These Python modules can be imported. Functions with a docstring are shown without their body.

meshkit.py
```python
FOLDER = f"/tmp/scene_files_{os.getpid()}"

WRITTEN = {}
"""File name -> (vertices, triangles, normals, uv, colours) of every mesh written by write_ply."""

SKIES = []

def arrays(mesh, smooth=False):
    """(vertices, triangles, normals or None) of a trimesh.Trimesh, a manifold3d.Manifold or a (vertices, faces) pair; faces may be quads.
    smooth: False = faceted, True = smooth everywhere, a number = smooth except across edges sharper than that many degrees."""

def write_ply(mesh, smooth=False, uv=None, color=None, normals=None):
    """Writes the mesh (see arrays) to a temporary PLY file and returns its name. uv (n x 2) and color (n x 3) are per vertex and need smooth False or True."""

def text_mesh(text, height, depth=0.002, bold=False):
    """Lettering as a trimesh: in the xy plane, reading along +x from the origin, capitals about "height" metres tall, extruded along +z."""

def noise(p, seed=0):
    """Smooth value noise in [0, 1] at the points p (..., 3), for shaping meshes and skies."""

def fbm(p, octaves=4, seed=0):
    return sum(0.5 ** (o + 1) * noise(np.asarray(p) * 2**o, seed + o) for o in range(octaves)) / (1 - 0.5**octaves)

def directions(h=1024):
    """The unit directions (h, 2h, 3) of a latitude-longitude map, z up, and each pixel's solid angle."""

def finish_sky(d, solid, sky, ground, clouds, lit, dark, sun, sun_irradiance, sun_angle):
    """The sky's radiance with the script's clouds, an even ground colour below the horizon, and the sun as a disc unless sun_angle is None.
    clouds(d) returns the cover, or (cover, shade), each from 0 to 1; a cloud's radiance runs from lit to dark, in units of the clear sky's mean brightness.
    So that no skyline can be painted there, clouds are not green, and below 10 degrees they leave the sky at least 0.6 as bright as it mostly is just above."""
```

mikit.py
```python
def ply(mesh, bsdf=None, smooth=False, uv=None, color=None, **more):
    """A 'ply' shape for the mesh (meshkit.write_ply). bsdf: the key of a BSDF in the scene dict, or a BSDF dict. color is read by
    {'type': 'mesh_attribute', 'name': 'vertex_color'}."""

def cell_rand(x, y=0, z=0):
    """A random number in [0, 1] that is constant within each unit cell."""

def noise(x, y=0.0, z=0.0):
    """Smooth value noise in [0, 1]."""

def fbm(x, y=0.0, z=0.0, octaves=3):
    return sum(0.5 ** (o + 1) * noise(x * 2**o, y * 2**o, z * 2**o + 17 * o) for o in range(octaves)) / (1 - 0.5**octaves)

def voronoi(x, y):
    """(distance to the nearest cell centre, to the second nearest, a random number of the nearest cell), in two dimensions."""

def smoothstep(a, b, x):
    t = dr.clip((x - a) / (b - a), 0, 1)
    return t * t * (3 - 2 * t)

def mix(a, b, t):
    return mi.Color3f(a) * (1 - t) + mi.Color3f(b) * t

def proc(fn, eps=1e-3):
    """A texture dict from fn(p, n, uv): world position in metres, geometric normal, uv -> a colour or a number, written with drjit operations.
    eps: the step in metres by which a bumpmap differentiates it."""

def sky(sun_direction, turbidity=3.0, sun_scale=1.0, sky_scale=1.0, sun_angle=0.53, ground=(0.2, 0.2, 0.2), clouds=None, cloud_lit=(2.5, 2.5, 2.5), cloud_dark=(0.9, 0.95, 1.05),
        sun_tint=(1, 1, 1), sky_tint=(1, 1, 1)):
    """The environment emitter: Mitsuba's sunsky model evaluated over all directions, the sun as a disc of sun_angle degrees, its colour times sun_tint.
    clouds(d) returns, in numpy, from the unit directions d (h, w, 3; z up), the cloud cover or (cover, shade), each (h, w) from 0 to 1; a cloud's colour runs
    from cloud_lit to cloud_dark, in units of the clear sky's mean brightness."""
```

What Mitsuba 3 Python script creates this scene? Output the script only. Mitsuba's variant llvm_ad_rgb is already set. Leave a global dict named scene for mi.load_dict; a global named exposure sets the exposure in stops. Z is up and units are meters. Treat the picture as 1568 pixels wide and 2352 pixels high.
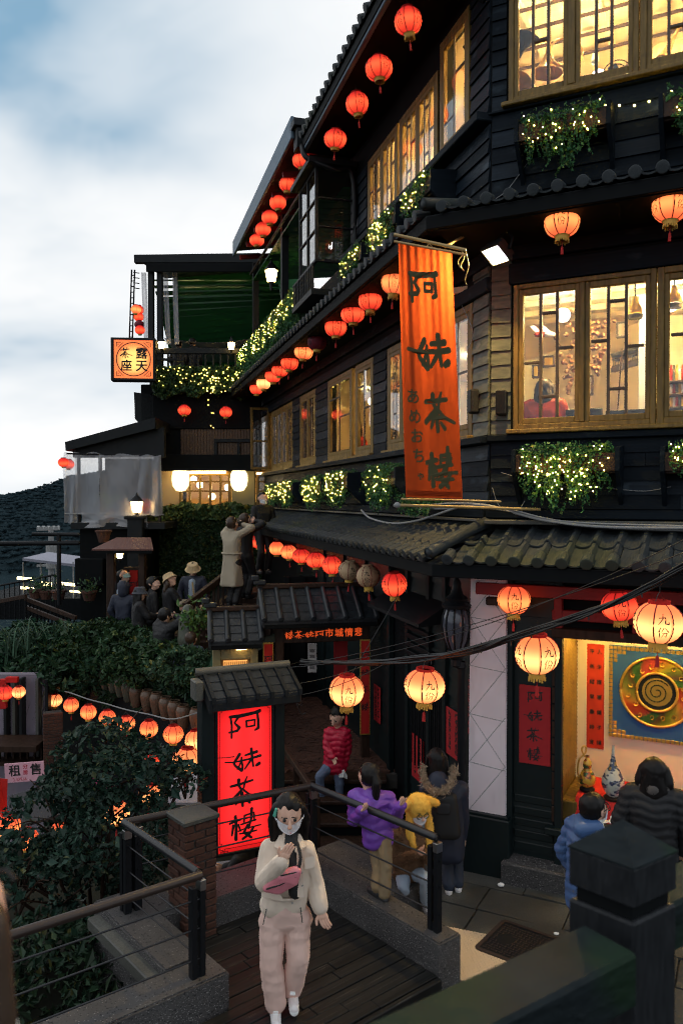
import math
import numpy as np
import trimesh
import mitsuba as mi
import mikit
import meshkit
from mikit import fbm, noise, smoothstep, mix, voronoi, cell_rand
import drjit as dr
from scipy.spatial import ConvexHull
import shapely.geometry as sg
import shapely.ops as so
import shapely.affinity as sa

scene, labels, used = {}, {}, set()
T = mi.ScalarTransform4f

# ------------------------------------------------------------------ camera, sky, exposure
FU, CAMZ = 1829.0, 3.70                       # focal length in units of a 1568-wide frame; eye height above the deck
PITCH = math.atan(31 / FU)
FW = np.array([0, math.cos(PITCH), -math.sin(PITCH)])
UPV = np.array([0, math.sin(PITCH), math.cos(PITCH)])
EYE = np.array([0.0, 0.0, CAMZ])
scene['camera'] = {'type': 'thinlens', 'fov': math.degrees(2 * math.atan(784 / FU)), 'fov_axis': 'x',
                   'aperture_radius': 0.0035, 'focus_distance': 8.5, 'near_clip': 0.05, 'far_clip': 5000.0,
                   'to_world': T().look_at(origin=EYE.tolist(), target=(EYE + FW).tolist(), up=UPV.tolist())}
exposure = 2.1
LS = 2.0 ** -exposure                         # lamp radiances below are given for exposure 0


def sky_clouds(d):
    """overcast dusk sky: bright cloud sheet, with slate blue breaks of thicker cloud"""
    p = d / np.maximum(d[..., 2:3] + 0.35, 0.05)
    big = meshkit.fbm(np.stack([p[..., 0] * 1.1 + 3.1, p[..., 1] * 1.1 + 7.7, p[..., 2] * 0.2], -1), 5, seed=4)
    fine = meshkit.fbm(np.stack([p[..., 0] * 2.6 + 1.3, p[..., 1] * 3.4, p[..., 2] * 0.3], -1), 5, seed=11)
    wsp = meshkit.fbm(np.stack([p[..., 0] * 6 + 5 * big, p[..., 1] * 8 + 4 * fine, p[..., 2] * 0], -1), 5, seed=23)
    low = meshkit.fbm(np.stack([np.arctan2(d[..., 0], d[..., 1]) * 2.0, d[..., 2] * 16, d[..., 2] * 0], -1), 4, seed=5)

    def bank(az, el, wa, we):
        a = np.degrees(np.arctan2(d[..., 0], d[..., 1])) - az + 26 * (big - 0.5)
        e = np.degrees(np.arcsin(np.clip(d[..., 2], -1, 1))) - el + 20 * (fine - 0.5)
        return np.exp(-(a / wa) ** 2 - (e / we) ** 2)
    s = 1.05 * bank(-22, 28, 13, 10) + 0.55 * bank(-40, 30, 20, 14) + 0.5 * bank(60, 30, 30, 18) + 0.45 * bank(150, 35, 40, 18) + 0.35 * bank(-120, 25, 40, 14)
    s = s * (0.55 + 1.3 * (fine - 0.35)) + 0.55 * np.clip(fine - 0.46, 0, 1) + 0.42 * np.clip(wsp - 0.44, 0, 1) * (0.35 + s) + 0.35 * np.clip(low - 0.42, 0, 1) * np.exp(-(d[..., 2] / 0.28) ** 2)
    # the day ends behind the hill ahead: the cloud sheet dims smoothly towards the opposite side
    away = np.clip((1 - d @ np.array([-.28, .93, .24])) / 1.5, 0, 1)
    s = s + 0.22 * away * away * (3 - 2 * away)
    return np.ones_like(s), np.clip(s, 0, 1)


SKYV = 0.80
scene['sky'] = mikit.sky((-0.7, 0.6, 0.10), turbidity=4, sun_scale=0.0, sky_scale=1.05, sun_angle=10, ground=(0.05, 0.05, 0.05),
                         clouds=sky_clouds, cloud_lit=(5.65, 5.65, 5.6), cloud_dark=(1.35, 2.35, 3.25))


# ------------------------------------------------------------------ pixel readings of the site survey -> metres (1568-wide readings)
def ray(px, py):
    return np.array([(px - 784) / FU, 0, 0]) - UPV * ((py - 1176) / FU) + FW


def at(px, py, Y):
    d = ray(px, py)
    return EYE + d * (Y / d[1])


def onz(px, py, z):
    d = ray(px, py)
    return EYE + d * ((z - CAMZ) / d[2])


# ------------------------------------------------------------------ scene bookkeeping
def key_for(base):
    if base not in used:
        used.add(base)
        return base
    i = 1
    while f'{base}_{i:03d}' in used:
        i += 1
    used.add(f'{base}_{i:03d}')
    return f'{base}_{i:03d}'


def tag(key, label=None, cat=None, group=None, kind=None):
    labels[key] = {k: v for k, v in dict(label=label, category=cat, group=group, kind=kind).items() if v}
    return key


def thing(name, label, cat, group=None):
    return tag(key_for(name), label, cat, group)


def area(rgb, w=1.0):
    rad = rgb if isinstance(rgb, dict) else {'type': 'rgb', 'value': [float(c) * LS for c in rgb]}
    return {'type': 'area', 'radiance': rad, 'sampling_weight': float(w)}


def pl(mesh, mat, smooth=False, emit=None, color=None, uv=None):
    d = mikit.ply(mesh, mat, smooth=smooth, color=color, uv=uv)
    if emit is not None:
        d['emitter'] = emit
    return d


def put(name, mesh, mat, parent=None, smooth=False, emit=None, color=None, uv=None, tw=None, label=None, cat=None, group=None, kind=None):
    """one entry of the scene; mesh is (v, f), a Trimesh, or a ready ply dict"""
    k = key_for(name if parent is None else f'{parent}__{name}')
    d = dict(mesh) if isinstance(mesh, dict) else pl(mesh, mat, smooth, emit, color, uv)
    if tw is not None:
        d['to_world'] = tw
    scene[k] = d
    if label or cat or group or kind:
        tag(k, label, cat, group, kind)
    return k


# ------------------------------------------------------------------ meshes
def cat_mesh(ms):
    vs, fs, n = [], [], 0
    for v, f in ms:
        vs.append(np.asarray(v, float))
        fs.append(np.asarray(f, int) + n)
        n += len(v)
    return np.vstack(vs), np.vstack(fs)


def tri(mesh):
    return np.asarray(mesh.vertices, float), np.asarray(mesh.faces, int)


def _box_template():
    s = np.array([[x, y, z] for x in (-1, 1) for y in (-1, 1) for z in (-1, 1)], float)
    v = np.vstack([s * (1, .8, .8), s * (.8, 1, .8), s * (.8, .8, 1)])
    h = ConvexHull(v)
    f = h.simplices.copy()
    a, b, c = v[f[:, 0]], v[f[:, 1]], v[f[:, 2]]
    bad = (np.cross(b - a, c - a) * (a + b + c)).sum(1) < 0
    f[bad] = f[bad][:, ::-1]
    return s, f


_BS, _BF = _box_template()
_CF = np.array([[0, 1, 3], [0, 3, 2], [4, 6, 7], [4, 7, 5], [0, 4, 5], [0, 5, 1], [2, 3, 7], [2, 7, 6], [0, 2, 6], [0, 6, 4], [1, 5, 7], [1, 7, 3]])


class Fr:
    """a frame: origin and three axes (a along, b out, c up)"""

    def __init__(s, o, a, b=None, c=(0, 0, 1)):
        s.o, s.a, s.c = np.array(o, float), np.array(a, float), np.array(c, float)
        s.b = np.cross(s.c, s.a) if b is None else np.array(b, float)
        s.M = np.stack([s.a, s.b, s.c], 1)
        s.neg = np.linalg.det(s.M) < 0

    def p(s, a, b, c):
        return s.o + s.M @ np.array([a, b, c], float)

    def pts(s, v):
        return s.o + np.asarray(v, float) @ s.M.T

    def mesh(s, vf):
        v, f = vf
        return s.pts(v), (np.asarray(f)[:, ::-1] if s.neg else f)

    def at(s, a, b, c):
        g = Fr(s.p(a, b, c), s.a, s.b, s.c)
        return g


W0 = Fr((0, 0, 0), (1, 0, 0), (0, 1, 0))


def boxl(x0, x1, y0, y1, z0, z1, bev=0.006):
    c = np.array([x0 + x1, y0 + y1, z0 + z1]) / 2
    h = np.abs(np.array([x1 - x0, y1 - y0, z1 - z0])) / 2
    if bev <= 0:
        return c + _BS * h, _CF
    b = min(bev, 0.4 * h.min())
    i = h - b
    v = np.vstack([_BS * (h[0], i[1], i[2]), _BS * (i[0], h[1], i[2]), _BS * (i[0], i[1], h[2])])
    return c + v, _BF


def fbox(F, x0, x1, y0, y1, z0, z1, bev=0.006):
    return F.mesh(boxl(x0, x1, y0, y1, z0, z1, bev))


def hexa(p):
    """8 corners ordered as (x,y,z) bits: 000,001,010,011,100,101,110,111"""
    return np.array(p, float), _CF


def fhexa(F, p):
    return F.mesh(hexa(p))


def beam(p0, p1, w, h, up=(0, 0, 1), bev=0.006, roll=None):
    """square-section bar between two points; w across, h along up"""
    p0, p1 = np.array(p0, float), np.array(p1, float)
    a = p1 - p0
    L = np.linalg.norm(a)
    a /= L
    b = np.cross(up, a)
    if np.linalg.norm(b) < 1e-6:
        b = np.array([1.0, 0, 0])
    b /= np.linalg.norm(b)
    return fbox(Fr(p0, a, b, np.cross(a, b)), 0, L, -w / 2, w / 2, -h / 2, h / 2, bev)


def tube(path, r, n=8, cap=True):
    p = np.asarray(path, float)
    r = np.broadcast_to(np.asarray(r, float), (len(p),))
    t = np.gradient(p, axis=0)
    t /= np.linalg.norm(t, axis=1, keepdims=True) + 1e-12
    ref = np.array([0, 0, 1.0]) if abs(t[:, 2]).mean() < 0.8 else np.array([1.0, 0.3, 0])
    a = np.cross(t, ref)
    a /= np.linalg.norm(a, axis=1, keepdims=True) + 1e-12
    b = np.cross(t, a)
    ang = np.arange(n) * 2 * np.pi / n
    v = p[:, None] + r[:, None, None] * (np.cos(ang)[None, :, None] * a[:, None] + np.sin(ang)[None, :, None] * b[:, None])
    i, j = np.meshgrid(np.arange(len(p) - 1), np.arange(n), indexing='ij')
    q = np.stack([i * n + j, i * n + (j + 1) % n, (i + 1) * n + (j + 1) % n, (i + 1) * n + j], -1).reshape(-1, 4)
    f = np.vstack([q[:, [0, 1, 2]], q[:, [0, 2, 3]]])
    v = v.reshape(-1, 3)
    if cap:
        k = len(v)
        v = np.vstack([v, p[:1], p[-1:]])
        i = np.arange(n)
        e = (len(p) - 1) * n
        f = np.vstack([f, np.stack([i * 0 + k, (i + 1) % n, i], 1), np.stack([i * 0 + k + 1, e + i, e + (i + 1) % n], 1)])
    return v, f


def bez(p, n=12):
    """smooth path through control points (Catmull-Rom)"""
    p = np.asarray(p, float)
    q = np.vstack([2 * p[0] - p[1], p, 2 * p[-1] - p[-2]])
    out = []
    for i in range(1, len(q) - 2):
        t = np.linspace(0, 1, n, endpoint=False)[:, None]
        a, b, c, d = q[i - 1], q[i], q[i + 1], q[i + 2]
        out.append(0.5 * (2 * b + (c - a) * t + (2 * a - 5 * b + 4 * c - d) * t ** 2 + (3 * b - a - 3 * c + d) * t ** 3))
    return np.vstack(out + [p[-1:]])


def sag(p0, p1, drop, n=14):
    t = np.linspace(0, 1, n)[:, None]
    return np.array(p0) * (1 - t) + np.array(p1) * t - np.array([0, 0, 4 * drop]) * t * (1 - t)


def lathe(prof, n=20, o=(0, 0, 0), wob=None):
    """surface of revolution about z; profile from bottom to top [(r, z)]"""
    prof = np.asarray(prof, float)
    ang = np.arange(n) * 2 * np.pi / n
    r = np.maximum(prof[:, 0], 1e-4)
    v = np.stack([r[:, None] * np.cos(ang), r[:, None] * np.sin(ang), np.repeat(prof[:, 1][:, None], n, 1)], -1)
    i, j = np.meshgrid(np.arange(len(prof) - 1), np.arange(n), indexing='ij')
    q = np.stack([i * n + j, i * n + (j + 1) % n, (i + 1) * n + (j + 1) % n, (i + 1) * n + j], -1).reshape(-1, 4)
    return v.reshape(-1, 3) + np.array(o, float), np.vstack([q[:, [0, 1, 2]], q[:, [0, 2, 3]]])


def ball(c, r, sub=2):
    m = trimesh.creation.icosphere(subdivisions=sub)
    return np.asarray(m.vertices) * np.asarray(r, float) + np.asarray(c, float), np.asarray(m.faces)


def sheet(P):
    """grid of points (n, m, 3) as a surface"""
    n, m = P.shape[:2]
    i, j = np.meshgrid(np.arange(n - 1), np.arange(m - 1), indexing='ij')
    a = i * m + j
    q = np.stack([a, a + 1, a + m + 1, a + m], -1).reshape(-1, 4)
    return P.reshape(-1, 3), np.vstack([q[:, [0, 1, 2]], q[:, [0, 2, 3]]])


def thick(P, t):
    """a sheet with thickness t along its normals (closed)"""
    v, f = sheet(P)
    n, m = P.shape[:2]
    du, dv = np.gradient(P, axis=0), np.gradient(P, axis=1)
    nn = np.cross(du, dv)
    nn /= np.linalg.norm(nn, axis=2, keepdims=True) + 1e-12
    v2 = (P + nn * t).reshape(-1, 3)
    k = len(v)
    ring = [i * m for i in range(n)] + [(n - 1) * m + j for j in range(1, m)] + [i * m + m - 1 for i in range(n - 2, -1, -1)] + [j for j in range(m - 2, 0, -1)]
    r0 = np.array(ring)
    r1 = np.roll(r0, -1)
    side = np.vstack([np.stack([r0, r1, r1 + k], 1), np.stack([r0, r1 + k, r0 + k], 1)])
    return np.vstack([v, v2]), np.vstack([f[:, ::-1], f + k, side])


def extrude(poly, depth):
    gs = getattr(poly, 'geoms', [poly])
    return cat_mesh([tri(trimesh.creation.extrude_polygon(g, depth, engine='earcut')) for g in gs if g.area > 1e-9])


def on_frame(F, vf, b0=0.0):
    """(x, y, depth) mesh laid on a frame: x along a, y up c, depth out b"""
    v, f = vf
    return F.pts(np.stack([v[:, 0], b0 + v[:, 2], v[:, 1]], 1)), (f if F.neg else f[:, ::-1])


def brush(strokes):
    """ink strokes [(width, [(x, y), ...])] as one polygon"""
    out = []
    for w, pts in strokes:
        ws = w if isinstance(w, (list, tuple)) else [w] * len(pts)
        c = [sg.Point(p).buffer(k / 2, 5) for p, k in zip(pts, ws)]
        out += [sg.MultiPolygon([c[i], c[i + 1]]).convex_hull for i in range(len(c) - 1)] or c
    return so.unary_union(out)


def leaves(P, size, rng, N=None, droop=0.0, flat=0.5, asp=0.5):
    """folded four-point leaves at the points P; returns (v, f, tint index per leaf)"""
    n = len(P)
    d = rng.normal(size=(n, 3))
    d[:, 2] -= droop
    d /= np.linalg.norm(d, axis=1, keepdims=True)
    u = rng.normal(size=(n, 3)) + (0 if N is None else np.asarray(N) * flat * 3)
    s = np.cross(d, u)
    s /= np.linalg.norm(s, axis=1, keepdims=True) + 1e-9
    nn = np.cross(s, d)
    L = size * np.exp(rng.normal(-.08, .32, (n, 1)))
    a = P - d * L * 0.5
    b = P + d * L * 0.5
    m0 = P + s * L * asp * 0.5 + nn * L * 0.12 - d * L * 0.08
    m1 = P - s * L * asp * 0.5 + nn * L * 0.12 - d * L * 0.08
    v = np.stack([a, m0, b, m1], 1).reshape(-1, 3)
    i = np.arange(n)[:, None] * 4
    f = np.vstack([i + [0, 1, 2], i + [0, 2, 3]])
    return v, f


def tint(n_leaf, base, rng, var=0.35, warm=0.15, per=4):
    k = rng.uniform(1 - var, 1 + var, (n_leaf, 1)) * np.asarray(base)
    k = k * (1 + warm * rng.normal(size=(n_leaf, 1)) * np.array([[1.0, 0.2, -0.6]]))
    k = np.where(rng.uniform(size=(n_leaf, 1)) < .05, k * [3.2, 1.6, .9], k)
    return np.clip(np.repeat(k, per, 0), 0.002, 1)


ORD = ['first', 'second', 'third', 'fourth', 'fifth', 'sixth', 'seventh', 'eighth', 'ninth', 'tenth', 'eleventh', 'twelfth', 'thirteenth', 'fourteenth', 'fifteenth', 'sixteenth', 'seventeenth', 'eighteenth', 'nineteenth', 'twentieth']


# ------------------------------------------------------------------ materials
def rgb(c):
    return {'type': 'rgb', 'value': [float(x) for x in c]}


def plain(name, c, rough=0.6, metal=0.0, spec=0.4, sheen=0.0, coat=0.0):
    b = {'type': 'principled', 'base_color': rgb(c) if not isinstance(c, dict) else c, 'roughness': float(rough), 'metallic': float(metal), 'specular': float(spec)}
    if sheen:
        b['sheen'] = float(sheen)
    if coat:
        b['clearcoat'] = float(coat)
        b['clearcoat_gloss'] = 0.9
    scene[name] = {'type': 'twosided', 'bsdf': b}
    return name


def procmat(name, fn, rough=0.6, bump=None, bscale=0.002, spec=0.4, roughfn=None, eps=1e-3):
    b = {'type': 'principled', 'base_color': mikit.proc(fn), 'roughness': mikit.proc(roughfn) if roughfn else float(rough), 'specular': float(spec)}
    if bump is not None:
        b = {'type': 'bumpmap', 'texture': mikit.proc(bump, eps=eps), 'scale': float(bscale), 'bsdf': b}
    scene[name] = {'type': 'twosided', 'bsdf': b}
    return name


def f_black(p, n, uv):
    g = fbm(p.x * 6 + p.y * 6, p.y * 3 - p.x * 3, p.z * 70, 3)
    b = noise(p.x * 1.3, p.y * 1.3, dr.floor(p.z / 0.155) * 3.7)
    w = smoothstep(0.60, 0.86, fbm(p.x * 5, p.y * 5, p.z * 9, 4))
    c = mix((0.002, 0.0036, 0.006), (0.0105, 0.0165, 0.0245), g * 0.5 + b * 0.5)
    return mix(c, (0.045, 0.062, 0.078), w * 0.40)


def f_tile(p, n, uv):
    a = fbm(p.x * 9, p.y * 9, p.z * 9, 4)
    s = noise(p.x * 160, p.y * 160, p.z * 160)
    m = smoothstep(0.52, 0.78, fbm(p.x * 2.2 + 5, p.y * 2.2, p.z * 2.2, 3))
    c = mix((0.014, 0.018, 0.022), (0.058, 0.066, 0.072), a * 0.7 + s * 0.3)
    return mix(c, (0.040, 0.048, 0.024), m * 0.5)


def f_granite(p, n, uv):
    s = noise(p.x * 150, p.y * 150, p.z * 150)
    k = noise(p.x * 95 + 9, p.y * 95, p.z * 95)
    a = fbm(p.x * 3, p.y * 3, p.z * 3, 4)
    c = mix((0.026, 0.025, 0.026), (0.085, 0.080, 0.080), a)
    c = mix(c, (0.40, 0.38, 0.37), smoothstep(0.70, 0.92, s))
    return mix(c, (0.010, 0.010, 0.011), smoothstep(0.62, 0.85, k))


def f_deck(p, n, uv):
    u = p.x * 0.77 + p.y * 0.64
    v = -p.x * 0.65 + p.y * 0.76
    r = cell_rand(dr.floor(v / 0.118 + 0.3), 3, 1)
    g = fbm(u * 3 + r * 40, v * 90, r * 9, 4)
    st = smoothstep(0.5, 0.75, fbm(p.x * 2.1, p.y * 2.1, 2.0, 4))
    c = mix((0.005, 0.0054, 0.0054), (0.022, 0.0218, 0.0212), g * 0.6 + r * 0.4)
    return mix(c, (0.056, 0.053, 0.049), smoothstep(0.62, 0.85, g) * (1 - st) * 0.7)


def b_deck(p, n, uv):
    u = p.x * 0.77 + p.y * 0.64
    v = -p.x * 0.65 + p.y * 0.76
    return fbm(u * 6, v * 120, 1.0, 3)


def f_brick(p, n, uv):
    a = fbm(p.x * 5, p.y * 5, p.z * 11, 3)
    s = fbm(p.x * 60, p.y * 60, p.z * 60, 2)
    c = mix((0.036, 0.014, 0.010), (0.11, 0.044, 0.027), a)
    return mix(c, (0.022, 0.017, 0.015), smoothstep(0.45, 0.8, s) * 0.7)


def f_stone(p, n, uv):
    a = fbm(p.x * 2.2, p.y * 2.2, p.z * 2.2, 4)
    s = noise(p.x * 120, p.y * 120, p.z * 120)
    w = smoothstep(0.5, 0.7, fbm(p.x * 1.1 + 3, p.y * 1.1, 1.0, 3))
    c = mix((0.034, 0.035, 0.032), (0.125, 0.123, 0.110), a * 0.6 + s * 0.4)
    return mix(c, (0.020, 0.020, 0.020), w * 0.6)


def f_ochre(p, n, uv):
    g = fbm(p.x * 40, p.y * 40, p.z * 5, 3)
    c = mix((0.085, 0.048, 0.010), (0.235, 0.140, 0.028), g)
    return mix(c, (0.08, 0.045, 0.015), smoothstep(0.62, 0.85, fbm(p.x * 7, p.y * 7, p.z * 7, 3)) * 0.6)


def f_brown(p, n, uv):
    g = fbm(p.x * 30, p.y * 30, p.z * 8, 3)
    return mix((0.012, 0.007, 0.005), (0.050, 0.026, 0.017), g)


def f_stucco(p, n, uv):
    a = fbm(p.x * 4, p.y * 4, p.z * 4, 4)
    s = smoothstep(0.55, 0.9, fbm(p.x * 9, p.y * 9, p.z * 1.6, 3))
    return mix(mix((0.66, 0.57, 0.60), (0.78, 0.68, 0.71), a), (0.46, 0.39, 0.41), s * 0.5)


def b_stucco(p, n, uv):
    return fbm(p.x * 110, p.y * 110, p.z * 110, 3)


def f_moss(p, n, uv):
    g = fbm(p.x * 14, p.y * 14, p.z * 60, 4)
    m = smoothstep(0.45, 0.7, fbm(p.x * 5 + 4, p.y * 5, p.z * 5, 4))
    c = mix((0.0025, 0.0045, 0.0055), (0.015, 0.022, 0.026), g)
    return mix(c, (0.009, 0.030, 0.008), m * 0.5)


def f_soil(p, n, uv):
    a = fbm(p.x * 1.5, p.y * 1.5, p.z * 1.5, 5)
    return mix((0.006, 0.008, 0.006), (0.020, 0.022, 0.016), a)


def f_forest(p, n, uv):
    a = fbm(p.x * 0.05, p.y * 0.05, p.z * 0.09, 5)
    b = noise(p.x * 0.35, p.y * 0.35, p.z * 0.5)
    return mix((0.009, 0.019, 0.025), (0.017, 0.033, 0.040), a * 0.6 + b * 0.4)  # blue grey of distance haze put into the colour of the woods


def f_cotton(p, n, uv):
    a = fbm(p.x * 8, p.y * 8, p.z * 8, 3)
    return mix((0.62, 0.50, 0.40), (0.76, 0.63, 0.52), a)


def b_cloth(p, n, uv):
    return fbm(p.x * 22, p.y * 22, p.z * 16, 4)


def f_wax(p, n, uv):
    a = fbm(p.x * 40, p.y * 40, p.z * 40, 3)
    return mix((0.10, 0.04, 0.02), (0.26, 0.14, 0.055), a)


procmat('m_black', f_black, 0.6, spec=.09)
procmat('m_black2', lambda p, n, uv: f_black(p + 3.3, n, uv) * 1.8, 0.5, spec=.12)
procmat('m_tile', f_tile, 0.5, spec=.16)
procmat('m_slate', lambda p, n, uv: mix((0.006, 0.008, 0.011), (0.027, 0.032, 0.038), fbm(p.x * 14, p.y * 14, p.z * 14, 4)), 0.42, spec=.3)
procmat('m_granite', f_granite, 0.55, spec=.25)
procmat('m_deck', f_deck, 0.42, spec=.15, bump=b_deck, bscale=0.003)
procmat('m_brick', f_brick, 0.8)
procmat('m_stone', f_stone, 0.5, spec=.3)
procmat('m_ochre', f_ochre, 0.5)
procmat('m_brown', f_brown, 0.5, spec=.2)
def f_weather(p, n, uv):
    a = fbm(p.x * 9, p.y * 9, p.z * 26, 4)
    return mix(mix((0.030, 0.036, 0.034), (0.13, 0.135, 0.105), a), (0.20, 0.20, 0.17), smoothstep(.62, .8, fbm(p.x * 6, p.y * 6, p.z * 6 + 4, 4)) * .6)


procmat('m_weather', f_weather, .5, spec=.25)
procmat('m_stucco', f_stucco, 0.8, bump=b_stucco, bscale=0.004)
procmat('m_moss', f_moss, 0.7, spec=.15, bump=lambda p, n, uv: fbm(p.x * 30 + p.y * 20, p.y * 30 - p.x * 20, p.z * 60, 4), bscale=.006)
procmat('m_soil', f_soil, 0.9, spec=.1)
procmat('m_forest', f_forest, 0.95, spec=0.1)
procmat('m_cotton', f_cotton, 0.85, bump=b_cloth, bscale=0.012, spec=0.2)
scene['m_leaf'] = {'type': 'twosided', 'bsdf': {'type': 'principled', 'base_color': {'type': 'mesh_attribute', 'name': 'vertex_color'}, 'roughness': 0.45, 'specular': 0.22}}
scene['m_vcol'] = {'type': 'twosided', 'bsdf': {'type': 'principled', 'base_color': {'type': 'mesh_attribute', 'name': 'vertex_color'}, 'roughness': 0.75, 'specular': 0.3}}
scene['m_glass'] = {'type': 'thindielectric', 'int_ior': 1.5}
plain('m_ink', (0.012, 0.012, 0.013), 0.6)
plain('m_dark', (0.010, 0.012, 0.014), 0.5, spec=.2)
plain('m_deep', (0.005, 0.006, 0.007), 0.7, spec=.1)
plain('m_iron', (0.006, 0.007, 0.009), 0.45, spec=0.22)
plain('m_rail', (0.014, 0.014, 0.017), 0.36, spec=0.4)
plain('m_rust', (0.030, 0.020, 0.017), 0.36, spec=0.35)
plain('m_steel', (0.35, 0.35, 0.36), 0.35, metal=1.0)
plain('m_bluemetal', (0.085, 0.13, 0.18), 0.5)
plain('m_cable', (0.012, 0.012, 0.013), 0.4, spec=0.5)
plain('m_greycable', (0.24, 0.24, 0.24), 0.5)
plain('m_bamboo', (0.38, 0.26, 0.11), 0.4)
plain('m_gold', (0.55, 0.36, 0.08), 0.35, metal=0.6)
plain('m_goldpaper', (0.62, 0.40, 0.07), 0.6)
plain('m_redpaper', (0.34, 0.012, 0.016), 0.7)
plain('m_deepred', (0.20, 0.010, 0.012), 0.55)
plain('m_tassel', (0.45, 0.02, 0.02), 0.7)
plain('m_lampred', (0.45, 0.025, 0.022), 0.7, spec=.08)
plain('m_lampoff', (0.50, 0.34, 0.20), 0.65)
plain('m_lampdark', (0.16, 0.012, 0.030), 0.6)
plain('m_creamwall', (0.80, 0.70, 0.50), 0.8)
plain('m_ceil', (0.74, 0.60, 0.40), 0.8)
plain('m_white', (0.75, 0.75, 0.74), 0.6)
plain('m_green', (0.008, 0.085, 0.020), 0.4)
plain('m_pave', (0.10, 0.10, 0.095), 0.6)
plain('m_mortar', (0.045, 0.042, 0.038), 0.9)


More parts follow.
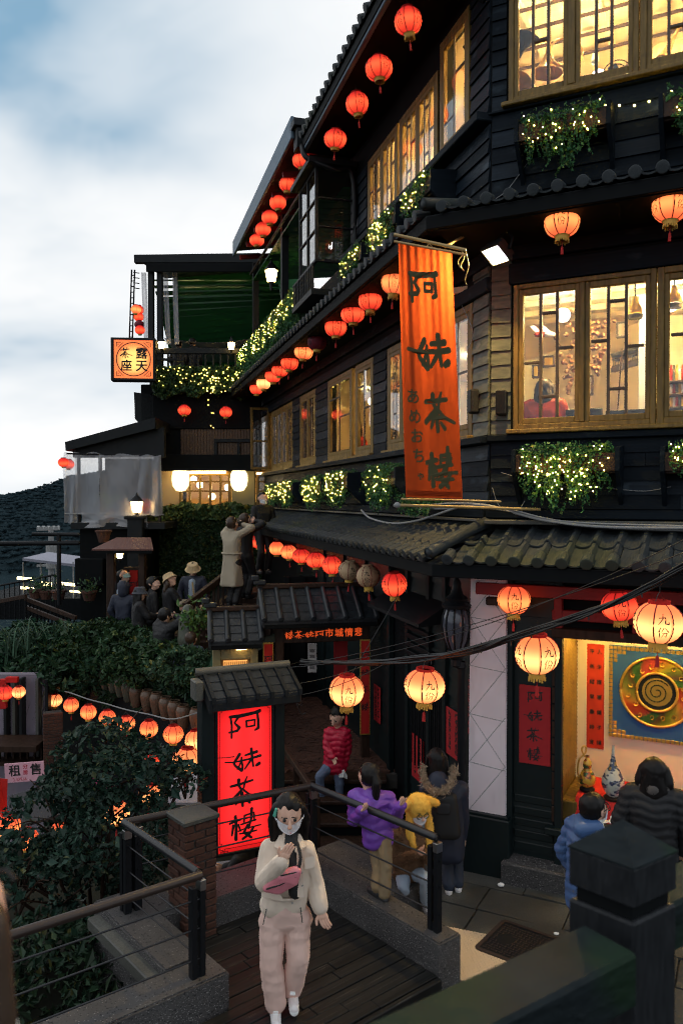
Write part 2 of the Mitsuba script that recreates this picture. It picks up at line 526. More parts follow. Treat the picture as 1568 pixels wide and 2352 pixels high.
# ------------------------------------------------------------------ lettering: outlines in a 112-unit box (a leading minus is a hole)
GLYPH = {
    '悲': '0b0e0c130e14182821242229282b28320d320c330d3c283d284111411042114b284b284f0e500d510e5a285a29633362332c382e3b2b3c623d634763485a625a63596350484f484b5f4b60425f414841483d643c64324832472a3d29471c4c1d511b511e4d224c27552a64156611650e5c0b57155418510d4c0847072808230c220f21221c1a1911140a -2d292d124712481a421841163d1637203027302a',
    '情': '09340d4f155015631e631f621f542553275b3f5b406348634a614a5b625b635a635261514a504b4f604f614e60464b464a4365436642663a5e395e0b5c0858064a06470c48105410541452153515350633052a062a372b38233a234020441f061d0515061538133813341131 -351f531e542052223622 -352c532b542d362e -2a443e433f452b46 -2651284e294f3d4f3e5028512752',
    '城': '0a1a0b1e152115400b410b4a154b156017622061214b294b2a54465446624763506352605462576263576354655365495148533256345a42604264405f2e5a23571f571a5b125d125e216221671d6715650c6107590655084e1243073d06380b380e3e1143183f163316311830182e0f2c0e2907270524051f0a1f0d2516261b221b11130c14 -525952545655 -431845184b204830483b473b46234522451c -3440474047493449 -343633203b203c36 -20262326292829402040',
    '市': '0b530c54325432572e5d2e61346339624054655465493d493d405c405d3f5d195b145311441143174119421c511c51353d353d063206323520351f1115111412143f1540324032490c49',
    '露': '0b0b0c1011111139183b17400e400d420e54325531561356135e145f5c5f5d563f563e556254635262405840583b4d3b4c3a5b395f375e3155266721671e63195d195d0653065208430841053a06390738192818281336143713360a0d06 -584556435843 -4312531153164316 -482f4b2c4e2f4830 -4c204b1f4c1f -332329232822342140254228402a3c2a38263426 -3430393240393f4b3d4a3d3a3439 -303c323a323c -304432423244 -1b2d2a2c2a311b31 -1a111e131e221b23',
    '天': '0a0d0b1016141f1a27222e2e2e310d320c3c0d3d313d3243324e31501050105a115b5f5b605a5f503d503d3e633d643c633241314626511a670f670d610658084b10411a39272f1929131a0913060f06',
    '茶': '0a300b341537233e2a432a452046204e0d4e0c4f0d592059206122632a632c612c59445945634e634f596459644f634e4f4e4f4547444842513e523c67346731612a592c58244d24531d551d61105f0c5a095809481a431d4320472247243e243e0c3b0736052a05270b281032103124282428222b222b1e28191d0d17091409110d0e0e0e1114141e1e20241824172c0f2a0e2d -3741343c3e3b3e2f522f523144383a41 -3f4e404c3f4941474447444e -2c472e47334e2c4e -2030202f322f323b303b2e38',
    '座': '090a090e0d16102511571258375834603a633e63425e445864586557644d524c524b594a563d593c6530652d5f2860255f1d441c4412651265081908181119123913391d1f1d1e251f281c2a191813070f06 -442a46275e28543352334929 -45354c3f504d444d4435 -2b4c324a303d3936394d2b4d -2b3322273827392c342a312f -1c331e332238253e294d1c4d',
    '租': '2a092a123414345d5c5d5d5c5d146612660965082b08 -3f14521352223f22 -3f2e522d523b3f3b -3f47524652523f52 091e0a230d25112e132f173b0b3c0a461a481a510e500b580e5a195b2d61325b3258255425483246313c273b322d322a2d242a24272b252b250623051a061a261826151e10170c18',
    '售': '094309460c4715511f632761295f265a2658355833603c6342585e585e4f424e434c594c5a4b59434343424159405a385937433742355f346132602a222923275a275b265b0651054f0a230a21051805170617411541123d0f3d -22155014501c4e1d221d -2235363437362337 -2343234037413543 -234f234c374d354f',
    '分': '0a390a3b0f3e1b4b26612f5f315c2a4d2040203e523e50434d454551405b425f4a614f56564e564c623f663d663a5f335837572256225618540e51094b063906370735113712391148114b1e4c333733311f2c161f0a150511050f0a0c0c0c0e1813231d27252a3219331735153514331133',
    '屋': '090a0f17132c145e5e5e5f5d5f455e4420441f426141624061375436612a61275d245e205d19441944136412651164081908170d160d14071105 -4b2844284423572353294c29 -1f4f534e54532054 -3a373531443146334437 -1e2b191239123919201920222123392339272225202b -1e2e202e2130253129371f371e35',
    'あ': '101b122618301f37293e2947144914532a522b532b5d2c5e365e375d36524c5451565755564b4a4a4a4950464f3f573c5d366030612c601f5d18591559134c0b3f083910330e2e0e2c11240e190e1312 -371a391243144b17521d5523552c4f354a364a334225 -3441444244493448 -332a342736273a2c3f353f383336 -1c1a23192a1d282f1e261c20',
    'め': '0e200f2d12351c4217551f582357244f26492749304d3c4e3f5d4a5c484d4e4c55485c40603761275d1b5411450a3b09361342154b19501d5424553354374d40474344433d2d382638233d1f3d1c37173317301a25111a101215 -2a3f2f313230363938433042 -19211a1e1c1c221c29232927262a22351e341a2c1927',
    'お': '484d4b534e5464466542623d5f3b5444484a 1019101f14271d2f2130253425411242124c134d254c255e275f315e314e374e405144504446434530423037413a4c3955355a305d2a5d1f59165210480c3a0b36133616381744174c1a501e51294d2d482f3d2f302c30112c0b220a190e1412 -1d1a22162516252621251d211c1e',
    'ち': '1146115012511d4f254f265d325d335a3156314f465154545553554954482e442b362e363a3a483a543559305c265b1d56144e0e450b270a241125163b1545174d1c502250274c2d482f4030332e2b2a221f1b211823182520382244',
    'ゃ': '113020351f3a19411943204725462a3a363e36412e472e4a334e374e394b3b4b414541424b42563d5a375b325a2a57244b1e401e39203821382b3c2b40294b294f2d4f344d3640373031302e36223d0d3d08370632062e172c19262b222b1625112d',
    '人': '0a0d0c111616222226282f3f314b31553256326133623d623e613d513e4a423a4731472e511f5b166611670e620a61075d07520e461a41243f2538343734362e2f202a1b2a191f0e13061106',
    '生': '0b0a0c1432143228172816291733323332451f451a3b153510360b3a0b3c1041144a164b1e61285f285b24503250326134633c633e623e50605060453e453e335c335d295c283e283e156414651364090c09',
    '應': '090a090e0d1610271059115b355b336238643d64425b655b65515050524c614c624b6143524252415f416040603a5f39603760315f305230522f632e6426632544244d1e56226313650f650b5f085c085b0c5612540b52084e06340631072e0b2c1b2b1b2a16250d20081c08170c170f1f17222027202c1d2e2036213622322332362d372c362c22222321371e341b34191b13071005 -4d194f175117501b -38114a104b114b164615401b381e -3e303d2e462e472f -3d433e4147424643 -4150404c454c4451 -2c422e422e443146365132512f492c46 -1b421d4220452047254c26511b51',
    '著': '09230a26202c28300c310c3b2c3c2c401440144a224a22510d510c5b215b225c23632b632d612d5b415b435c44634c634e614e5b645b63514e514e4a4e495149564f5a4f5b4d5f4c5f48523b643b6532643142313d2e5b2d5b065a0552054f082a08280520051e071e200e1b -29134f1250152a16 -2a232a1f50204f23 -3840383b3f3b433f -3851374a434a4351',
    '讓': '0a521852135f19621c621e5f23522a522a5b415b4061446349634e5b655b65536251623e573d573c633c643b643461326231622a61296627661f631f641a5c155d126110670f670c63065c074f104d0b3d083a063506340a320b320e340e3510351330112b112b132913290b180b15060d070d2a0e2b292b29282e282d302e322c342c3c363c373d2e3e2e522c522c492b480a48 -521f541c581d581e -5247584658495249 -493f423e423c4c3c4c3e -401a3f173f134a144b15471d -475248514852 -37473d463d493749 -2b1f291a2b1a341d341e -1716201520211721 0e382938292f282e0f2e 0e452945293c283b0f3b',
    '子': '0b2d0b3733373345454f455115511453155c585c5e575e55554d534d44413e3f3e376537652c3e2c3e0d3b08360623061f0e20113311332c0c2c',
    '棋': '08221030164316450c450a480a4e0b50175017611963226223502c502c55355535623763406241555155516253635c625c556554654b5c4a5c296627661e581c660e670b64085e055b0a4c184d1d441d45194417370a350a30052e05280b2a0f2f11391b391d2a1d2a273528354a2e4a2e472c4523452b362d352e30292a262a2430223022061a05170717251525131e0f190c1a -40295128512d402d -40385137513c403c -414a40465146514a',
    '平': '0b290c3320341b44174a174e1d4f1d5111511052115c5f5c605b5f515551554f5a4e5a4b4e346433653265283e283e073d063b05320632280c28 -443644394c474f513e513e3349334935 -21512a3c2a372435243332333251',
    '衡': '093009330e370e3915411b4f194f174b10450b4a0a4e14581a63245f225a1c531b4f254e2b5a2d6235623761365b415b46584654434c4a4c4b4465446643663a5e385e0c5a0756064d064b0c4709440939143511320c27062506200c1f061d051406142c0e29 -43194a11531153394b394b284a273d273d244d244d1a431a -3d31413041353d35 -3d3f413e41433d43 -3151304c374c3851 -2e31333033352e35 -2e3f333e33432e43 -1f0e210e29122f192e1a221a21232224322432262527253e22411f3e 4c5b4d5c635c645263514e514c52',
    '結': '090a0f240c260a2e1032163b0c3b0a400a450f48134e1d6320632660275d1f4e1b4a1b47204826542d5130564356436145634f624f5664566555644b4f4a4f406140633e62353235313f4340434b2d4b2c47263f263e2c3d312b332b332e352f5e2f602d60075f06550654093f093e063c05330632272c2431163110290e261a241a250b1c091a1d181d171d171713070f07 -3e15551455243e24 -112518221b2423242526282628292229 -231b251d231d -1e332132243323392139',
    '局': '090d09100f1a1328143c153d155d5a5d5b5c5b425a412040213c613c6236613560175e0d5a075105450643112e112d0b240c242e4b2e4c2d4c124b1051105413551a55321f321c1e13090f080c0c -204c4f4b50522153 -2f242e1b421b4224',
    '最': '0b0c0b15141714330b330b3d643d653c6433373238315e31622f61285d20561756155e11660f660c620658084d0f4007390639083808370635052c062c0e1c0d130b -472749214d1e54265327 -371b3c193c124415431a3f1e3b273727 -1f182a182c1b1f1b -1f252b242c262027 -1f312b302c322033 1740175e185f595f593f183f -22494d484e4a234b -22554d544e552356',
    '相': '091e09220e27194218430c430b4d0c4e1b4e1b621c6324632661274e334e345d625d635c63075906570c3f0c3e0634063308332831282f242c24282b262b260723051b061b291929172210180d18 -3e18581758233e23 -3e2f582e583b3e3b -3e47584658523e52 -263d29382f332f31332f33432643',
    '宜': '0c080b110d131e131e46514652455213641265116408 -29364735473c293c -2a1a29134713471a -2a2b29244724472b 0e560f5733573359305d30613a633f57615762566240613f5740574c1a4c19400f3f0e40',
}


def glyph(ch):
    """outline polygon of a character, in a unit box, y up"""
    polys = []
    for ring in GLYPH[ch].split():
        hole = ring[0] == '-'
        h = ring.lstrip('-')
        pts = [(int(h[i:i + 2], 16) / 112, int(h[i + 2:i + 4], 16) / 112) for i in range(0, len(h), 4)]
        if hole:
            polys[-1][1].append(pts)
        else:
            polys.append((pts, []))
    return so.unary_union([sg.Polygon(a, b).buffer(0) for a, b in polys])


# brush characters, drawn stroke by stroke (pixel readings of the red sign, y down)
BRUSH_RAW = {
    '阿': [([34, 46, 40, 46], [(322, 648), (440, 652), (640, 632), (700, 615)]), (28, [(330, 650), (345, 760), (342, 905)]), ([34, 22, 40, 32, 26], [(430, 660), (378, 728), (440, 792), (415, 828), (312, 838)]),
          (24, [(528, 722), (640, 716), (634, 790), (532, 795), (528, 722)]), ([30, 34, 40, 24], [(672, 640), (682, 740), (685, 822), (642, 846)])],
    '妹': [([44, 34, 30, 44], [(412, 1025), (335, 1130), (350, 1165), (440, 1240)]), (24, [(438, 1070), (436, 1115), (400, 1190), (382, 1215)]), (28, [(436, 1105), (452, 1180), (446, 1245)]),
          ([16, 22, 26, 40], [(218, 1105), (330, 1120), (540, 1105), (695, 1080)]), ([26, 44], [(490, 1048), (645, 1022)]), ([42, 32, 26], [(572, 975), (586, 1120), (600, 1208)]), ([34, 20], [(562, 1125), (482, 1228)]), ([40, 50], [(645, 1200), (680, 1180)])],
    '茶': [([30, 34, 26], [(385, 1425), (490, 1415), (650, 1388)]), ([44, 30, 30], [(482, 1362), (478, 1420), (505, 1465)]), ([14, 26, 20], [(585, 1335), (555, 1400), (545, 1462)]), ([26, 40, 36], [(528, 1472), (465, 1535), (382, 1602)]),
          ([26, 26, 18], [(535, 1482), (610, 1550), (745, 1592)]), (26, [(462, 1562), (592, 1552)]), ([44, 32, 34], [(520, 1520), (526, 1600), (530, 1672)]), ([30, 18], [(474, 1590), (448, 1650)]), ([20, 34], [(570, 1600), (616, 1648)])],
    '樓': [(26, [(342, 1862), (390, 1850), (462, 1836)]), ([38, 34, 40], [(406, 1795), (415, 1900), (412, 2045)]), ([34, 22], [(382, 1890), (366, 1995)]), (22, [(440, 1890), (462, 1960)]),
          ([34, 28, 26], [(592, 1735), (588, 1840), (555, 1945)]), (20, [(505, 1870), (508, 1800), (618, 1782), (622, 1872)]), (18, [(502, 1836), (632, 1818)]), (20, [(470, 1892), (640, 1866)]), (16, [(440, 1962), (500, 1945), (695, 1932)]),
          ([24, 30, 30], [(545, 1905), (502, 1985), (586, 2052)]), ([30, 28, 32], [(612, 1945), (572, 2005), (492, 2052)]), (18, [(452, 1992), (560, 1992), (648, 1986)])],
    '九': [([9, 8, 5], [(45, 5), (42, 45), (8, 95)]), ([7, 9, 10, 10, 6], [(12, 38), (66, 32), (64, 84), (92, 88), (94, 68)])],
    '份': [([8, 5], [(26, 4), (4, 46)]), (8, [(17, 34), (17, 96)]), ([8, 4], [(50, 6), (34, 44)]), ([5, 10], [(62, 6), (94, 40)]), ([6, 8, 7, 5], [(42, 54), (82, 52), (78, 90), (66, 84)]), ([7, 4], [(60, 54), (36, 96)])],
}
BRUSH = {}
for _k, _s in BRUSH_RAW.items():
    _g = sa.scale(brush(_s), 1, -1, origin=(0, 0))
    _x0, _y0, _x1, _y1 = _g.bounds
    if _k == '妹':
        _x0 = 300
    _m = max(_x1 - _x0, _y1 - _y0)
    BRUSH[_k] = sa.scale(sa.translate(_g, -(_x0 + _x1) / 2, -(_y0 + _y1) / 2), 1 / _m, 1 / _m, origin=(0, 0)).simplify(0.006)


def char(ch, h, brushy=True):
    """character outline centred on the origin, about h tall"""
    if brushy and ch in BRUSH:
        return sa.scale(BRUSH[ch], h, h, origin=(0, 0))
    g = glyph(ch)
    return sa.scale(sa.translate(g, -0.5, -0.46), h * 1.12, h * 1.12, origin=(0, 0))


def text_on(F, items, b0=0.0, depth=0.002):
    """lettering on a frame: items = [(char, x, y, height)]"""
    g = [sa.translate(char(c, h) if isinstance(c, str) else sa.scale(c, h, h, origin=(0, 0)), x, y) for c, x, y, h in items]
    return on_frame(F, cat_mesh([extrude(q, depth) for q in g]), b0)


# ------------------------------------------------------------------ the tea house: plan
C0 = np.array([1.538, 8.25, 0.0])
D1, N1 = np.array([-.275, .9615, 0]), np.array([-.9615, -.275, 0])
E2, N2 = np.array([.891, -.455, 0]), np.array([-.455, -.891, 0])
F1 = Fr(C0, D1, N1)                            # long side along the alley: a = along, away; b = out
F2 = Fr(C0, E2, N2)                            # front: a = along, to the right
MIT = (N1 + N2) / (1 + N1 @ N2)
S1, S2 = float(MIT @ D1), float(MIT @ E2)       # shift of the mitred corner along each face per metre out
rng = np.random.default_rng(7)
GZ = -0.15                                     # street level

TH = thing('tea_house', 'dark wooden tea house of three storeys with black boards, lit ochre windows and tiled eaves', 'building')
wallb = []


def clap(F, x0, x1, z0, z1, o=0.0, pitch=0.155, L=(1.1, 2.2), part='wall__board', mat='m_black'):
    """black weatherboards, each its own piece"""
    n = max(1, round((z1 - z0) / pitch))
    h = (z1 - z0) / n
    for k in range(n):
        z = z0 + k * h
        x = x0
        while x < x1 - 1e-3:
            l = min(rng.uniform(*L), x1 - x)
            if x1 - x - l < 0.25:
                l = x1 - x
            a, b = x + 0.002, x + l - 0.002
            j = rng.normal(0, 0.003, 4)
            lo, hi = o + 0.030 + rng.normal(0, .003), o + 0.010
            p = [(a, o - .01, z + j[0]), (a, o - .01, z + h + .01), (a, lo, z + j[0]), (a, hi, z + h + j[1] * .5), (b, o - .01, z + j[2]), (b, o - .01, z + h + .01), (b, lo, z + j[2]), (b, hi, z + h + j[3] * .5)]
            put(part, fhexa(F, p), 'm_black2' if mat == 'm_black' and rng.uniform() < .22 else mat, TH)
            x += l


def back(F, x0, x1, z0, z1, o0=-0.14, o1=-0.012):
    wallb.append(fbox(F, x0, x1, o0, o1, z0, z1, 0))


def window(F, x0, x1, z0, z1, o=0.0, leaves_=2, cols=3, lattice=None, fw=0.055, post=0.06, mat='m_ochre', mmat='m_windowbar', sill=True, label=None, glassmat='m_glass', rail=0.06, flush=None):
    """a window: outer frame, casement leaves, lattice bars and panes"""
    flush = (F is F1) if flush is None else flush
    po, fo, so_, lo_ = (.006, .012, .010, .009) if flush else (-.016, .03, .012, .006)
    fr = [fbox(F, x0, x0 + fw, o - .06, o + fo, z0, z1), fbox(F, x1 - fw, x1, o - .06, o + fo, z0, z1),
          fbox(F, x0 + fw, x1 - fw, o - .06, o + fo, z1 - fw, z1), fbox(F, x0 + fw, x1 - fw, o - .06, o + fo, z0, z0 + fw)]
    w = put('window', cat_mesh(fr), mat, TH)
    sub = w[len(TH) + 2:]
    if label:
        tag(w, label)
    if sill:
        put(f'{sub}__sill', fbox(F, x0 - .06, x1 + .06, o - .04, o + .09, z0 - .045, z0 - .001, .008), mat, TH)
    xi0, xi1, zi0, zi1 = x0 + fw, x1 - fw, z0 + fw, z1 - fw
    lw = (xi1 - xi0 - post * (leaves_ - 1)) / leaves_
    for k in range(leaves_):
        a = xi0 + k * (lw + post)
        if k:
            put(f'{sub}__post', fbox(F, a - post, a, o - .06, o + fo + .004, zi0, zi1), mat, TH)
        st = 0.045 if lw > .3 else 0.03
        put(f'{sub}__sash', cat_mesh([fbox(F, a, a + st, o - .04, o + so_, zi0, zi1), fbox(F, a + lw - st, a + lw, o - .04, o + so_, zi0, zi1),
                                      fbox(F, a + st, a + lw - st, o - .04, o + so_, zi1 - rail, zi1), fbox(F, a + st, a + lw - st, o - .04, o + so_, zi0, zi0 + rail)]), mat, TH)
        b0, b1, c0, c1 = a + st, a + lw - st, zi0 + rail, zi1 - rail
        put(f'{sub}__pane', fbox_quad(F, b0, b1, c0, c1, o + po), glassmat, TH)
        lat = lattice[k % len(lattice)] if lattice else None
        if lat:
            for kind, u, v0, v1 in lat:
                t = .013
                if kind == 'v':
                    x = b0 + u * (b1 - b0)
                    m = fbox(F, x - t, x + t, o + po - .02, o + lo_, c0 + v0 * (c1 - c0), c0 + v1 * (c1 - c0), .003)
                else:
                    z = c0 + u * (c1 - c0)
                    m = fbox(F, b0 + v0 * (b1 - b0) + t, b0 + v1 * (b1 - b0) - t, o + po - .019, o + lo_ - .001, z - t, z + t, .003)
                put(f'{sub}__bar', m, mmat, TH)
    return w


def fbox_quad(F, x0, x1, z0, z1, o):
    v = F.pts([(x0, o, z0), (x1, o, z0), (x1, o, z1), (x0, o, z1)])
    return v, np.array([[0, 1, 2], [0, 2, 3]] if not F.neg else [[0, 2, 1], [0, 3, 2]])


plain('m_windowbar', (0.075, 0.052, 0.040), 0.5)
LATA = [('v', .34, 0, 1), ('v', .66, 0, 1), ('h', .45, 0, .34), ('h', .84, .34, .66), ('h', .17, .34, .66), ('h', .55, .66, 1)]
LATB = [('v', .34, 0, 1), ('v', .66, 0, 1), ('h', .58, 0, .34), ('h', .88, .34, .66), ('h', .20, .34, .66), ('h', .52, .66, 1)]
LATC = [('v', .33, 0, 1), ('v', .67, 0, 1), ('h', .62, 0, .33), ('h', .30, .33, .67), ('h', .74, .67, 1)]

# ---- front, second storey
window(F2, 0.25, 1.60, 4.40, 5.86, 0.02, 2, lattice=[LATA, LATB], fw=.05, post=.05, label='wide ochre lattice window of the second storey above the twinkling planter')
window(F2, 1.61, 2.96, 4.40, 5.86, 0.02, 2, lattice=[LATB, LATA], fw=.06, post=.085)
# ---- front, third storey
window(F2, 0.19, 1.43, 7.70, 9.45, 0.02, 2, lattice=[LATC, LATB], fw=.05, post=.07, label='top storey lattice window with brass horns behind it')
window(F2, 1.44, 2.7, 7.70, 9.45, 0.02, 2, lattice=[LATA, LATC], fw=.06, post=.10)
back(F2, -.02, .25, 3.0, 6.5)
back(F2, .25, 3.0, 3.0, 4.40)
back(F2, .25, 3.0, 5.86, 6.6)
back(F2, -.02, .19, 6.5, 9.6)
back(F2, .19, 3.0, 6.6, 7.70)
back(F2, .19, 3.0, 9.45, 9.7)
clap(F2, 0.012, 0.22, 4.36, 6.35, .0, .145, L=(.5, .6), mat='m_weather')
clap(F2, 0.012, 2.6, 3.60, 4.28, .0, .15)
clap(F2, 0.012, 2.6, 6.62, 7.62, .0, .155)
clap(F2, 0.012, 0.165, 7.66, 9.5, .0, .155, L=(.5, .6))
for x0, x1, z0, z1, o in [(-.02, 2.6, 4.285, 4.352, .07), (-.02, 2.6, 7.628, 7.652, .05), (-.02, 2.6, 3.50, 3.59, .09), (.2, 2.6, 5.87, 6.08, .05), (-.02, 2.6, 6.12, 6.30, .04)]:
    put('trim_board', fbox(F2, x0, x1, -.01, o, z0, z1, .008), 'm_black', TH)

# ---- long side, second storey
for x0, x1, lv in [(.40, 1.15, 1), (3.82, 4.72, 1), (4.92, 6.42, 1)]:
    window(F1, x0, x1, 4.38, 5.82, .01, lv, lattice=[[('v', .5, 0, 1), ('h', .5, 0, .5), ('h', .8, .5, 1)]], fw=.08, mmat='m_windowbar')
window(F1, 2.05, 3.2, 4.38, 5.82, .0, 2, lattice=[LATC], fw=.09)
window(F1, 7.35, 8.7, 4.38, 5.82, .0, 2, lattice=[LATA], fw=.09)
window(F1, 9.4, 11.8, 4.38, 5.82, .0, 4, lattice=[LATA, LATB], fw=.09)
window(F1, 12.0, 13.8, 4.38, 5.82, .0, 3, lattice=[LATA, LATB], fw=.09)
for x0, x1 in [(0.012, .38), (1.17, 2.03), (3.22, 3.8), (6.44, 7.33), (8.72, 9.38)]:
    back(F1, x0 - .03, x1 + .03, 4.3, 5.9)
    clap(F1, x0, x1, 4.36, 5.84, 0, .15, L=(.9, 1.2), mat='m_weather' if x0 < .1 else 'm_black')
back(F1, -.02, 14, 3.0, 4.38)
back(F1, -.02, 14, 5.82, 7.66)
clap(F1, .012, .38, 5.85, 6.2, 0, .15, mat='m_weather')
clap(F1, .012, 13.9, 3.62, 4.26, 0, .16, L=(1.6, 3))
clap(F1, .012, 5.6, 6.66, 7.56, 0, .15, L=(1.2, 2.4))
for x0, x1, z0, z1, o in [(-.02, 14, 4.27, 4.345, .12), (-.02, 14, 3.50, 3.60, .09), (-.02, 14, 5.83, 5.98, .06), (-.02, 14, 6.1, 6.28, .05)]:
    put('trim_board', fbox(F1, x0, x1, -.01, o, z0, z1, .008), 'm_black', TH)
put('trim_board', fbox(F1, -.02, 5.2, -.01, .17, 7.57, 7.66, .01), 'm_black', TH, label='pale weathered sill board under the top storey side windows')
# open casement at the far end
cf = Fr(F1.p(12.0, .02, 0), N1, -D1)
put('casement', cat_mesh([fbox(cf, 0, .06, -.02, .02, 4.42, 5.95), fbox(cf, .42, .48, -.02, .02, 4.42, 5.95), fbox(cf, .06, .42, -.02, .02, 5.89, 5.95), fbox(cf, .06, .42, -.02, .02, 4.42, 4.48), fbox(cf, .06, .42, -.015, .015, 5.1, 5.14)]), 'm_ochre', TH, label='casement standing open at the far end of the second storey')
put('casement__pane', fbox_quad(cf, .06, .42, 4.48, 5.89, 0), 'm_glass', TH)

# ---- long side, third storey
window(F1, .48, 1.28, 7.70, 9.05, .02, 1, lattice=[[('v', .5, 0, 1), ('h', .62, 0, .5), ('h', .2, .5, 1)]], fw=.07)
window(F1, 1.40, 2.72, 7.70, 8.82, .0, 2, lattice=[LATA, LATB], fw=.07)
window(F1, 2.80, 4.12, 7.70, 8.82, .0, 2, lattice=[LATC, LATA], fw=.07)
back(F1, -.02, .48, 7.66, 9.6)
back(F1, 1.26, 1.42, 7.66, 9.6)
back(F1, .48, 1.28, 9.05, 9.6)
back(F1, 1.40, 5.0, 8.82, 9.6)
back(F1, 4.12, 5.0, 7.66, 9.6)
clap(F1, .012, .46, 7.68, 9.3, 0, .155, L=(.5, .6))
clap(F1, 4.14, 4.98, 7.68, 8.8, 0, .155, L=(.9, 1.0))
# glazed bay that stands out near the end of the top storey
bf = Fr(F1.p(4.75, 0, 0), D1, N1)
bay = [fbox(bf, 0, .05, .0, .05, 7.45, 8.95), fbox(bf, 0, .05, .62, .67, 7.45, 8.95), fbox(bf, 1.1, 1.15, .62, .67, 7.45, 8.95), fbox(bf, 0, .05, .05, .62, 7.45, 7.5), fbox(bf, 0, .05, .05, .62, 8.9, 8.95),
       fbox(bf, 0, .05, .05, .62, 8.0, 8.03), fbox(bf, 0, .05, .05, .62, 8.45, 8.48), fbox(bf, .05, 1.1, .62, .67, 7.45, 7.5), fbox(bf, .05, 1.1, .62, .67, 8.9, 8.95), fbox(bf, .05, 1.1, .62, .67, 7.95, 7.98), fbox(bf, .05, 1.1, .62, .67, 8.42, 8.45), fbox(bf, .55, .59, .62, .67, 7.5, 8.9)]
put('bay_window', cat_mesh(bay), 'm_dark', TH, label='dark framed glass bay jutting out near the end of the top storey')
put('bay_window__pane', fbox_quad(bf, .05, 1.1, 7.5, 8.9, .645), 'm_glass', TH)
put('bay_window__pane', fbox_quad(Fr(bf.p(.025, 0, 0), N1, -D1), .05, .62, 7.5, 8.9, 0), 'm_glass', TH)
put('bay_window__roof', fbox(bf, -.1, 1.25, 0, .8, 8.96, 9.05), 'm_dark', TH)
put('bay_window__railing', cat_mesh([fbox(bf, -.1, 1.3, .72, .75, 7.35, 7.39)] + [fbox(bf, -.1 + .12 * k, -.08 + .12 * k, .72, .75, 7.0, 7.35, 0) for k in range(12)]), 'm_dark', TH)
put('bay_window__floor', fbox(bf, -.1, 1.3, 0, .76, 6.9, 7.0), 'm_dark', TH)
# gutter pipe
put('gutter_pipe', tube(bez([F1.p(4.9, .85, 9.3), F1.p(4.75, .8, 9.05), F1.p(4.6, .4, 8.85), F1.p(4.6, .08, 8.7), F1.p(4.6, .08, 6.7)], 6), .045, 8), 'm_iron', TH, smooth=True)
put('eave_brace', beam(F1.p(.1, .0, 8.9), F1.p(.1, .8, 9.45), .10, .12), 'm_black', TH)

# ---- ground storey
def panels(F, x0, x1, z0, z1, o=0., mat='m_greenblack', pitch=.21):
    clap(F, x0, x1, z0, z1, o, pitch, L=(2, 3), part='lower_wall__board', mat=mat)


plain('m_greenblack', (0.006, 0.012, 0.013), 0.42, spec=0.3)
lowb = []
lowb.append(fbox(F1, -.02, 14, -.16, -.02, -1.2, 3.1, 0))
lowb.append(fbox(F2, .21, .72, -.16, -.02, -.2, 3.1, 0))
lowb.append(fbox(F2, .72, 3.0, -.16, -.02, -.2, .42, 0))
lowb.append(fbox(F2, .72, 3.0, -.16, -.02, 2.32, 3.1, 0))
put('lower_wall', cat_mesh(lowb), 'm_deep', TH)
panels(F1, .35, 2.3, -.25, 2.9)
panels(F1, 3.0, 9.0, -.5, 2.9)
panels(F2, .23, .70, -.1, .75, .0)
panels(F2, .23, .70, 2.1, 2.9, .0)
panels(F2, .76, 2.6, -.1, .34, .0)
for x in (.3, 1.05, 1.55, 2.28, 3.0, 4.1, 5.3, 6.6):
    put('post', fbox(F1, x - .045, x + .045, -.01, .07, -.6, 3.0), 'm_greenblack', TH)
for x in (.225, .72):
    put('post', fbox(F2, x - .035, x + .035, -.01, .08, -.14, 3.0), 'm_greenblack', TH)
# wide pale pillar on the corner
pf = Fr(C0 + MIT * .02, E2, N2)
pil = fhexa(pf, [(-.175, -.25, .47), (-.155, -.25, 2.98), (-.175, .11, .47), (-.155, .11, 2.98), (.215, -.25, .47), (.215, -.25, 2.98), (.215, .11, .47), (.215, .11, 2.98)])
put('pillar', pil, 'm_stucco', TH, label='wide whitish plaster pillar scored with diagonal lines at the corner of the ground floor')
sc_ = []
for k in range(5):
    za, zb = .47 + k * .502, .97 + k * .502
    sc_ += [beam(pf.p(-.165, .1115, zb), pf.p(.213, .1115, zb - .04), .006, .004, up=N2, bev=0), beam(pf.p(-.165, .1115, za), pf.p(.213, .1115, zb), .006, .004, up=N2, bev=0)]
    if k in (1, 3, 4):
        sc_.append(beam(pf.p(-.16, .1118, zb), pf.p(.21, .1118, za), .004, .004, up=N2, bev=0))
put('pillar__groove', cat_mesh(sc_), 'm_greycable', TH)
put('pillar__base', fbox(pf, -.26, .27, -.3, .17, GZ - .05, .44, .012), 'm_greenblack', TH)
put('pillar__ledge', fbox(pf, -.24, .25, -.3, .15, .44, .468, .008), 'm_greenblack', TH)
put('pillar__capital', fbox(pf, .03, .42, .0, .2, 2.62, 2.70, .01), 'm_brown', TH)
put('door_step', fbox(F2, .20, .95, -.02, .28, GZ - .05, .06, .015), 'm_granite', TH, label='worn granite step in front of the dark door')
# dark door with louvred boards
for k in range(5):
    put('door__slat', fbox(F2, .27, .67, -.02, .035, .12 + .12 * k, .20 + .12 * k, .008), 'm_greenblack', TH)
put('door', fbox(F2, .26, .68, -.015, .02, -.05, 2.1, .004), 'm_greenblack', TH)
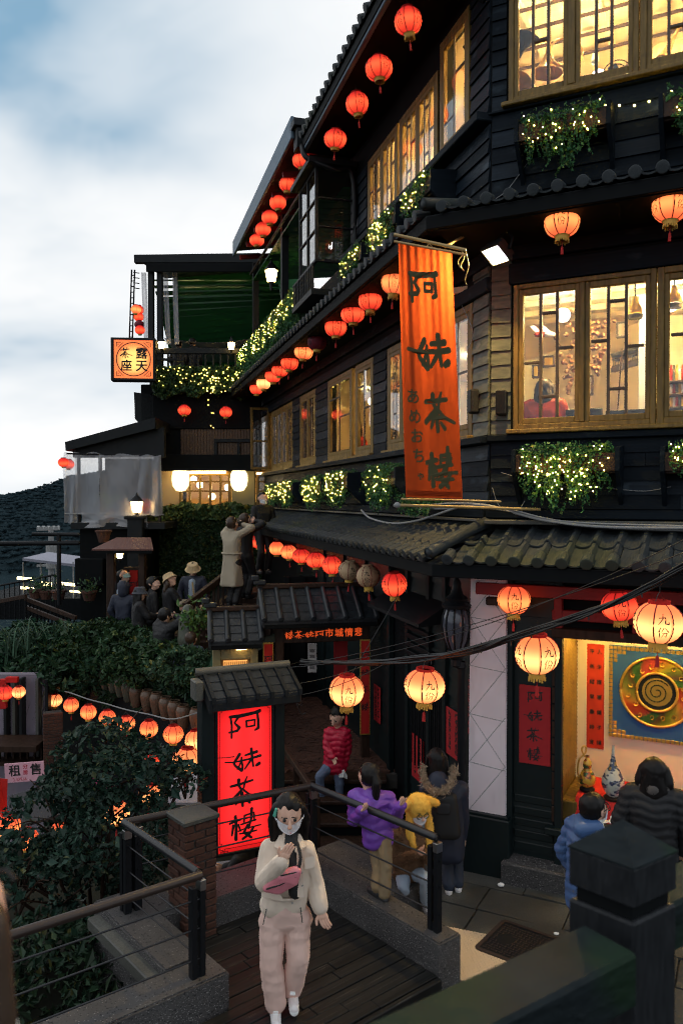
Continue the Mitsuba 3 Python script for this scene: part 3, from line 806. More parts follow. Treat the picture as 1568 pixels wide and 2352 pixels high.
# beam above the shop opening
put('shop_lintel', fbox(F2, .66, 2.8, -.02, .12, 2.33, 2.42), 'm_brown', TH)
put('shop_beam', fbox(F2, -.1, 2.8, .05, .17, 2.72, 2.84), 'm_deepred', TH)
put('shop_beam', fbox(F2, .66, 2.8, .02, .10, 2.50, 2.60), 'm_deepred', TH)
for x in (.72, 1.45, 2.2):
    put('shop_beam_post', fbox(F2, x - .04, x + .04, .03, .11, 2.42, 2.72), 'm_deepred', TH)
for k in range(11):
    put('shop_post__block', fbox(F2, .655, .735, -.02, .06, .47 + .17 * k, .625 + .17 * k, .006), 'm_brown', TH)
put('shop_post', fbox(F2, .665, .725, -.03, .045, .42, 2.33, 0), 'm_deep', TH)
put('shop_sill', fbox(F2, .60, 2.8, -.05, .14, .36, .43, .01), 'm_greenblack', TH)
put('wall', cat_mesh(wallb), 'm_deep', TH)


# ---- roofs
def s_tile(F, x0, pitch, o0, z0, o1, z1, n=9):
    """one interlocking pan tile: trough and roll; from the upper edge (o0, z0) to the lower (o1, z1)"""
    t = np.linspace(0, 1, n)
    prof = np.where(t < .62, -.018 * np.sin(np.pi * t / .62), .052 * np.sin(np.pi * (t - .62) / .38))
    P = np.zeros((2, n, 3))
    for i, (o, z, lift) in enumerate([(o0, z0, 0), (o1, z1, .022)]):
        P[i, :, 0], P[i, :, 1], P[i, :, 2] = x0 + t * pitch, o, z + prof + lift
    return F.mesh(thick(P, .016))


def roof(name, F, x0, x1, o0, z0, o1, z1, pitch, courses, sl, near_limit, label=None, discs=True, tiles=True, flip=1):
    r = put(name, fhexa(F, [(x0, o0 - .1, z0 - .14), (x0, o0 - .1, z0 - .03), (x0 + sl * o1, o1 - .02, z1 - .12), (x0 + sl * o1, o1 - .02, z1 - .03), (x1, o0 - .1, z0 - .14), (x1, o0 - .1, z0 - .03), (x1, o1 - .02, z1 - .12), (x1, o1 - .02, z1 - .03)]), 'm_dark', TH, label=label)
    sub = r[len(TH) + 2:]
    n = int((x1 - x0 - sl * o1) / pitch)
    rest = []
    for k in range(n):
        a = x0 + sl * o1 + k * pitch
        top = 0.0
        if a < x0 and sl:
            top = min((a - x0) / (sl * o1) + .0, 1.0)
        for c in range(courses if tiles else 0):
            u0, u1 = c / courses, (c + 1) / courses + .03
            u0 = max(u0, top)
            if u1 - u0 < .04:
                continue
            j = rng.normal(0, .004)
            m = s_tile(F, a + j, pitch, o0 + (o1 - o0) * u0, z0 + (z1 - z0) * u0 + j, o0 + (o1 - o0) * min(u1, 1.02), z0 + (z1 - z0) * u1 + j)
            if near_limit and k < near_limit:
                put(f'{sub}__tile', m, 'm_tile', TH)
            else:
                rest.append(m)
        if discs:
            ax = a + .81 * pitch
            d = np.array([0, o1 - o0, z1 - z0])
            d /= np.linalg.norm(d)
            p = F.p(ax, o1 + .01, z1 + .028)
            dv = F.M @ d
            m = tube([p - dv * .12, p + dv * .03, p + dv * .034, p + dv * .036], [.052, .056, .050, .03], 12)
            if not near_limit or k < 40:
                put(f'{sub}__end_disc', m, 'm_tile', TH, smooth=False)
            else:
                rest.append(m)
    if rest:
        q = put(f'{sub}__far_tiles', cat_mesh(rest), 'm_tile', TH)
        tag(q, kind='stuff')
    put(f'{sub}__fascia', fbox(F, x0 + sl * o1, x1, o1 - .07, o1 - .015, z1 - .16, z1 - .035, .006), 'm_deep', TH)
    return r


roof('lower_roof', F2, 0, 2.6, .03, 3.40, .80, 3.10, .215, 2, S2, 99, 'front stretch of the lowest tiled eave, lit greenish grey')
roof('lower_roof', F1, 0, 13.9, .03, 3.42, .80, 3.10, .225, 3, S1, 60, 'long stretch of the lowest tiled eave running down the side')
roof('middle_roof', F2, 0, 2.6, .03, 6.62, .88, 6.43, .215, 2, S2, 99, 'front stretch of the middle tiled eave')
roof('middle_roof', F1, 0, 13.6, .03, 6.62, .88, 6.43, .225, 2, S1, 50, 'long stretch of the middle tiled eave running down the side')
roof('top_roof', F1, -.3, 5.0, .0, 9.78, .86, 9.42, .225, 2, 0, 40, 'top tiled eave from which round red lamps hang')
for z0, z1, o in [(3.47, 3.17, .80), (6.69, 6.50, .88)]:
    h0, h1 = C0 + np.array([0, 0, z0]), C0 + MIT * (o + .03) + np.array([0, 0, z1])
    put('hip_ridge', tube([h0, h0 * .5 + h1 * .5 + [0, 0, .015], h1], .06, 10), 'm_tile', TH, smooth=True)
put('flashing', fbox(F2, .0, 2.6, .0, .22, 3.44, 3.485, .01), 'm_stone', TH)
put('flashing', fbox(F1, .0, 13.9, .0, .16, 3.46, 3.49, .01), 'm_stone', TH)
# soffits
put('soffit', fbox(F1, -.3, 5.0, -.02, .80, 9.24, 9.27, 0), 'm_deep', TH)
put('soffit_beam', fbox(F1, -.3, 5.0, .76, .83, 9.22, 9.36, .01), 'm_bluemetal', TH)
put('soffit', fbox(F1, 0, 13.6, -.02, .82, 6.26, 6.28, 0), 'm_deep', TH)
put('soffit', fbox(F2, -.3, 2.6, -.02, .82, 6.26, 6.28, 0), 'm_deep', TH)
put('roof_hook', cat_mesh([fbox(F1, 4.95, 5.2, .78, .92, 9.30, 9.62), fbox(F1, 4.9, 5.25, .7, .98, 9.62, 9.74)]), 'm_dark', TH)
# second, lower metal roof over the open terrace behind
put('terrace_roof', fhexa(F1, [(5.15, -2.6, 10.2), (5.15, -2.6, 10.3), (5.15, .92, 9.62), (5.15, .92, 9.78), (11.6, -2.6, 10.2), (11.6, -2.6, 10.3), (11.6, .92, 9.62), (11.6, .92, 9.78)]), 'm_brown', TH)
put('terrace_roof__fascia', fbox(F1, 5.12, 11.65, .925, .98, 9.50, 9.86, .01), 'm_bluemetal', TH, label='weathered bluish metal fascia of the terrace roof')
put('terrace_roof__rail', tube([F1.p(5.6, .55, 9.1), F1.p(11.6, .55, 9.1)], .03, 8), 'm_brown', TH, smooth=True)
for k in range(7):
    put('terrace_roof__rafter', beam(F1.p(5.4 + k, -2.4, 9.9), F1.p(5.4 + k, .85, 9.42), .07, .10), 'm_deepred', TH)
for k in range(18):
    put('terrace_canopy__slat', fhexa(F1, [(5.7 + .33 * k, -2.5, 9.3), (5.7 + .33 * k, -2.5, 9.33), (5.7 + .33 * k, .5, 8.95), (5.7 + .33 * k, .5, 8.98), (6.0 + .33 * k, -2.5, 9.3), (6.0 + .33 * k, -2.5, 9.33), (6.0 + .33 * k, .5, 8.95), (6.0 + .33 * k, .5, 8.98)]), 'm_green', TH)
for x in (8.2, 11.6):
    put('terrace_post', fbox(F1, x, x + .14, .35, .49, 6.6, 9.4), 'm_dark', TH)
put('terrace_rail', cat_mesh([fbox(F1, 5.9, 13.4, .4, .46, 7.35, 7.43)] + [fbox(F1, 5.95 + .3 * k, 5.99 + .3 * k, .41, .45, 6.6, 7.36, 0) for k in range(25)]), 'm_dark', TH)
put('terrace_back_wall', fbox(F1, 5.0, 14, -2.8, -2.7, 6.6, 10.3, 0), 'm_deep', TH)
put('gable', fbox(F1, 4.98, 5.06, -3, .0, 7.66, 10.6, 0), 'm_deep', TH)
put('terrace_floor', fbox(F1, 5.0, 14, -2.8, .0, 6.45, 6.66, 0), 'm_deep', TH)

# ---- lit rooms
def room(name, t1, s1, depth, z0, z1, o=-.15, wallmat='m_creamwall', ceilmat='m_ceil'):
    """walls, floor and ceiling of one storey behind the facade"""
    q = lambda F, a, b: F.p(a, b, 0)[:2]
    ins = -MIT[:2]
    cor = C0[:2] + ins * depth
    back1, back2 = q(F1, t1, -depth), q(F2, s1, -depth)
    poly = [back1, cor, back2]
    ws = []
    for i in range(2):
        a, b = poly[i], poly[i + 1]
        ws.append((np.array([[*a, z0], [*b, z0], [*b, z1], [*a, z1]]), np.array([[0, 1, 2], [0, 2, 3]])))
    for F, x in ((F1, t1), (F2, s1)):
        a, b = q(F, x, -depth), q(F, x, o)
        ws.append((np.array([[*a, z0], [*b, z0], [*b, z1], [*a, z1]]), np.array([[0, 1, 2], [0, 2, 3]])))
    put(name + '_wall', cat_mesh(ws), wallmat, TH)
    out = [q(F1, t1, o), q(F1, 0, o) + 0 * ins, q(F2, s1, o)]
    ring = np.array([back1, cor, back2, out[2], C0[:2] + MIT[:2] * o, out[0]])
    f = np.array([[0, 1, 4], [0, 4, 5], [1, 2, 3], [1, 3, 4]])
    put(name + '_floor', (np.c_[ring, np.full(6, z0)], f), 'm_brown', TH)
    put(name + '_ceiling', (np.c_[ring, np.full(6, z1)], f), ceilmat, TH)


room('second_room', 13.9, 3.2, 3.0, 3.62, 6.05)
room('top_room', 4.9, 3.2, 3.0, 7.30, 9.55)
for k in range(9):
    put('top_room_beam', fbox(F2, -.5 + .42 * k, -.44 + .42 * k, -2.9, -.2, 9.47, 9.549, .004), 'm_ceil', TH)
for k in range(6):
    put('top_room_purlin', fbox(F2, -.9, 3.0, -.55 - .42 * k, -.51 - .42 * k, 9.44, 9.47, .004), 'm_brown', TH)
for k in range(5):
    put('second_room_beam', fbox(F2, -.6, 3.0, -.5 - .5 * k, -.44 - .5 * k, 5.98, 6.049, .004), 'm_ceil', TH)
put('second_room_pillar', fbox(F2, 1.24, 1.42, -1.9, -1.7, 3.62, 6.05, .01), 'm_white', TH)
WARM = (1.0, 0.66, 0.24)


def lamp_ball(parent, name, p, r, L, w, col=WARM, mat='m_white', label=None):
    return put(name, ball(p, r, 2), mat, parent, smooth=True, emit=area([c * L for c in col], w), label=label)


for a, b, z, L, F in [(.55, -.9, 5.72, 26, F2), (1.6, -1.5, 5.85, 26, F2), (2.6, -1.0, 5.8, 22, F2), (4.6, -1.6, 5.75, 16, F1), (8.5, -1.5, 5.75, 10, F1), (12.5, -1.5, 5.75, 12, F1),
                      (.45, -.75, 9.2, 24, F2), (.75, -1.9, 8.75, 24, F2), (1.15, -.75, 9.28, 24, F2), (2.3, -1.2, 9.1, 20, F2), (1.2, -1.3, 8.55, 16, F1), (3.2, -1.3, 8.8, 12, F1)]:
    lamp_ball(TH, 'room_lamp', F.p(a, b, z), .075, L * 30, 5)


# ------------------------------------------------------------------ ground sheet and far hill
def ground_z(x, y):
    """terrain: street terrace at the house, falling away into the valley to the left and beyond"""
    left = np.clip((-1.9 - x) / 3.2, 0, 1)
    s = left * left * (3 - 2 * left)
    z = -1.0 - 2.6 * s - 0.10 * np.clip(-5 - x, 0, 400) - .25 * np.clip(y - 24, 0, 150)
    up = np.clip((y - 11) / 5, 0, 1) * np.clip((x + 5.2) / 2, 0, 1) * .9
    return z + up * (1 - .0 * s) - np.clip(np.hypot(x, y) - 200, 0, 1000) * .0


gx = np.sign(np.linspace(-1, 1, 121)) * np.abs(np.linspace(-1, 1, 121)) ** 3 * 2500
gy = np.linspace(0, 1, 121) ** 3 * 3000 - 12
gX, gY = np.meshgrid(gx, gy, indexing='ij')
gP = np.stack([gX, gY, ground_z(gX, gY)], -1)
put('ground', sheet(gP), 'm_soil', smooth=True, kind='structure')

hx, hy = np.linspace(-640, 160, 200), np.linspace(230, 900, 110)
hX, hY = np.meshgrid(hx, hy, indexing='ij')
az = hX / hY
ridge = np.interp(az, [-.60, -.43, -.405, -.38, -.355, -.33, -.30, -.2, .1], [.004, .0035, .005, .010, .017, .026, .030, .038, .05])
prof = np.exp(-((hY - 430) / 190) ** 2)
hn = meshkit.fbm(np.stack([hX * .02, hY * .02, hX * 0], -1), 5, seed=3) - .5
hf = meshkit.fbm(np.stack([hX * .16, hY * .16, hX * 0], -1), 3, seed=8) - .5
hZ = -75 + prof * (ridge * 430 + 3.7 + 75) + hn * 7 + hf * 1.6
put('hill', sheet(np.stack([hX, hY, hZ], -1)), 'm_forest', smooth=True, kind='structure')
# woods on the hill's crest and flank
hr = np.random.default_rng(5)
tn = 24000
tx, ty = hr.uniform(-300, -20, tn), hr.uniform(300, 470, tn)
ix, iy = np.clip(np.searchsorted(hx, tx), 0, 199), np.clip(np.searchsorted(hy, ty), 0, 109)
tz = hZ[ix, iy]
vv, ff = trimesh.creation.icosphere(subdivisions=0).vertices, trimesh.creation.icosphere(subdivisions=0).faces
sc = hr.lognormal(-.5, .3, (tn, 1, 1)) * np.array([1, 1, .8]) * hr.uniform(.55, 1.35, (tn, 12, 1))
V = vv[None] * sc + np.stack([tx, ty, tz + .0], -1)[:, None]
put('hill_woods', (V.reshape(-1, 3), (ff[None] + np.arange(tn)[:, None, None] * 12).reshape(-1, 3)), 'm_forest', label='dark woods with bluish haze painted in, covering the distant hill', cat='woods', kind='stuff')

# ------------------------------------------------------------------ street, stones, deck, low walls
put('street', fbox(W0, -.2, 6, 4.6, 8.7, GZ - .5, GZ - .035, 0), 'm_mortar', kind='structure')
sf = Fr((1.05, 6.35, GZ), (.891, -.455, 0), (.455, .891, 0))     # slabs run along the house front
srng = np.random.default_rng(3)
for r in range(5):
    y0 = -.35 + r * .46
    x = -1.15 + srng.uniform(0, .3)
    while x < 3.2:
        l = srng.uniform(.62, .95)
        if not (-.02 < y0 + .23 < .8 and .1 < x + l / 2 < 1.0 and False):
            dz = srng.normal(0, .006, 4)
            p = [(x + .008, y0 + .008, -.04), (x + .008, y0 + .008, dz[0]), (x + .008, y0 + .452, -.04), (x + .008, y0 + .452, dz[1]), (x + l - .008, y0 + .008, -.04), (x + l - .008, y0 + .008, dz[2]), (x + l - .008, y0 + .452, -.04), (x + l - .008, y0 + .452, dz[3])]
            put('street__paving_stone', fhexa(sf, p), 'm_stone')
        x += l
# iron manhole cover
mf = Fr(onz(1200, 2175, GZ + .004), (.80, -.60, 0), (.60, .80, 0))
mh = thing('manhole_cover', 'square rusty iron manhole cover with a woven pattern, set in the paving', 'manhole cover')
rr = sg.box(-.27, -.24, .27, .24).buffer(.05)
v, f = extrude(rr, .008)
put('plate', (mf.pts(v), f), 'm_iron', mh)
bars = []
for i in range(-7, 8):
    for j in range(-6, 7):
        c = np.array([i * .036, j * .036])
        h = (.016, .006) if (i + j) % 2 else (.006, .016)
        if (c[0] + .17) ** 2 + (c[1] - .0) ** 2 > .006:
            bars.append(fbox(mf, c[0] - h[0], c[0] + h[0], c[1] - h[1], c[1] + h[1], .008, .014, .002))
v, f = extrude(rr.difference(rr.buffer(-.035)), .016)
put('ridges', cat_mesh(bars + [(mf.pts(v), f)]), 'm_rust', mh)
# pale hexagonal mosaic by the deck
hexs = []
hf_ = Fr(onz(1105, 2195, GZ + .002), (.93, -.36, 0), (.36, .93, 0))
hexp = sg.Polygon([(math.cos(a), math.sin(a)) for a in np.arange(6) * np.pi / 3 + np.pi / 6])
ma = put('street__mosaic_bed', fbox(hf_, -.48, .30, -.44, .34, -.03, .001, 0), 'm_mortar')
for i in range(-15, 10):
    for j in range(-15, 14):
        x, y = (i + .5 * (j % 2)) * .0305, j * .0265
        if -.47 < x < .29 and -.43 < y < .33:
            v, f = extrude(sa.scale(hexp, .0158, .0158, origin=(0, 0)), .006)
            hexs.append((hf_.pts(v + [x, y, .0005]), f))
plain('m_hextile', (0.55, 0.43, 0.30), 0.5)
put('street__mosaic_tiles', cat_mesh(hexs), 'm_hextile', kind='stuff')
put('paper_scrap', ball(onz(1150, 2033, GZ + .02), (.035, .025, .02), 1), 'm_white', label='crumpled white tissue on the paving by the step', cat='litter')
put('paper_scrap', ball(onz(1277, 2145, GZ + .01), (.025, .02, .01), 1), 'm_white', label='small pale scrap lying beside the manhole cover', cat='litter')

# deck
A1, A2 = np.array([.77, .64, 0]), np.array([-.64, .77, 0])
A1, A2 = A1 / np.linalg.norm(A1), A2 / np.linalg.norm(A2)
DF = Fr((.745, 6.11, 0), A1, A2)               # origin: the near right corner of the boards
put('deck', cat_mesh([fbox(DF, -2.9, 0, .03, .70, -.12, -.045, 0), fbox(DF, -1.5, 0, .70, 1.7, -.119, -.046, 0)]), 'm_dark', kind='structure')
n = 15
for k in range(n):
    w = 1.70 / n
    y0 = k * w
    lim = -2.9 if y0 < .66 else -1.47
    cut = sorted([lim, 0.0] + ([-1.05 + (k % 3) * .25] if k % 2 else [-.6 - (k % 4) * .2]))
    for a, b in zip(cut[:-1], cut[1:]):
        put('deck__plank', fbox(DF, a + .003, b - .003, y0 + .004, y0 + w - .004, -.042 + rng.normal(0, .0015), rng.normal(0, .002), .005), 'm_deck')
put('deck__edge_beam', fbox(DF, -2.9, 0, -.05, -.003, -.16, -.006, .01), 'm_deck')
put('deck_plinth', fbox(DF, -2.9, -.02, .02, 1.6, -.6, -.125, 0), 'm_granite', kind='structure')


def gwall(name, pts, z0, z1, label, w=None):
    """low wall of washed granite chips over a footprint polygon"""
    poly = sg.Polygon(pts)
    v, f = extrude(poly.buffer(-.012, join_style='mitre'), z1 - z0)
    v2, f2 = extrude(poly, z1 - z0 - .014)
    return put(name, cat_mesh([(v + [0, 0, z0], f), (v2 + [0, 0, z0], f2)]), 'm_granite', label=label, cat='low wall')


P = lambda a, b: DF.p(a, b, 0)[:2]
rect = lambda a0, a1, b0, b1: [P(a0, b0), P(a1, b0), P(a1, b1), P(a0, b1)]
gwall('granite_wall', rect(.005, .25, -.01, 2.2), GZ - .5, .25, 'low granite chip wall along the right side of the deck, under the end rail post')
gwall('granite_wall', rect(-1.45, .004, 1.70, 2.15), GZ - .9, .25, 'low granite chip wall at the back of the deck, behind the woman in beige')
gwall('granite_wall', rect(-1.80, -1.45, 1.0, 2.3), -1.2, .27, 'low granite chip wall between the brick pier and the front left rail post')
gwall('granite_wall', rect(-4.4, -1.45, .70, .998), -1.2, .27, 'low granite chip wall in the bottom left corner, carrying the nearest rail')
gwall('granite_landing', rect(.26, .86, .95, 2.15), -1.2, .13, 'speckled stone landing between the deck wall and the house')
put('granite_wall_002__cap_strip', fbox(DF, -1.90, -1.78, 1.05, 2.2, .10, .20, .01), 'm_stone')


# ------------------------------------------------------------------ paper lanterns
RB, RH = 0.16, 0.128                          # half width, half height of the common lantern


def lantern_prof(R, H, ribs):
    a = np.linspace(-1.16, 1.16, ribs * 2 + 1)
    bump = np.where(np.arange(len(a)) % 2 == 0, 1.0, 0.972)
    return np.c_[R * np.cos(a) ** 0.9 * bump, H * np.sin(a) / math.sin(1.16)]


def lantern_kit(R, H, ribs=9, n=24, seg=True, deep=1.0):
    """meshes of one lantern about its centre"""
    k = {}
    k['shade'] = lathe(lantern_prof(R, H, ribs), n)
    v, _ = k['shade']
    k['uv'] = np.c_[np.arctan2(v[:, 1], v[:, 0]) / (2 * np.pi) + .5, v[:, 2] / H]
    rt = R * .42
    k['cap_ring'] = lathe([(rt * 1.02, H * .97), (rt * 1.06, H * .97), (rt * 1.06, H * 1.16), (rt * .95, H * 1.16), (rt * .95, H * .97)], 18)
    k['gold_collar'] = lathe([(rt * .78, -H * 1.30), (rt * .86, -H * 1.30), (rt * .90, -H * 1.10), (rt * 1.02, -H * .96), (rt * .80, -H * .96)], 18)
    k['fringe'] = cat_mesh([tube([(rt * .84 * math.cos(t), rt * .84 * math.sin(t), -H * 1.28), (rt * .86 * math.cos(t), rt * .86 * math.sin(t), -H * (1.42 + .05 * (i % 3)))], .007 * R / .16, 4, False) for i, t in enumerate(np.linspace(0, 2 * np.pi, 18, endpoint=False))])
    k['tassel'] = cat_mesh([tube([(0, 0, -H * 1.2), (0, 0, -H * 1.75)], .003, 4), lathe([(.002, -H * 2.35), (.014 * R / .16, -H * 2.35), (.011 * R / .16, -H * 1.82), (.004, -H * 1.74)], 8)])
    k['hanger'] = cat_mesh([tube(bez([(rt, 0, H * 1.1), (rt * .5, 0, H * 1.45), (0, 0, H * 1.62)], 4), .003, 4), tube(bez([(-rt, 0, H * 1.1), (-rt * .5, 0, H * 1.45), (0, 0, H * 1.62)], 4), .003, 4), tube([(0, 0, H * 1.6), (0, 0, H * 1.9)], .003, 4)])
    k['seam'] = cat_mesh([tube([(p[0] * 1.006 * math.cos(t), p[0] * 1.006 * math.sin(t), p[1]) for p in lantern_prof(R, H, ribs)], .0045 * R / .16, 4, False) for t in np.arange(8) * np.pi / 4 + .2])

    # the two characters, inked four times round the paper
    def wrap(poly, az, z0):
        m = extrude(poly.segmentize(R * .10), .001)
        x, y = m[0][:, 0], m[0][:, 1] + z0
        rr = np.interp(y, *lantern_prof(R, H, ribs)[:, ::-1].T) + .0025 + m[0][:, 2]
        t = az + x / (R * .95)
        return np.stack([rr * np.cos(t), rr * np.sin(t), y], 1), m[1]
    cs = R * .44
    k['lettering'] = cat_mesh([wrap(char(c, cs), az, z) for az in np.arange(4) * np.pi / 2 + np.pi / 8 + .2 for c, z in (('九', R * .27), ('份', -R * .27))])
    return k


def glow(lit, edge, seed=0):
    """radiance of the paper: hot spot painted low in the emission, dimmer along the seams and at the rims"""
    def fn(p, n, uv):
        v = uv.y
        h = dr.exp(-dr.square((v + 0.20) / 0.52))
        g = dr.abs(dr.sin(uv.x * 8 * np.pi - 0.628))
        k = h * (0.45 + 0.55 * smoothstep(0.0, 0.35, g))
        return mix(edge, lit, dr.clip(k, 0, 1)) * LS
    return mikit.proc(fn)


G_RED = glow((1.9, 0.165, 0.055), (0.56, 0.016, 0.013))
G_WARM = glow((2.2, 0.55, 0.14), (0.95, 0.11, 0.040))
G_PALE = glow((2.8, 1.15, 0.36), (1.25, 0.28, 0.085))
KIT = lantern_kit(RB, RH)
BIG = lantern_kit(.195, .155, 11, 32)


def kit_dicts(k, matshade, emit):
    d = {'shade': pl(k['shade'], matshade, True, uv=k['uv'], emit=emit)}
    d['seam'] = pl(k['seam'], 'm_deepred')
    d['cap_ring'] = pl(k['cap_ring'], 'm_lampred' if emit else matshade)
    d['gold_collar'] = pl(k['gold_collar'], 'm_goldpaper')
    d['fringe'] = pl(k['fringe'], 'm_goldpaper')
    d['tassel'] = pl(k['tassel'], 'm_tassel')
    d['hanger'] = pl(k['hanger'], 'm_cable')
    d['lettering'] = pl(k['lettering'], 'm_ink')
    return d


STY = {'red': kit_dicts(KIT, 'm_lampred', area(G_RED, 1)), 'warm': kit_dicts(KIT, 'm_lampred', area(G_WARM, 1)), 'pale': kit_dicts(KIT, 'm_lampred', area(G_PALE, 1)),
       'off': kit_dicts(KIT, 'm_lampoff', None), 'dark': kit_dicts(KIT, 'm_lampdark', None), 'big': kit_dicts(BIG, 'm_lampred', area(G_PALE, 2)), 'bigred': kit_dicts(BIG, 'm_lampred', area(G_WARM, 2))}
ALLP = ['shade', 'seam', 'cap_ring', 'gold_collar', 'fringe', 'tassel', 'hanger', 'lettering']
MIDP = ['shade', 'seam', 'cap_ring', 'gold_collar', 'tassel', 'hanger', 'lettering']
FARP = ['shade', 'cap_ring', 'gold_collar']
lrng = np.random.default_rng(21)


def lantern(p, style, label, group, parts=ALLP, scale=1.0, az=None, tilt=0.06):
    t = thing('paper_lantern', label, 'lantern', group)
    az = lrng.uniform(0, 360) if az is None else az
    w = T().translate([float(x) for x in p]).rotate([1, 0, 0], float(lrng.normal(0, tilt) * 57)).rotate([0, 1, 0], float(lrng.normal(0, tilt) * 57)).rotate([0, 0, 1], float(az)).scale([float(scale * lrng.uniform(.95, 1.06))] * 2 + [float(scale * lrng.uniform(.92, 1.07))])
    for q in parts:
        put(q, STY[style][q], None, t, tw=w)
    return t


def on_face_ray(px, py, F, o):
    """the survey point seen at a reading, on a plane parallel to a face and o metres out from it"""
    d = ray(px, py)
    b = F.o + F.b * o
    k = ((b - EYE) @ F.b) / (d @ F.b)
    return EYE + d * k


def row(readings, F, o, zc, name, group, base=ALLP, styles=None, scale=1.0, where='under the eave'):
    for i, (px, py) in enumerate(readings):
        p = on_face_ray(px, py, F, o)
        st = (styles or {}).get(i, 'red')
        look = {'red': 'glowing red', 'warm': 'glowing orange red', 'pale': 'bright orange', 'off': 'unlit tan', 'dark': 'unlit dark red'}[st]
        d = float(np.linalg.norm(p - EYE))
        parts = ALLP if d < 11 else MIDP if d < 16 else FARP
        lantern((p[0], p[1], zc if zc else p[2]), st, f'{look} paper lantern, {ORD[i]} from the {name}', group, parts, scale)


row([(937, 60), (870, 165), (820, 240), (770, 320)], F1, .60, 8.97, 'top of the four under the top eave', 'red lanterns under the top eave')
row([(692, 438), (661, 483), (638, 523), (619, 550), (604, 577), (590, 607)], F1, .72, 9.33, 'right of the six under the terrace roof', 'red lanterns under the terrace roof')
row([(905, 660), (850, 705), (810, 740), (771, 773), (728, 817), (697, 826), (665, 842), (643, 857), (627, 872), (605, 893), (589, 900)], F1, .62, 6.20, 'right under the middle side eave', 'red lanterns under the middle eave',
    styles={0: 'warm', 4: 'dark', 5: 'warm', 9: 'pale'})
row([(1290, 530), (1540, 485)], F2, .62, 6.22, 'left under the middle front eave', 'red lanterns under the middle eave', styles={0: 'warm', 1: 'warm'})
row([(905, 1330), (845, 1322), (803, 1313), (762, 1293), (725, 1288), (692, 1282), (663, 1275), (635, 1268), (612, 1262), (594, 1256), (580, 1252)], F1, .55, 2.68, 'right under the lowest side eave', 'red lanterns under the lowest eave',
    styles={1: 'off', 2: 'off', 7: 'warm', 6: 'warm'}, scale=1.0)
row([(1180, 1362), (1422, 1355)], F2, .45, 2.72, 'left before the shop beam', 'red lanterns before the shop beam', styles={0: 'warm', 1: 'red'})
# on the cable across the street
for px, py, Y, st, s, nm in [(1512, 1430, 6.3, 'big', 1.0, 'largest lantern at the right, hanging from the black cable in front of the blue painting'), (1233, 1503, 7.0, 'big', .98, 'pale orange lantern hanging from the cable in front of the pillar and dark door'),
                             (975, 1575, 7.7, 'big', .97, 'pale orange lantern hanging from the cable before the iron street lamp'), (796, 1587, 8.6, 'big', .97, 'pale orange lantern hanging from the cable above the child in red')]:
    lantern(at(px, py, Y), st, nm, 'lanterns hung from the cable across the street', ALLP, s, tilt=.03)


# ------------------------------------------------------------------ planters with trailing plants and fairy lights
prng = np.random.default_rng(17)
GLOWY = area((34.0, 24.0, 4.0), 1.5)


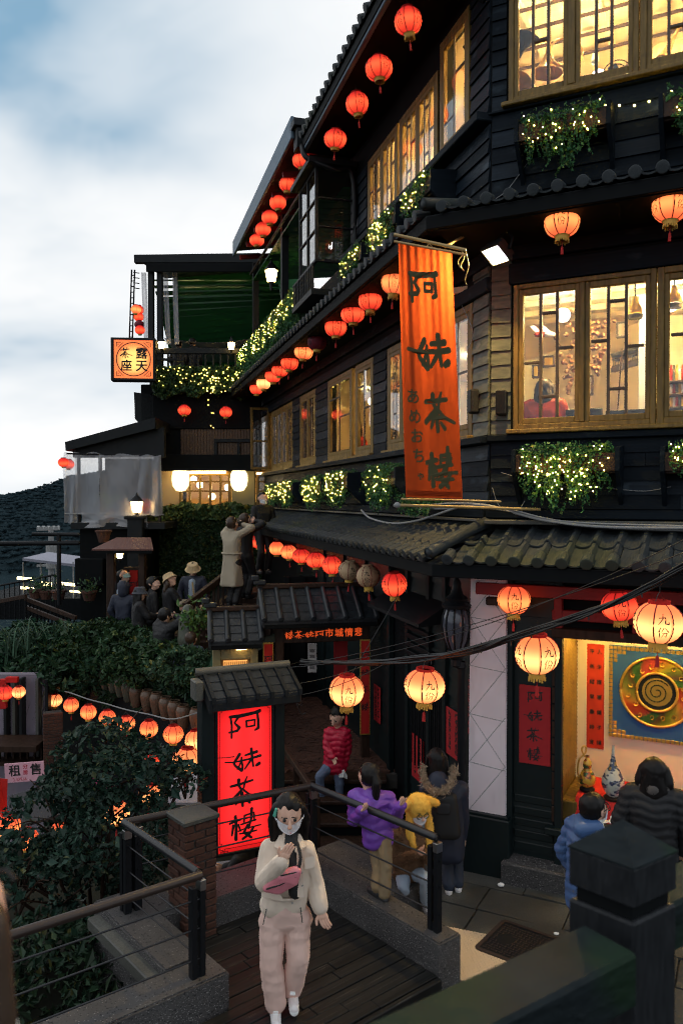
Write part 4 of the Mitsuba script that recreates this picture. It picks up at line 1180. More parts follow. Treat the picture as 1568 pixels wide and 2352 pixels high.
def trailing(F, a0, a1, o, z, drop, nlights, label, box=True, dens=1.0, seed=0, leaf=.034, lights_low=0.85, group='planters with trailing plants'):
    """a plant trailing out of a planter fixed to a facade: a0..a1 along, o out, z rim height, drop = (left, right, middle) lengths"""
    r = np.random.default_rng(seed + 100)
    t = thing('hanging_plant', label, 'hanging plant', group)
    w = a1 - a0
    if box:
        put('planter', cat_mesh([fbox(F, a0 - .08, a1 + .08, .02, .06, z - .22, z, .004), fbox(F, a0 - .08, a1 + .08, o - .02, o + .02, z - .20, z - .03, .004), fbox(F, a0 - .08, a1 + .08, .06, o - .02, z - .22, z - .18, .004)]), 'm_brown', t)
        for a in (a0 - .10, a1 + .10):
            put('bracket', fhexa(F, [(a - .02, .0, z - .55), (a - .02, .0, z + .05), (a - .02, o + .03, z - .20), (a - .02, o + .03, z + .02), (a + .02, .0, z - .55), (a + .02, .0, z + .05), (a + .02, o + .03, z - .20), (a + .02, o + .03, z + .02)]), 'm_black', t)
    P = []
    ns = max(6, int(w * 70 * dens))
    ends = []
    for i in range(ns):
        x = a0 + w * r.uniform(0, 1)
        u = (x - a0) / w
        L = np.interp(u, [0, .15, .5, .85, 1], [drop[0] * .7, drop[0], drop[2], drop[1], drop[1] * .7]) * r.uniform(.55, 1.0)
        oo = o + r.uniform(-.10, .05)
        n = int(L / .011)
        s = np.linspace(0, 1, n)
        zz = z + .05 * np.sin(np.minimum(s * 5, np.pi)) - L * s
        yy = oo + .05 * (1 - np.exp(-s * 6)) + .012 * np.sin(s * 9 + i)
        xx = x + .05 * np.sin(s * 4 + i * 2.1) * s + r.normal(0, .006, n)
        P.append(np.c_[xx, yy + r.normal(0, .012, n), zz])
        ends.append((x, yy[-1] if n else o, z - L))
    nt = int(w * 900 * dens)
    P.append(np.c_[a0 - .05 + (w + .1) * r.uniform(0, 1, nt), o + r.uniform(-.20, .07, nt), z + .06 * r.uniform(-.8, 1, nt) + .03 * np.sin(np.arange(nt))])
    P = F.pts(np.vstack(P))
    v, f = leaves(P, leaf, r, droop=.5, asp=.7)
    put('foliage', (v, f), 'm_leaf', t, color=tint(len(P), (.038, .115, .040), r, .5, .18))
    if nlights:
        Q = []
        for i in range(nlights):
            u = r.uniform(0, 1) ** .9
            x = a0 - .04 + (w + .08) * r.uniform(0, 1)
            L = np.interp((x - a0) / w, [0, .15, .5, .85, 1], [drop[0] * .7, drop[0], drop[2], drop[1], drop[1] * .7])
            Q.append((x, o + .055 + r.uniform(0, .03), z + .05 - L * lights_low * u))
        Q = np.array(Q)
        wire = Q[np.lexsort((Q[:, 0], np.round(Q[:, 2] / .12)))]
        bulbs = cat_mesh([ball(F.p(*q), .0068 * (1 + np.linalg.norm(F.p(*q)[:2]) * .025), 0) for q in Q])
        put('fairy_lights', bulbs, 'm_white', t, emit=GLOWY, kind='stuff')
        put('light_wire', tube(F.pts(bez(wire, 2)), .0022, 3, False), 'm_cable', t)
    return t


def fx(px, py, F, o):
    p = on_face_ray(px, py, F, o)
    return (p - F.o) @ F.a, p[2]


def plant_at(F, px0, px1, py0, py1, o, nl, label, seed, dens=1.0, low=.85, box=True, leaf=.034):
    xa, za = fx(px0, py0, F, o)
    xb, zb = fx(px1, py0, F, o)
    xl, zl = fx((px0 + px1) / 2, py1, F, o)
    xa, xb = sorted((xa, xb))
    zt = (za + zb) / 2
    d = zt - zl
    return trailing(F, xa, xb, o, zt, (d * .85, d * .85, d), nl, label, box, dens, seed, leaf, low)


plant_at(F2, 1210, 1372, 258, 408, .27, 30, 'trailing green plant in a bracketed planter below the top front window, few lights', 1, low=.7)
plant_at(F2, 1545, 1640, 205, 320, .27, 14, 'trailing plant cut by the right frame edge below the top front window', 2)
plant_at(F2, 1203, 1392, 1035, 1188, .27, 95, 'lush trailing plant full of yellow fairy lights below the wide front lattice window', 3, 1.3)
plant_at(F2, 1548, 1640, 1030, 1110, .27, 26, 'lit trailing plant cut by the right frame edge below the wide front window', 4)
for i, (a, b, c, d, nl, nm) in enumerate([(935, 985, 428, 510, 26, 'nearest trailing plant under the top storey side windows'), (858, 905, 505, 600, 60, 'brightly lit trailing plant, second under the top storey side windows'), (790, 828, 585, 655, 18, 'sparsely lit trailing plant, third under the top storey side windows')]):
    plant_at(F1, a, b, c, d, .30, nl, nm, 10 + i, 1.0)
for i, (a, b, c, d, nl, nm) in enumerate([(846, 905, 1080, 1185, 26, 'nearest small trailing plant above the lowest roof, beside the banner'), (755, 796, 1092, 1172, 60, 'second trailing plant from the banner above the lowest roof'), (702, 737, 1102, 1180, 55, 'third trailing plant from the banner above the lowest roof'),
                                          (645, 672, 1112, 1170, 45, 'fourth trailing plant from the banner above the lowest roof'), (616, 640, 1118, 1168, 40, 'farthest trailing plant above the lowest roof, by the masked man')]):
    plant_at(F1, a, b, c, d, .30, nl, nm, 20 + i, 1.0)
plant_at(F1, 925, 1000, 1150, 1190, .3, 0, 'small green plant low behind the foot of the banner', 30, .8, box=False)
# long strip along the terrace rail
trailing(F1, 5.9, 12.9, .62, 7.38, (.85, .8, .95), 330, 'long strip of trailing greenery with dense yellow lights along the terrace rail', False, .75, 41, .05, .55)
# strings of bulbs between the front planters
for nm, pts in (('upper', [(1365, 255), (1400, 240), (1445, 243), (1490, 232), (1530, 218), (1550, 200)]),):
    ft = thing('light_string', 'short string of yellow bulbs between the two top front planters', 'fairy lights')
    Q = bez([on_face_ray(x, y, F2, .12) for x, y in pts], 4)
    put('wire', tube(Q, .003, 4), 'm_cable', ft)
    for q in Q[::3]:
        put('bulb', ball(q, .011, 1), 'm_white', ft, emit=GLOWY)


# ------------------------------------------------------------------ railings of the deck
RZ = 1.0
ra, rb_, rc, rd, re_ = onz(455, 2010, RZ), onz(35, 2145, RZ), onz(285, 1890, RZ), onz(715, 1805, RZ), onz(1003, 1925, RZ)
rl = rb_ + (rb_ - ra) * 1.2


def rail_post(parent, p, z0, d, w=.055):
    """two flat bars with a gap, and a cap plate"""
    d = np.array(d, float)
    d[2] = 0
    d /= np.linalg.norm(d)
    F = Fr((p[0], p[1], 0), d)
    k = put('post', cat_mesh([fbox(F, -.03, .03, -w, -.012, z0, RZ - .04, .004), fbox(F, -.03, .03, .012, w, z0, RZ - .075, .004), fbox(F, -.02, .02, -.012, .012, z0, z0 + .08, 0), fbox(F, -.02, .02, -.012, .012, .7, .74, 0)]), 'm_iron', parent)
    sub = k[len(parent) + 2:]
    put(f'{sub}__cap_plate', fbox(F, -.034, .034, -w - .002, -.008, RZ - .11, RZ - .035, .003), 'm_steel', parent)
    for z in (.40, .62, .83):
        put(f'{sub}__bolt', tube([F.p(0, -w - .012, z), F.p(0, -w + .004, z)], .012, 8), 'm_iron', parent)


def railing(label, pts, posts, mat, wires=(.40, .62, .83), r=.032):
    t = thing('railing', label, 'railing')
    for a, b in zip(pts[:-1], pts[1:]):
        put('handrail', tube([a, b], r, 14), mat, t, smooth=True)
        for z in wires:
            q = lambda p, zz=z: np.array([p[0], p[1], zz])
            put('wire', tube(sag(q(a), q(b), .006, 8), .007, 6), 'm_rail', t, smooth=True)
    for p, z0, d in posts:
        rail_post(t, p, z0, d)
    return t


railing('front deck railing with a rust brown top tube, entering at the lower left', [ra + [.02, 0, 0], rl], [(ra - .01 * A1, .26, A2)], 'm_rust')
railing('short dark railing on the left wall, between the front rail and the brick pier', [rc, ra + [0, .01, .012]], [(rc + [.02, -.03, 0], .26, A1), (rc + [.09, .03, 0], .24, A1)], 'm_rail')
railing('back deck railing passing in front of the red light box sign', [rc, rd], [(rd, .24, A1)], 'm_rust')
railing('right hand deck railing sloping towards the end post beside the child in the yellow hat', [rd, re_ + [0, 0, .0]], [(re_ - [.015, -.02, 0], .24, A1)], 'm_rail')

# brick pier
bp = thing('brick_pier', 'old square red brick pier with a mossy stone cap at the corner of the deck', 'brick pillar')
put('core', fbox(DF, -1.285, -1.015, 1.635, 1.905, -.8, .99, 0), 'm_mortar', bp)
put('cap', fbox(DF, -1.32, -.98, 1.60, 1.94, .985, 1.03, .01), 'm_stone', bp)
for c in range(23):
    z0 = -.55 + c * .0668
    for side in range(4):
        Fs = [Fr(DF.p(-1.3, 1.62, 0), A1, A2), Fr(DF.p(-1.0, 1.62, 0), A2, -A1), Fr(DF.p(-1.0, 1.92, 0), -A1, -A2), Fr(DF.p(-1.3, 1.92, 0), -A2, A1)][side]
        if side in (1, 2) and c < 8:
            continue
        for a, b in ([(0, .19), (.20, .30)] if (c + side) % 2 else [(0, .09), (.10, .30)]):
            o = rng.normal(.0, .003)
            put('brick', fbox(Fs, a + .002, b - .002, o, .05, z0 + rng.normal(0, .0015), z0 + .0565, .006), 'm_brick', bp)

# ------------------------------------------------------------------ the red light box sign
sg_o = at(500, 1969, 8.1)
sg_a = np.array([.905, .425, 0]) / np.linalg.norm([.905, .425])
SF = Fr((sg_o[0], sg_o[1], 0), sg_a, np.array([sg_a[1], -sg_a[0], 0]))
SW, SZ0, SZ1 = .585, .05, 1.60
rs = thing('light_box_sign', 'tall glowing red light box with four black brush characters under its own small tiled roof', 'sign')


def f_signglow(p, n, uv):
    # two brighter upright bands painted into the emission, fading at top and bottom
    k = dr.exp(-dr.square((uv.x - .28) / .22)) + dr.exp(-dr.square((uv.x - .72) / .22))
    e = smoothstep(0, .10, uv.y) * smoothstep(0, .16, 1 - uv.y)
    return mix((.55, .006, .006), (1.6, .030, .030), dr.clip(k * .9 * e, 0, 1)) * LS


v, f = fbox_quad(SF, 0, SW, SZ0, SZ1, .0)
if np.cross(v[f[0][1]] - v[f[0][0]], v[f[0][2]] - v[f[0][0]]) @ SF.b < 0:
    f = f[:, ::-1]
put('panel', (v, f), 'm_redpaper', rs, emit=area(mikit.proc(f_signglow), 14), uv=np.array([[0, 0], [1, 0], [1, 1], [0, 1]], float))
put('box', cat_mesh([fbox(SF, -.04, SW + .04, -.16, -.006, SZ0 - .03, SZ1 + .06, .004), fbox(SF, -.03, 0, -.006, .02, SZ0 - .03, SZ1 + .03, .003), fbox(SF, SW, SW + .03, -.006, .02, SZ0 - .03, SZ1 + .03, .003), fbox(SF, 0, SW, -.006, .02, SZ0 - .03, SZ0, .003), fbox(SF, 0, SW, -.006, .02, SZ1, SZ1 + .03, .003)]), 'm_dark', rs)
for a0, a1 in ((-.17, -.035), (SW + .035, SW + .14)):
    put('post', fbox(SF, a0, a1, -.16, .03, -1.4, SZ1 + .12, .008), 'm_greenblack', rs)
for i, (c, zc, h) in enumerate((('阿', 1.36, .36), ('妹', .985, .33), ('茶', .655, .345), ('樓', .315, .355))):
    put('lettering', text_on(SF, [(c, SW * (.50 if i != 1 else .53), zc, h)], .003, .002), 'm_ink', rs)
tail = brush([([.006, .008, .014], [(.002, 1.045), (.10, 1.035), (.17, 1.035)])])
put('lettering', on_frame(SF, extrude(tail, .002), .0032), 'm_ink', rs)
bd = []
for x in (.022, SW - .022):
    bd.append(brush([(.005, [(x, .17), (x, 1.50)])]))
for z in (.09, 1.535):
    bd.append(brush([(.005, [(.10, z), (SW - .10, z)])]))
for sx, sy, ox, oz in ((1, 1, .022, .07), (-1, 1, SW - .022, .07), (1, -1, .022, 1.58), (-1, -1, SW - .022, 1.58)):
    key = [[(0, .10), (0, .075), (.022, .075), (.022, .05), (.0, .05), (0, .015), (.03, .015), (.03, .0)], [(.03, .0), (.05, 0), (.05, .022), (.075, .022), (.10, .022)]]
    if sy < 0 and sx > 0 or True:
        for kk in key:
            bd.append(brush([(.005, [(ox + sx * a, oz + sy * b) for a, b in kk])]))
for dx in (0, .045):
    bd.append(brush([(.005, [(.03 + dx, .03), (.03 + dx, .065), (.062 + dx, .065), (.062 + dx, .03), (.03 + dx, .03)])]))
put('border_line', on_frame(SF, extrude(so.unary_union(bd), .0015), .003), 'm_ink', rs)
# its roof
rz0, rz1 = 1.90, 1.71
put('roof', fhexa(SF, [(-.14, -.42, rz1 - .03), (-.14, -.42, rz1), (-.14, -.06, rz0 - .05), (-.14, -.06, rz0), (SW + .22, -.42, rz1 - .03), (SW + .22, -.42, rz1), (SW + .22, -.06, rz0 - .05), (SW + .22, -.06, rz0)]), 'm_slate', rs)
rt_ = put('roof', fhexa(SF, [(-.14, -.06, rz0 - .05), (-.14, -.06, rz0), (-.14, .30, rz1 - .03), (-.14, .30, rz1), (SW + .22, -.06, rz0 - .05), (SW + .22, -.06, rz0), (SW + .22, .30, rz1 - .03), (SW + .22, .30, rz1)]), 'm_slate', rs)
sub = rt_[len(rs) + 2:]
for k in range(7):
    x = -.125 + k * (SW + .33) / 6
    put(f'{sub}__batten', fhexa(SF, [(x - .018, -.06, rz0), (x - .018, -.06, rz0 + .04), (x - .018, .32, rz1 - .03), (x - .018, .32, rz1 + .035), (x + .018, -.06, rz0), (x + .018, -.06, rz0 + .04), (x + .018, .32, rz1 - .03), (x + .018, .32, rz1 + .035)]), 'm_dark', rs)
    if k < 6:
        for j in range(3):
            u0, u1 = j / 3, (j + 1) / 3 + .04
            o0, o1 = -.05 + .34 * u0, -.05 + .34 * min(u1, 1.0)
            q0, q1 = rz0 + (rz1 - rz0) * u0, rz0 + (rz1 - rz0) * min(u1, 1.0)
            xa, xb = x + .02, x + (SW + .33) / 6 - .02
            put(f'{sub}__shingle', fhexa(SF, [(xa, o0, q0), (xa, o0, q0 + .008), (xa, o1, q1 + .004), (xa, o1, q1 + .02), (xb, o0, q0), (xb, o0, q0 + .008), (xb, o1, q1 + .004), (xb, o1, q1 + .02)]), 'm_slate', rs)
put('ridge_pole', tube([SF.p(-.21, -.06, rz0 + .03), SF.p(SW + .22, -.06, rz0 + .03)], .042, 10), 'm_stone', rs, smooth=True)
put('fascia', fbox(SF, -.14, SW + .22, .27, .30, rz1 - .11, rz1 - .03, .006), 'm_dark', rs)
put('barge_board', fhexa(SF, [(-.17, -.06, rz0 - .10), (-.17, -.06, rz0 + .01), (-.17, .31, rz1 - .12), (-.17, .31, rz1 + .01), (-.14, -.06, rz0 - .10), (-.14, -.06, rz0 + .01), (-.14, .31, rz1 - .12), (-.14, .31, rz1 + .01)]), 'm_dark', rs)
fl = Fr(SF.p(-.22, .05, rz0 - .12), sg_a, SF.b)
put('flood_lamp', fbox(fl, -.05, .04, -.10, .10, -.10, .10, .012), 'm_stone', rs, label='grey flood lamp box on the left gable of the sign roof')

# ------------------------------------------------------------------ brick path, steps and the roofed gate behind
PZ = -.10
pth = sg.Polygon([(-1.5, 11.0), (.95, 11.0), (.1, 14.2), (-.6, 17), (-2.2, 17)])
v, f = extrude(pth, .2)
put('path', (v + [0, 0, PZ - .235], f), 'm_mortar', kind='structure')
pf_ = Fr((-.3, 11.05, PZ), (.93, -.36, 0), (.36, .93, 0))
bricks, rest = [], []
for i in range(-22, 20):
    for j in range(-12, 62):
        x, y = i * .205 + (j % 2) * .10, j * .104
        c = pf_.p(x + .1, y + .05, 0)
        if pth.buffer(-.07).contains(sg.Point(c[0], c[1])):
            dz = rng.normal(0, .004, 4)
            p = [(x, y, -.05), (x, y, dz[0]), (x, y + .096, -.05), (x, y + .096, dz[1]), (x + .197, y, -.05), (x + .197, y, dz[2]), (x + .197, y + .096, -.05), (x + .197, y + .096, dz[3])]
            bricks.append((c[1] + abs(c[0] + .2) * 1.5, fhexa(pf_, p)))
bricks.sort(key=lambda q: q[0])
for k, (_, m) in enumerate(bricks):
    if k < 300:
        put('path__brick', m, 'm_brick')
    else:
        rest.append(m)
put('path__far_bricks', cat_mesh(rest), 'm_brick', kind='stuff')
stp = thing('wooden_steps', 'dark timber edged steps going up to the brick path under the gate', 'steps')
for k in range(5):
    z, y1 = PZ - .02 - .16 * k, 11.05 - .33 * k
    put('tread', fbox(W0, -1.25, .62 + .09 * k, y1 - .33, y1 + .03, z - .055, z, .012), 'm_brown', stp)
    put('riser', fbox(W0, -1.22, .60 + .09 * k, y1 - .30, y1 - .26, z - .17, z - .056, 0), 'm_deep', stp)
hr_ = thing('step_handrail', 'weathered handrail descending beside the steps behind the sign', 'handrail')
put('rail', beam(at(640, 1700, 11.2), at(728, 1832, 9.3), .06, .08), 'm_rust', hr_)
put('rail', beam(at(650, 1790, 11.2), at(720, 1880, 9.3), .04, .05), 'm_brown', hr_)
for u in (.0, .5, 1.0):
    p = at(640, 1700, 11.2) * (1 - u) + at(728, 1832, 9.3) * u
    put('post', fbox(Fr(p, (1, 0, 0)), -.035, .035, -.035, .035, -1.0, 0), 'm_brown', hr_)

go = at(645, 1470, 11.4)
ga = np.array([.98, .19, 0]) / np.linalg.norm([.98, .19])
GF = Fr((go[0], go[1], 0), ga, np.array([ga[1], -ga[0], 0]))
gt = thing('roofed_gate', 'dark timber gate with a tiled roof and a board of orange characters', 'gate')
put('beam', fbox(GF, -.06, 1.30, -.06, .02, 1.62, 1.86, .008), 'm_brown', gt)
plain('m_orangeink', (0.75, 0.10, 0.02), 0.6)
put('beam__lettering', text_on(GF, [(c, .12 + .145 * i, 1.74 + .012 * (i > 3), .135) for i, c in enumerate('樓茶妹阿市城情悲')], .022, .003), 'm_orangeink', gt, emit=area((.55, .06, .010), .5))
put('beam__gilt_edge', fbox(GF, -.02, 1.22, .005, .026, 1.862, 1.875, .002), 'm_gold', gt)
for a in (-.02, 1.24):
    put('leg', fbox(GF, a - .06, a + .06, -.08, .03, -.25, 1.95), 'm_brown', gt)
for a in (-.19, 1.22):
    cp = put('couplet_board', fbox(GF, a - .075, a + .075, .06, .085, .25, 1.65, .01), 'm_gold', gt)
    sub = cp[len(gt) + 2:]
    put(f'{sub}__face', fbox(GF, a - .062, a + .062, .0855, .088, .27, 1.63, 0), 'm_lampred', gt)
    put(f'{sub}__lettering', text_on(GF, [(c, a, 1.42 - .25 * i, .13) for i, c in enumerate('阿妹茶樓')], .089, .002), 'm_ink', gt)


def gate_roof(a0, a1, zr, ze, b0, b1, nroll, nm):
    r = put(nm, cat_mesh([fhexa(GF, [(a0, b0, zr - .07), (a0, b0, zr), (a0, b1, ze - .05), (a0, b1, ze), (a1, b0, zr - .07), (a1, b0, zr), (a1, b1, ze - .05), (a1, b1, ze)]),
                          fhexa(GF, [(a0, b0 - (b1 - b0), ze - .05), (a0, b0 - (b1 - b0), ze), (a0, b0, zr - .07), (a0, b0, zr - .001), (a1, b0 - (b1 - b0), ze - .05), (a1, b0 - (b1 - b0), ze), (a1, b0, zr - .07), (a1, b0, zr - .001)])]), 'm_slate', gt)
    sub = r[len(gt) + 2:]
    w = (a1 - a0) / nroll
    for k in range(nroll + 1):
        x = a0 + k * w
        put(f'{sub}__roll', tube([GF.p(x, b0, zr + .02), GF.p(x, b1 + .02, ze + .02), GF.p(x, b1 + .03, ze + .018)], [.038, .042, .03], 10), 'm_slate', gt, smooth=True)
        if k < nroll:
            for j in range(4):
                u0, u1 = j / 4, (j + 1) / 4 + .03
                p = [(x + .03, b0 + (b1 - b0) * u0, zr + (ze - zr) * u0 + .002), (x + .03, b0 + (b1 - b0) * u0, zr + (ze - zr) * u0 + .010), (x + .03, b0 + (b1 - b0) * u1, zr + (ze - zr) * u1 + .006), (x + .03, b0 + (b1 - b0) * u1, zr + (ze - zr) * u1 + .024)]
                put(f'{sub}__tile', fhexa(GF, p + [(q[0] + w - .06, q[1], q[2]) for q in p]), 'm_slate', gt)
    put(f'{sub}__ridge', fbox(GF, a0 - .05, a1 + .03, b0 - .05, b0 + .05, zr, zr + .075, .02), 'm_brown', gt)
    put(f'{sub}__fascia', fbox(GF, a0, a1, b1 - .04, b1 - .01, ze - .11, ze - .04, .004), 'm_deep', gt)
    put(f'{sub}__gable', fhexa(GF, [(a0 - .03, b0 - .3, zr - .30), (a0 - .03, b0, zr + .04), (a0 - .03, b1 + .02, ze - .08), (a0 - .03, b1 + .02, ze + .06), (a0, b0 - .3, zr - .30), (a0, b0, zr + .04), (a0, b1 + .02, ze - .08), (a0, b1 + .02, ze + .06)]), 'm_slate', gt)


gate_roof(-.26, 1.36, 2.36, 1.98, -.42, .26, 7, 'roof')
gate_roof(-1.0, -.30, 2.06, 1.72, -.30, .30, 3, 'side_roof')
for a, z in ((-.36, 2.43), (-1.08, 2.12)):
    put('ridge_finial', cat_mesh([fbox(GF, a, a + .18, -.42 if a > -.5 else -.35, -.30 if a > -.5 else -.24, z, z + .07, .015), fbox(GF, a - .03, a + .08, -.42 if a > -.5 else -.35, -.30 if a > -.5 else -.24, z + .06, z + .14, .02)]), 'm_slate', gt)
# lamp box under the side roof
plain('m_olive', (0.20, 0.17, 0.085), 0.5)
put('lamp_case', cat_mesh([fbox(GF, -.97, -.86, -.1, .14, -.6, 1.62), fbox(GF, -.44, -.34, -.1, .14, -.6, 1.62), fbox(GF, -.86, -.44, -.1, .13, 1.44, 1.62), fbox(GF, -.86, -.44, -.1, .13, -.6, .60), fbox(GF, -.97, -.34, -.1, .0, .6, 1.44)]), 'm_olive', gt)
lc = put('lamp_panel', fbox(GF, -.82, -.48, .0, .02, .62, 1.40, 0), 'm_goldpaper', gt, emit=area((1.25, .50, .13), 2), label='backlit ribbed panel with a pale raised character')
sub = lc[len(gt) + 2:]
for k in range(12):
    put(f'{sub}__rib', tube([GF.p(-.805 + .0285 * k, .022, .63), GF.p(-.805 + .0285 * k, .022, 1.39)], .008, 6), 'm_gold', gt)
put(f'{sub}__lettering', text_on(GF, [('阿', -.65, 1.17, .25)], .034, .01), 'm_white', gt, emit=area((2.4, 1.9, .9), 1))
put('downlight', fbox(GF, -.66, -.50, .14, .26, 1.60, 1.66, .01), 'm_dark', gt)
put('downlight__bulb', fbox(GF, -.65, -.51, .15, .25, 1.590, 1.598, 0), 'm_white', gt, emit=area((9, 5.5, 2.0), 1.5))
# notices hanging in the gateway
nt = put('hanging_notice', fbox(Fr(at(717, 1530, 12.6), (1, 0, 0)), -.07, .07, -.01, .01, -.10, .36, .003), 'm_white', label='white paper notice strip hanging in the gateway', cat='notice')
put('hanging_notice__print', cat_mesh([fbox(Fr(at(717, 1530, 12.6), (1, 0, 0)), -.04, .04, -.013, -.0101, -.05 + .09 * k, .0 + .09 * k, 0) for k in range(4)]), 'm_greycable')
put('red_paper_strip', fbox(Fr(at(782, 1530, 12.4), (1, 0, 0)), -.11, .11, -.008, .008, -.42, .42, .003), 'm_redpaper', label='long red paper strip hanging inside the gateway', cat='paper strip')
# dark timber side of the passage beyond the gate
put('passage_wall', cat_mesh([fbox(W0, -1.1, .8, 15.2, 15.3, -.4, 2.2, 0)] + [fbox(W0, -1.05 + .3 * k, -.99 + .3 * k, 15.12, 15.2, -.4, 2.2, 0) for k in range(6)]), 'm_deep', label='dark slatted timber wall at the end of the gateway passage', cat='wall')

# ------------------------------------------------------------------ iron street lamp, papers, fittings on the dark wall
sl = thing('street_lamp', 'unlit black iron street lamp with a ribbed onion globe beside the pale pillar', 'street lamp')
lp = at(1048, 1440, 8.25)
Lf = Fr((lp[0], lp[1], 0), (1, 0, 0))
zc = lp[2]
gl = [(.05, -.26), (.085, -.22), (.125, -.12), (.145, 0), (.14, .10), (.11, .19), (.06, .22)]
plain('m_smoke', (0.06, 0.065, 0.085), 0.15, spec=0.6)
put('globe', lathe(gl, 24, (lp[0], lp[1], zc)), 'm_smoke', sl, smooth=True)
for k in range(10):
    t = k * np.pi / 5
    put('globe_rib', tube([(lp[0] + (r + .004) * math.cos(t), lp[1] + (r + .004) * math.sin(t), zc + z) for r, z in gl], .010, 5), 'm_iron', sl, smooth=True)
put('crown', lathe([(.06, .20), (.15, .20), (.155, .235), (.11, .27), (.12, .30), (.07, .34), (.045, .42), (.05, .45), (.025, .50), (.018, .60), (.004, .64)], 16, (lp[0], lp[1], zc)), 'm_iron', sl, smooth=40)
put('collar', lathe([(.03, -.42), (.06, -.40), (.055, -.34), (.09, -.30), (.10, -.25), (.05, -.22)], 16, (lp[0], lp[1], zc)), 'm_iron', sl, smooth=40)
pp = at(1064, 1700, 8.25)
put('post', lathe([(.085, -.6), (.085, .3), (.06, .42), (.05, .5), (.042, .6), (.040, zc - .44), (.055, zc - .42), (.04, zc - .36)], 14, (lp[0] + .05, lp[1], 0)), 'm_iron', sl, smooth=40)
put('arm', tube(bez([(lp[0] + .05, lp[1], zc - .42), (lp[0] + .02, lp[1], zc - .40), (lp[0], lp[1], zc - .38)], 4), .035, 8), 'm_iron', sl, smooth=True)


def wall_paper(px0, px1, py0, py1, F, o, label, chars=None):
    a, b = on_face_ray(px0, py0, F, o), on_face_ray(px1, py1, F, o)
    xa, xb = sorted(((a - F.o) @ F.a, (b - F.o) @ F.a))
    k = put('red_couplet', fbox(F, xa, xb, o - .006, o, min(a[2], b[2]), max(a[2], b[2]), .001), 'm_redpaper', label=label, cat='red paper')
    h = abs(a[2] - b[2])
    if chars:
        items = [(c, (xa + xb) / 2 * (-1 if F is F1 else 1), max(a[2], b[2]) - h * (.14 + .24 * i), min(h * .20, (xb - xa) * .72)) for i, c in enumerate(chars)]
        FF = Fr(F.o, -F.a, F.b) if F is F1 else F
        put(f'{k}__lettering', text_on(FF, items, o + .0005, .0015), 'm_ink')
    else:
        r2 = np.random.default_rng(int(px0))
        m = []
        for c in range(2):
            for i in range(7):
                x, z = xa + (xb - xa) * (.3 + .4 * c), max(a[2], b[2]) - h * (.09 + .125 * i)
                s_ = [(.012, [(x + r2.uniform(-.03, .03), z + r2.uniform(-.03, .03)), (x + r2.uniform(-.03, .03), z + r2.uniform(-.03, .03))]) for _ in range(5)]
                m.append(brush(s_))
        put(f'{k}__lettering', on_frame(F, extrude(so.unary_union(m), .0015), o + .0005), 'm_ink')


wall_paper(1192, 1263, 1572, 1762, F2, .045, 'red paper with four black brush characters on the dark door by the pillar', '阿妹茶樓')
wall_paper(945, 972, 1682, 1806, F1, .05, 'lower left red couplet sheet on the dark wall behind the crowding children')
wall_paper(1022, 1058, 1620, 1755, F1, .05, 'taller red couplet sheet on the dark wall left of the lamp post')
wall_paper(1075, 1082, 1560, 1690, F1, .05, 'narrow red paper sheet glimpsed between lamp post and pillar')
wall_paper(1018, 1062, 1960, 2050, F1, .05, 'red sheet low on the dark wall behind the fur hooded person')
wall_paper(858, 873, 1570, 1665, F1, .05, 'small pale pink poster sheet beside the gate leg')
for i, (px, py, w_) in enumerate(((965, 1400, .55), )):
    p = on_face_ray(px, py, F1, .0)
    t_ = (p - F1.o) @ F1.a
    hd = thing('wall_hood', 'small dark hood projecting over a vent box on the side wall', 'hood')
    put('hood', fhexa(F1, [(t_ - 1.0, .0, p[2] - .02), (t_ - 1.0, .0, p[2] + .22), (t_ - 1.0, .42, p[2] - .06), (t_ - 1.0, .42, p[2] - .02), (t_ + .9, .0, p[2] - .02), (t_ + .9, .0, p[2] + .22), (t_ + .9, .42, p[2] - .06), (t_ + .9, .42, p[2] - .02)]), 'm_iron', hd)
    for k in range(4):
        put('vent_slat', fbox(F1, t_ - .5, t_ + .3, .0, .10, p[2] - .28 - .11 * k, p[2] - .22 - .11 * k, .006), 'm_iron', hd)
gw = thing('barred_window', 'dark window with upright iron bars low on the side wall', 'window')
p = on_face_ray(985, 1650, F1, .02)
t_ = (p - F1.o) @ F1.a
put('frame', fbox(F1, t_ - .5, t_ + .6, -.01, .03, p[2] - .75, p[2] + .45), 'm_deep', gw)
for k in range(8):
    put('bar', tube([F1.p(t_ - .4 + .13 * k, .06, p[2] - .7), F1.p(t_ - .4 + .13 * k, .06, p[2] + .4)], .011, 6), 'm_iron', gw)

# ------------------------------------------------------------------ cables
cb = thing('cable_bundle', 'sagging bundle of black cables slung across the street over the lanterns', 'cables')
base = [at(690, 1520, 9.0), at(840, 1522, 8.6), at(960, 1515, 8.0), at(1080, 1495, 7.4), at(1200, 1460, 6.9), at(1330, 1415, 6.5), at(1450, 1365, 6.2), at(1570, 1305, 5.9), at(1700, 1235, 5.6)]
crng = np.random.default_rng(9)
for k in range(12):
    off = crng.normal(0, .022, (len(base), 3)) * np.array([.3, 1, 1])
    put('cable', tube(bez(np.array(base) + off, 6), crng.uniform(.006, .013), 6), 'm_cable', cb, smooth=True)
for k, (a, b, d) in enumerate(((at(700, 1525, 9), at(1620, 1250, 6), .10), (at(640, 1535, 9), at(1600, 1225, 6), .22), (at(460, 1560, 8), at(690, 1520, 9), .03), (at(470, 1575, 8), at(860, 1520, 8.6), .12), (at(480, 1590, 8.0), at(900, 1515, 8.4), .20), (at(800, 1560, 9), at(935, 1330, 9.4), .01))):
    put('thin_wire', tube(sag(a, b, d), .004, 5), 'm_cable', cb, smooth=True)
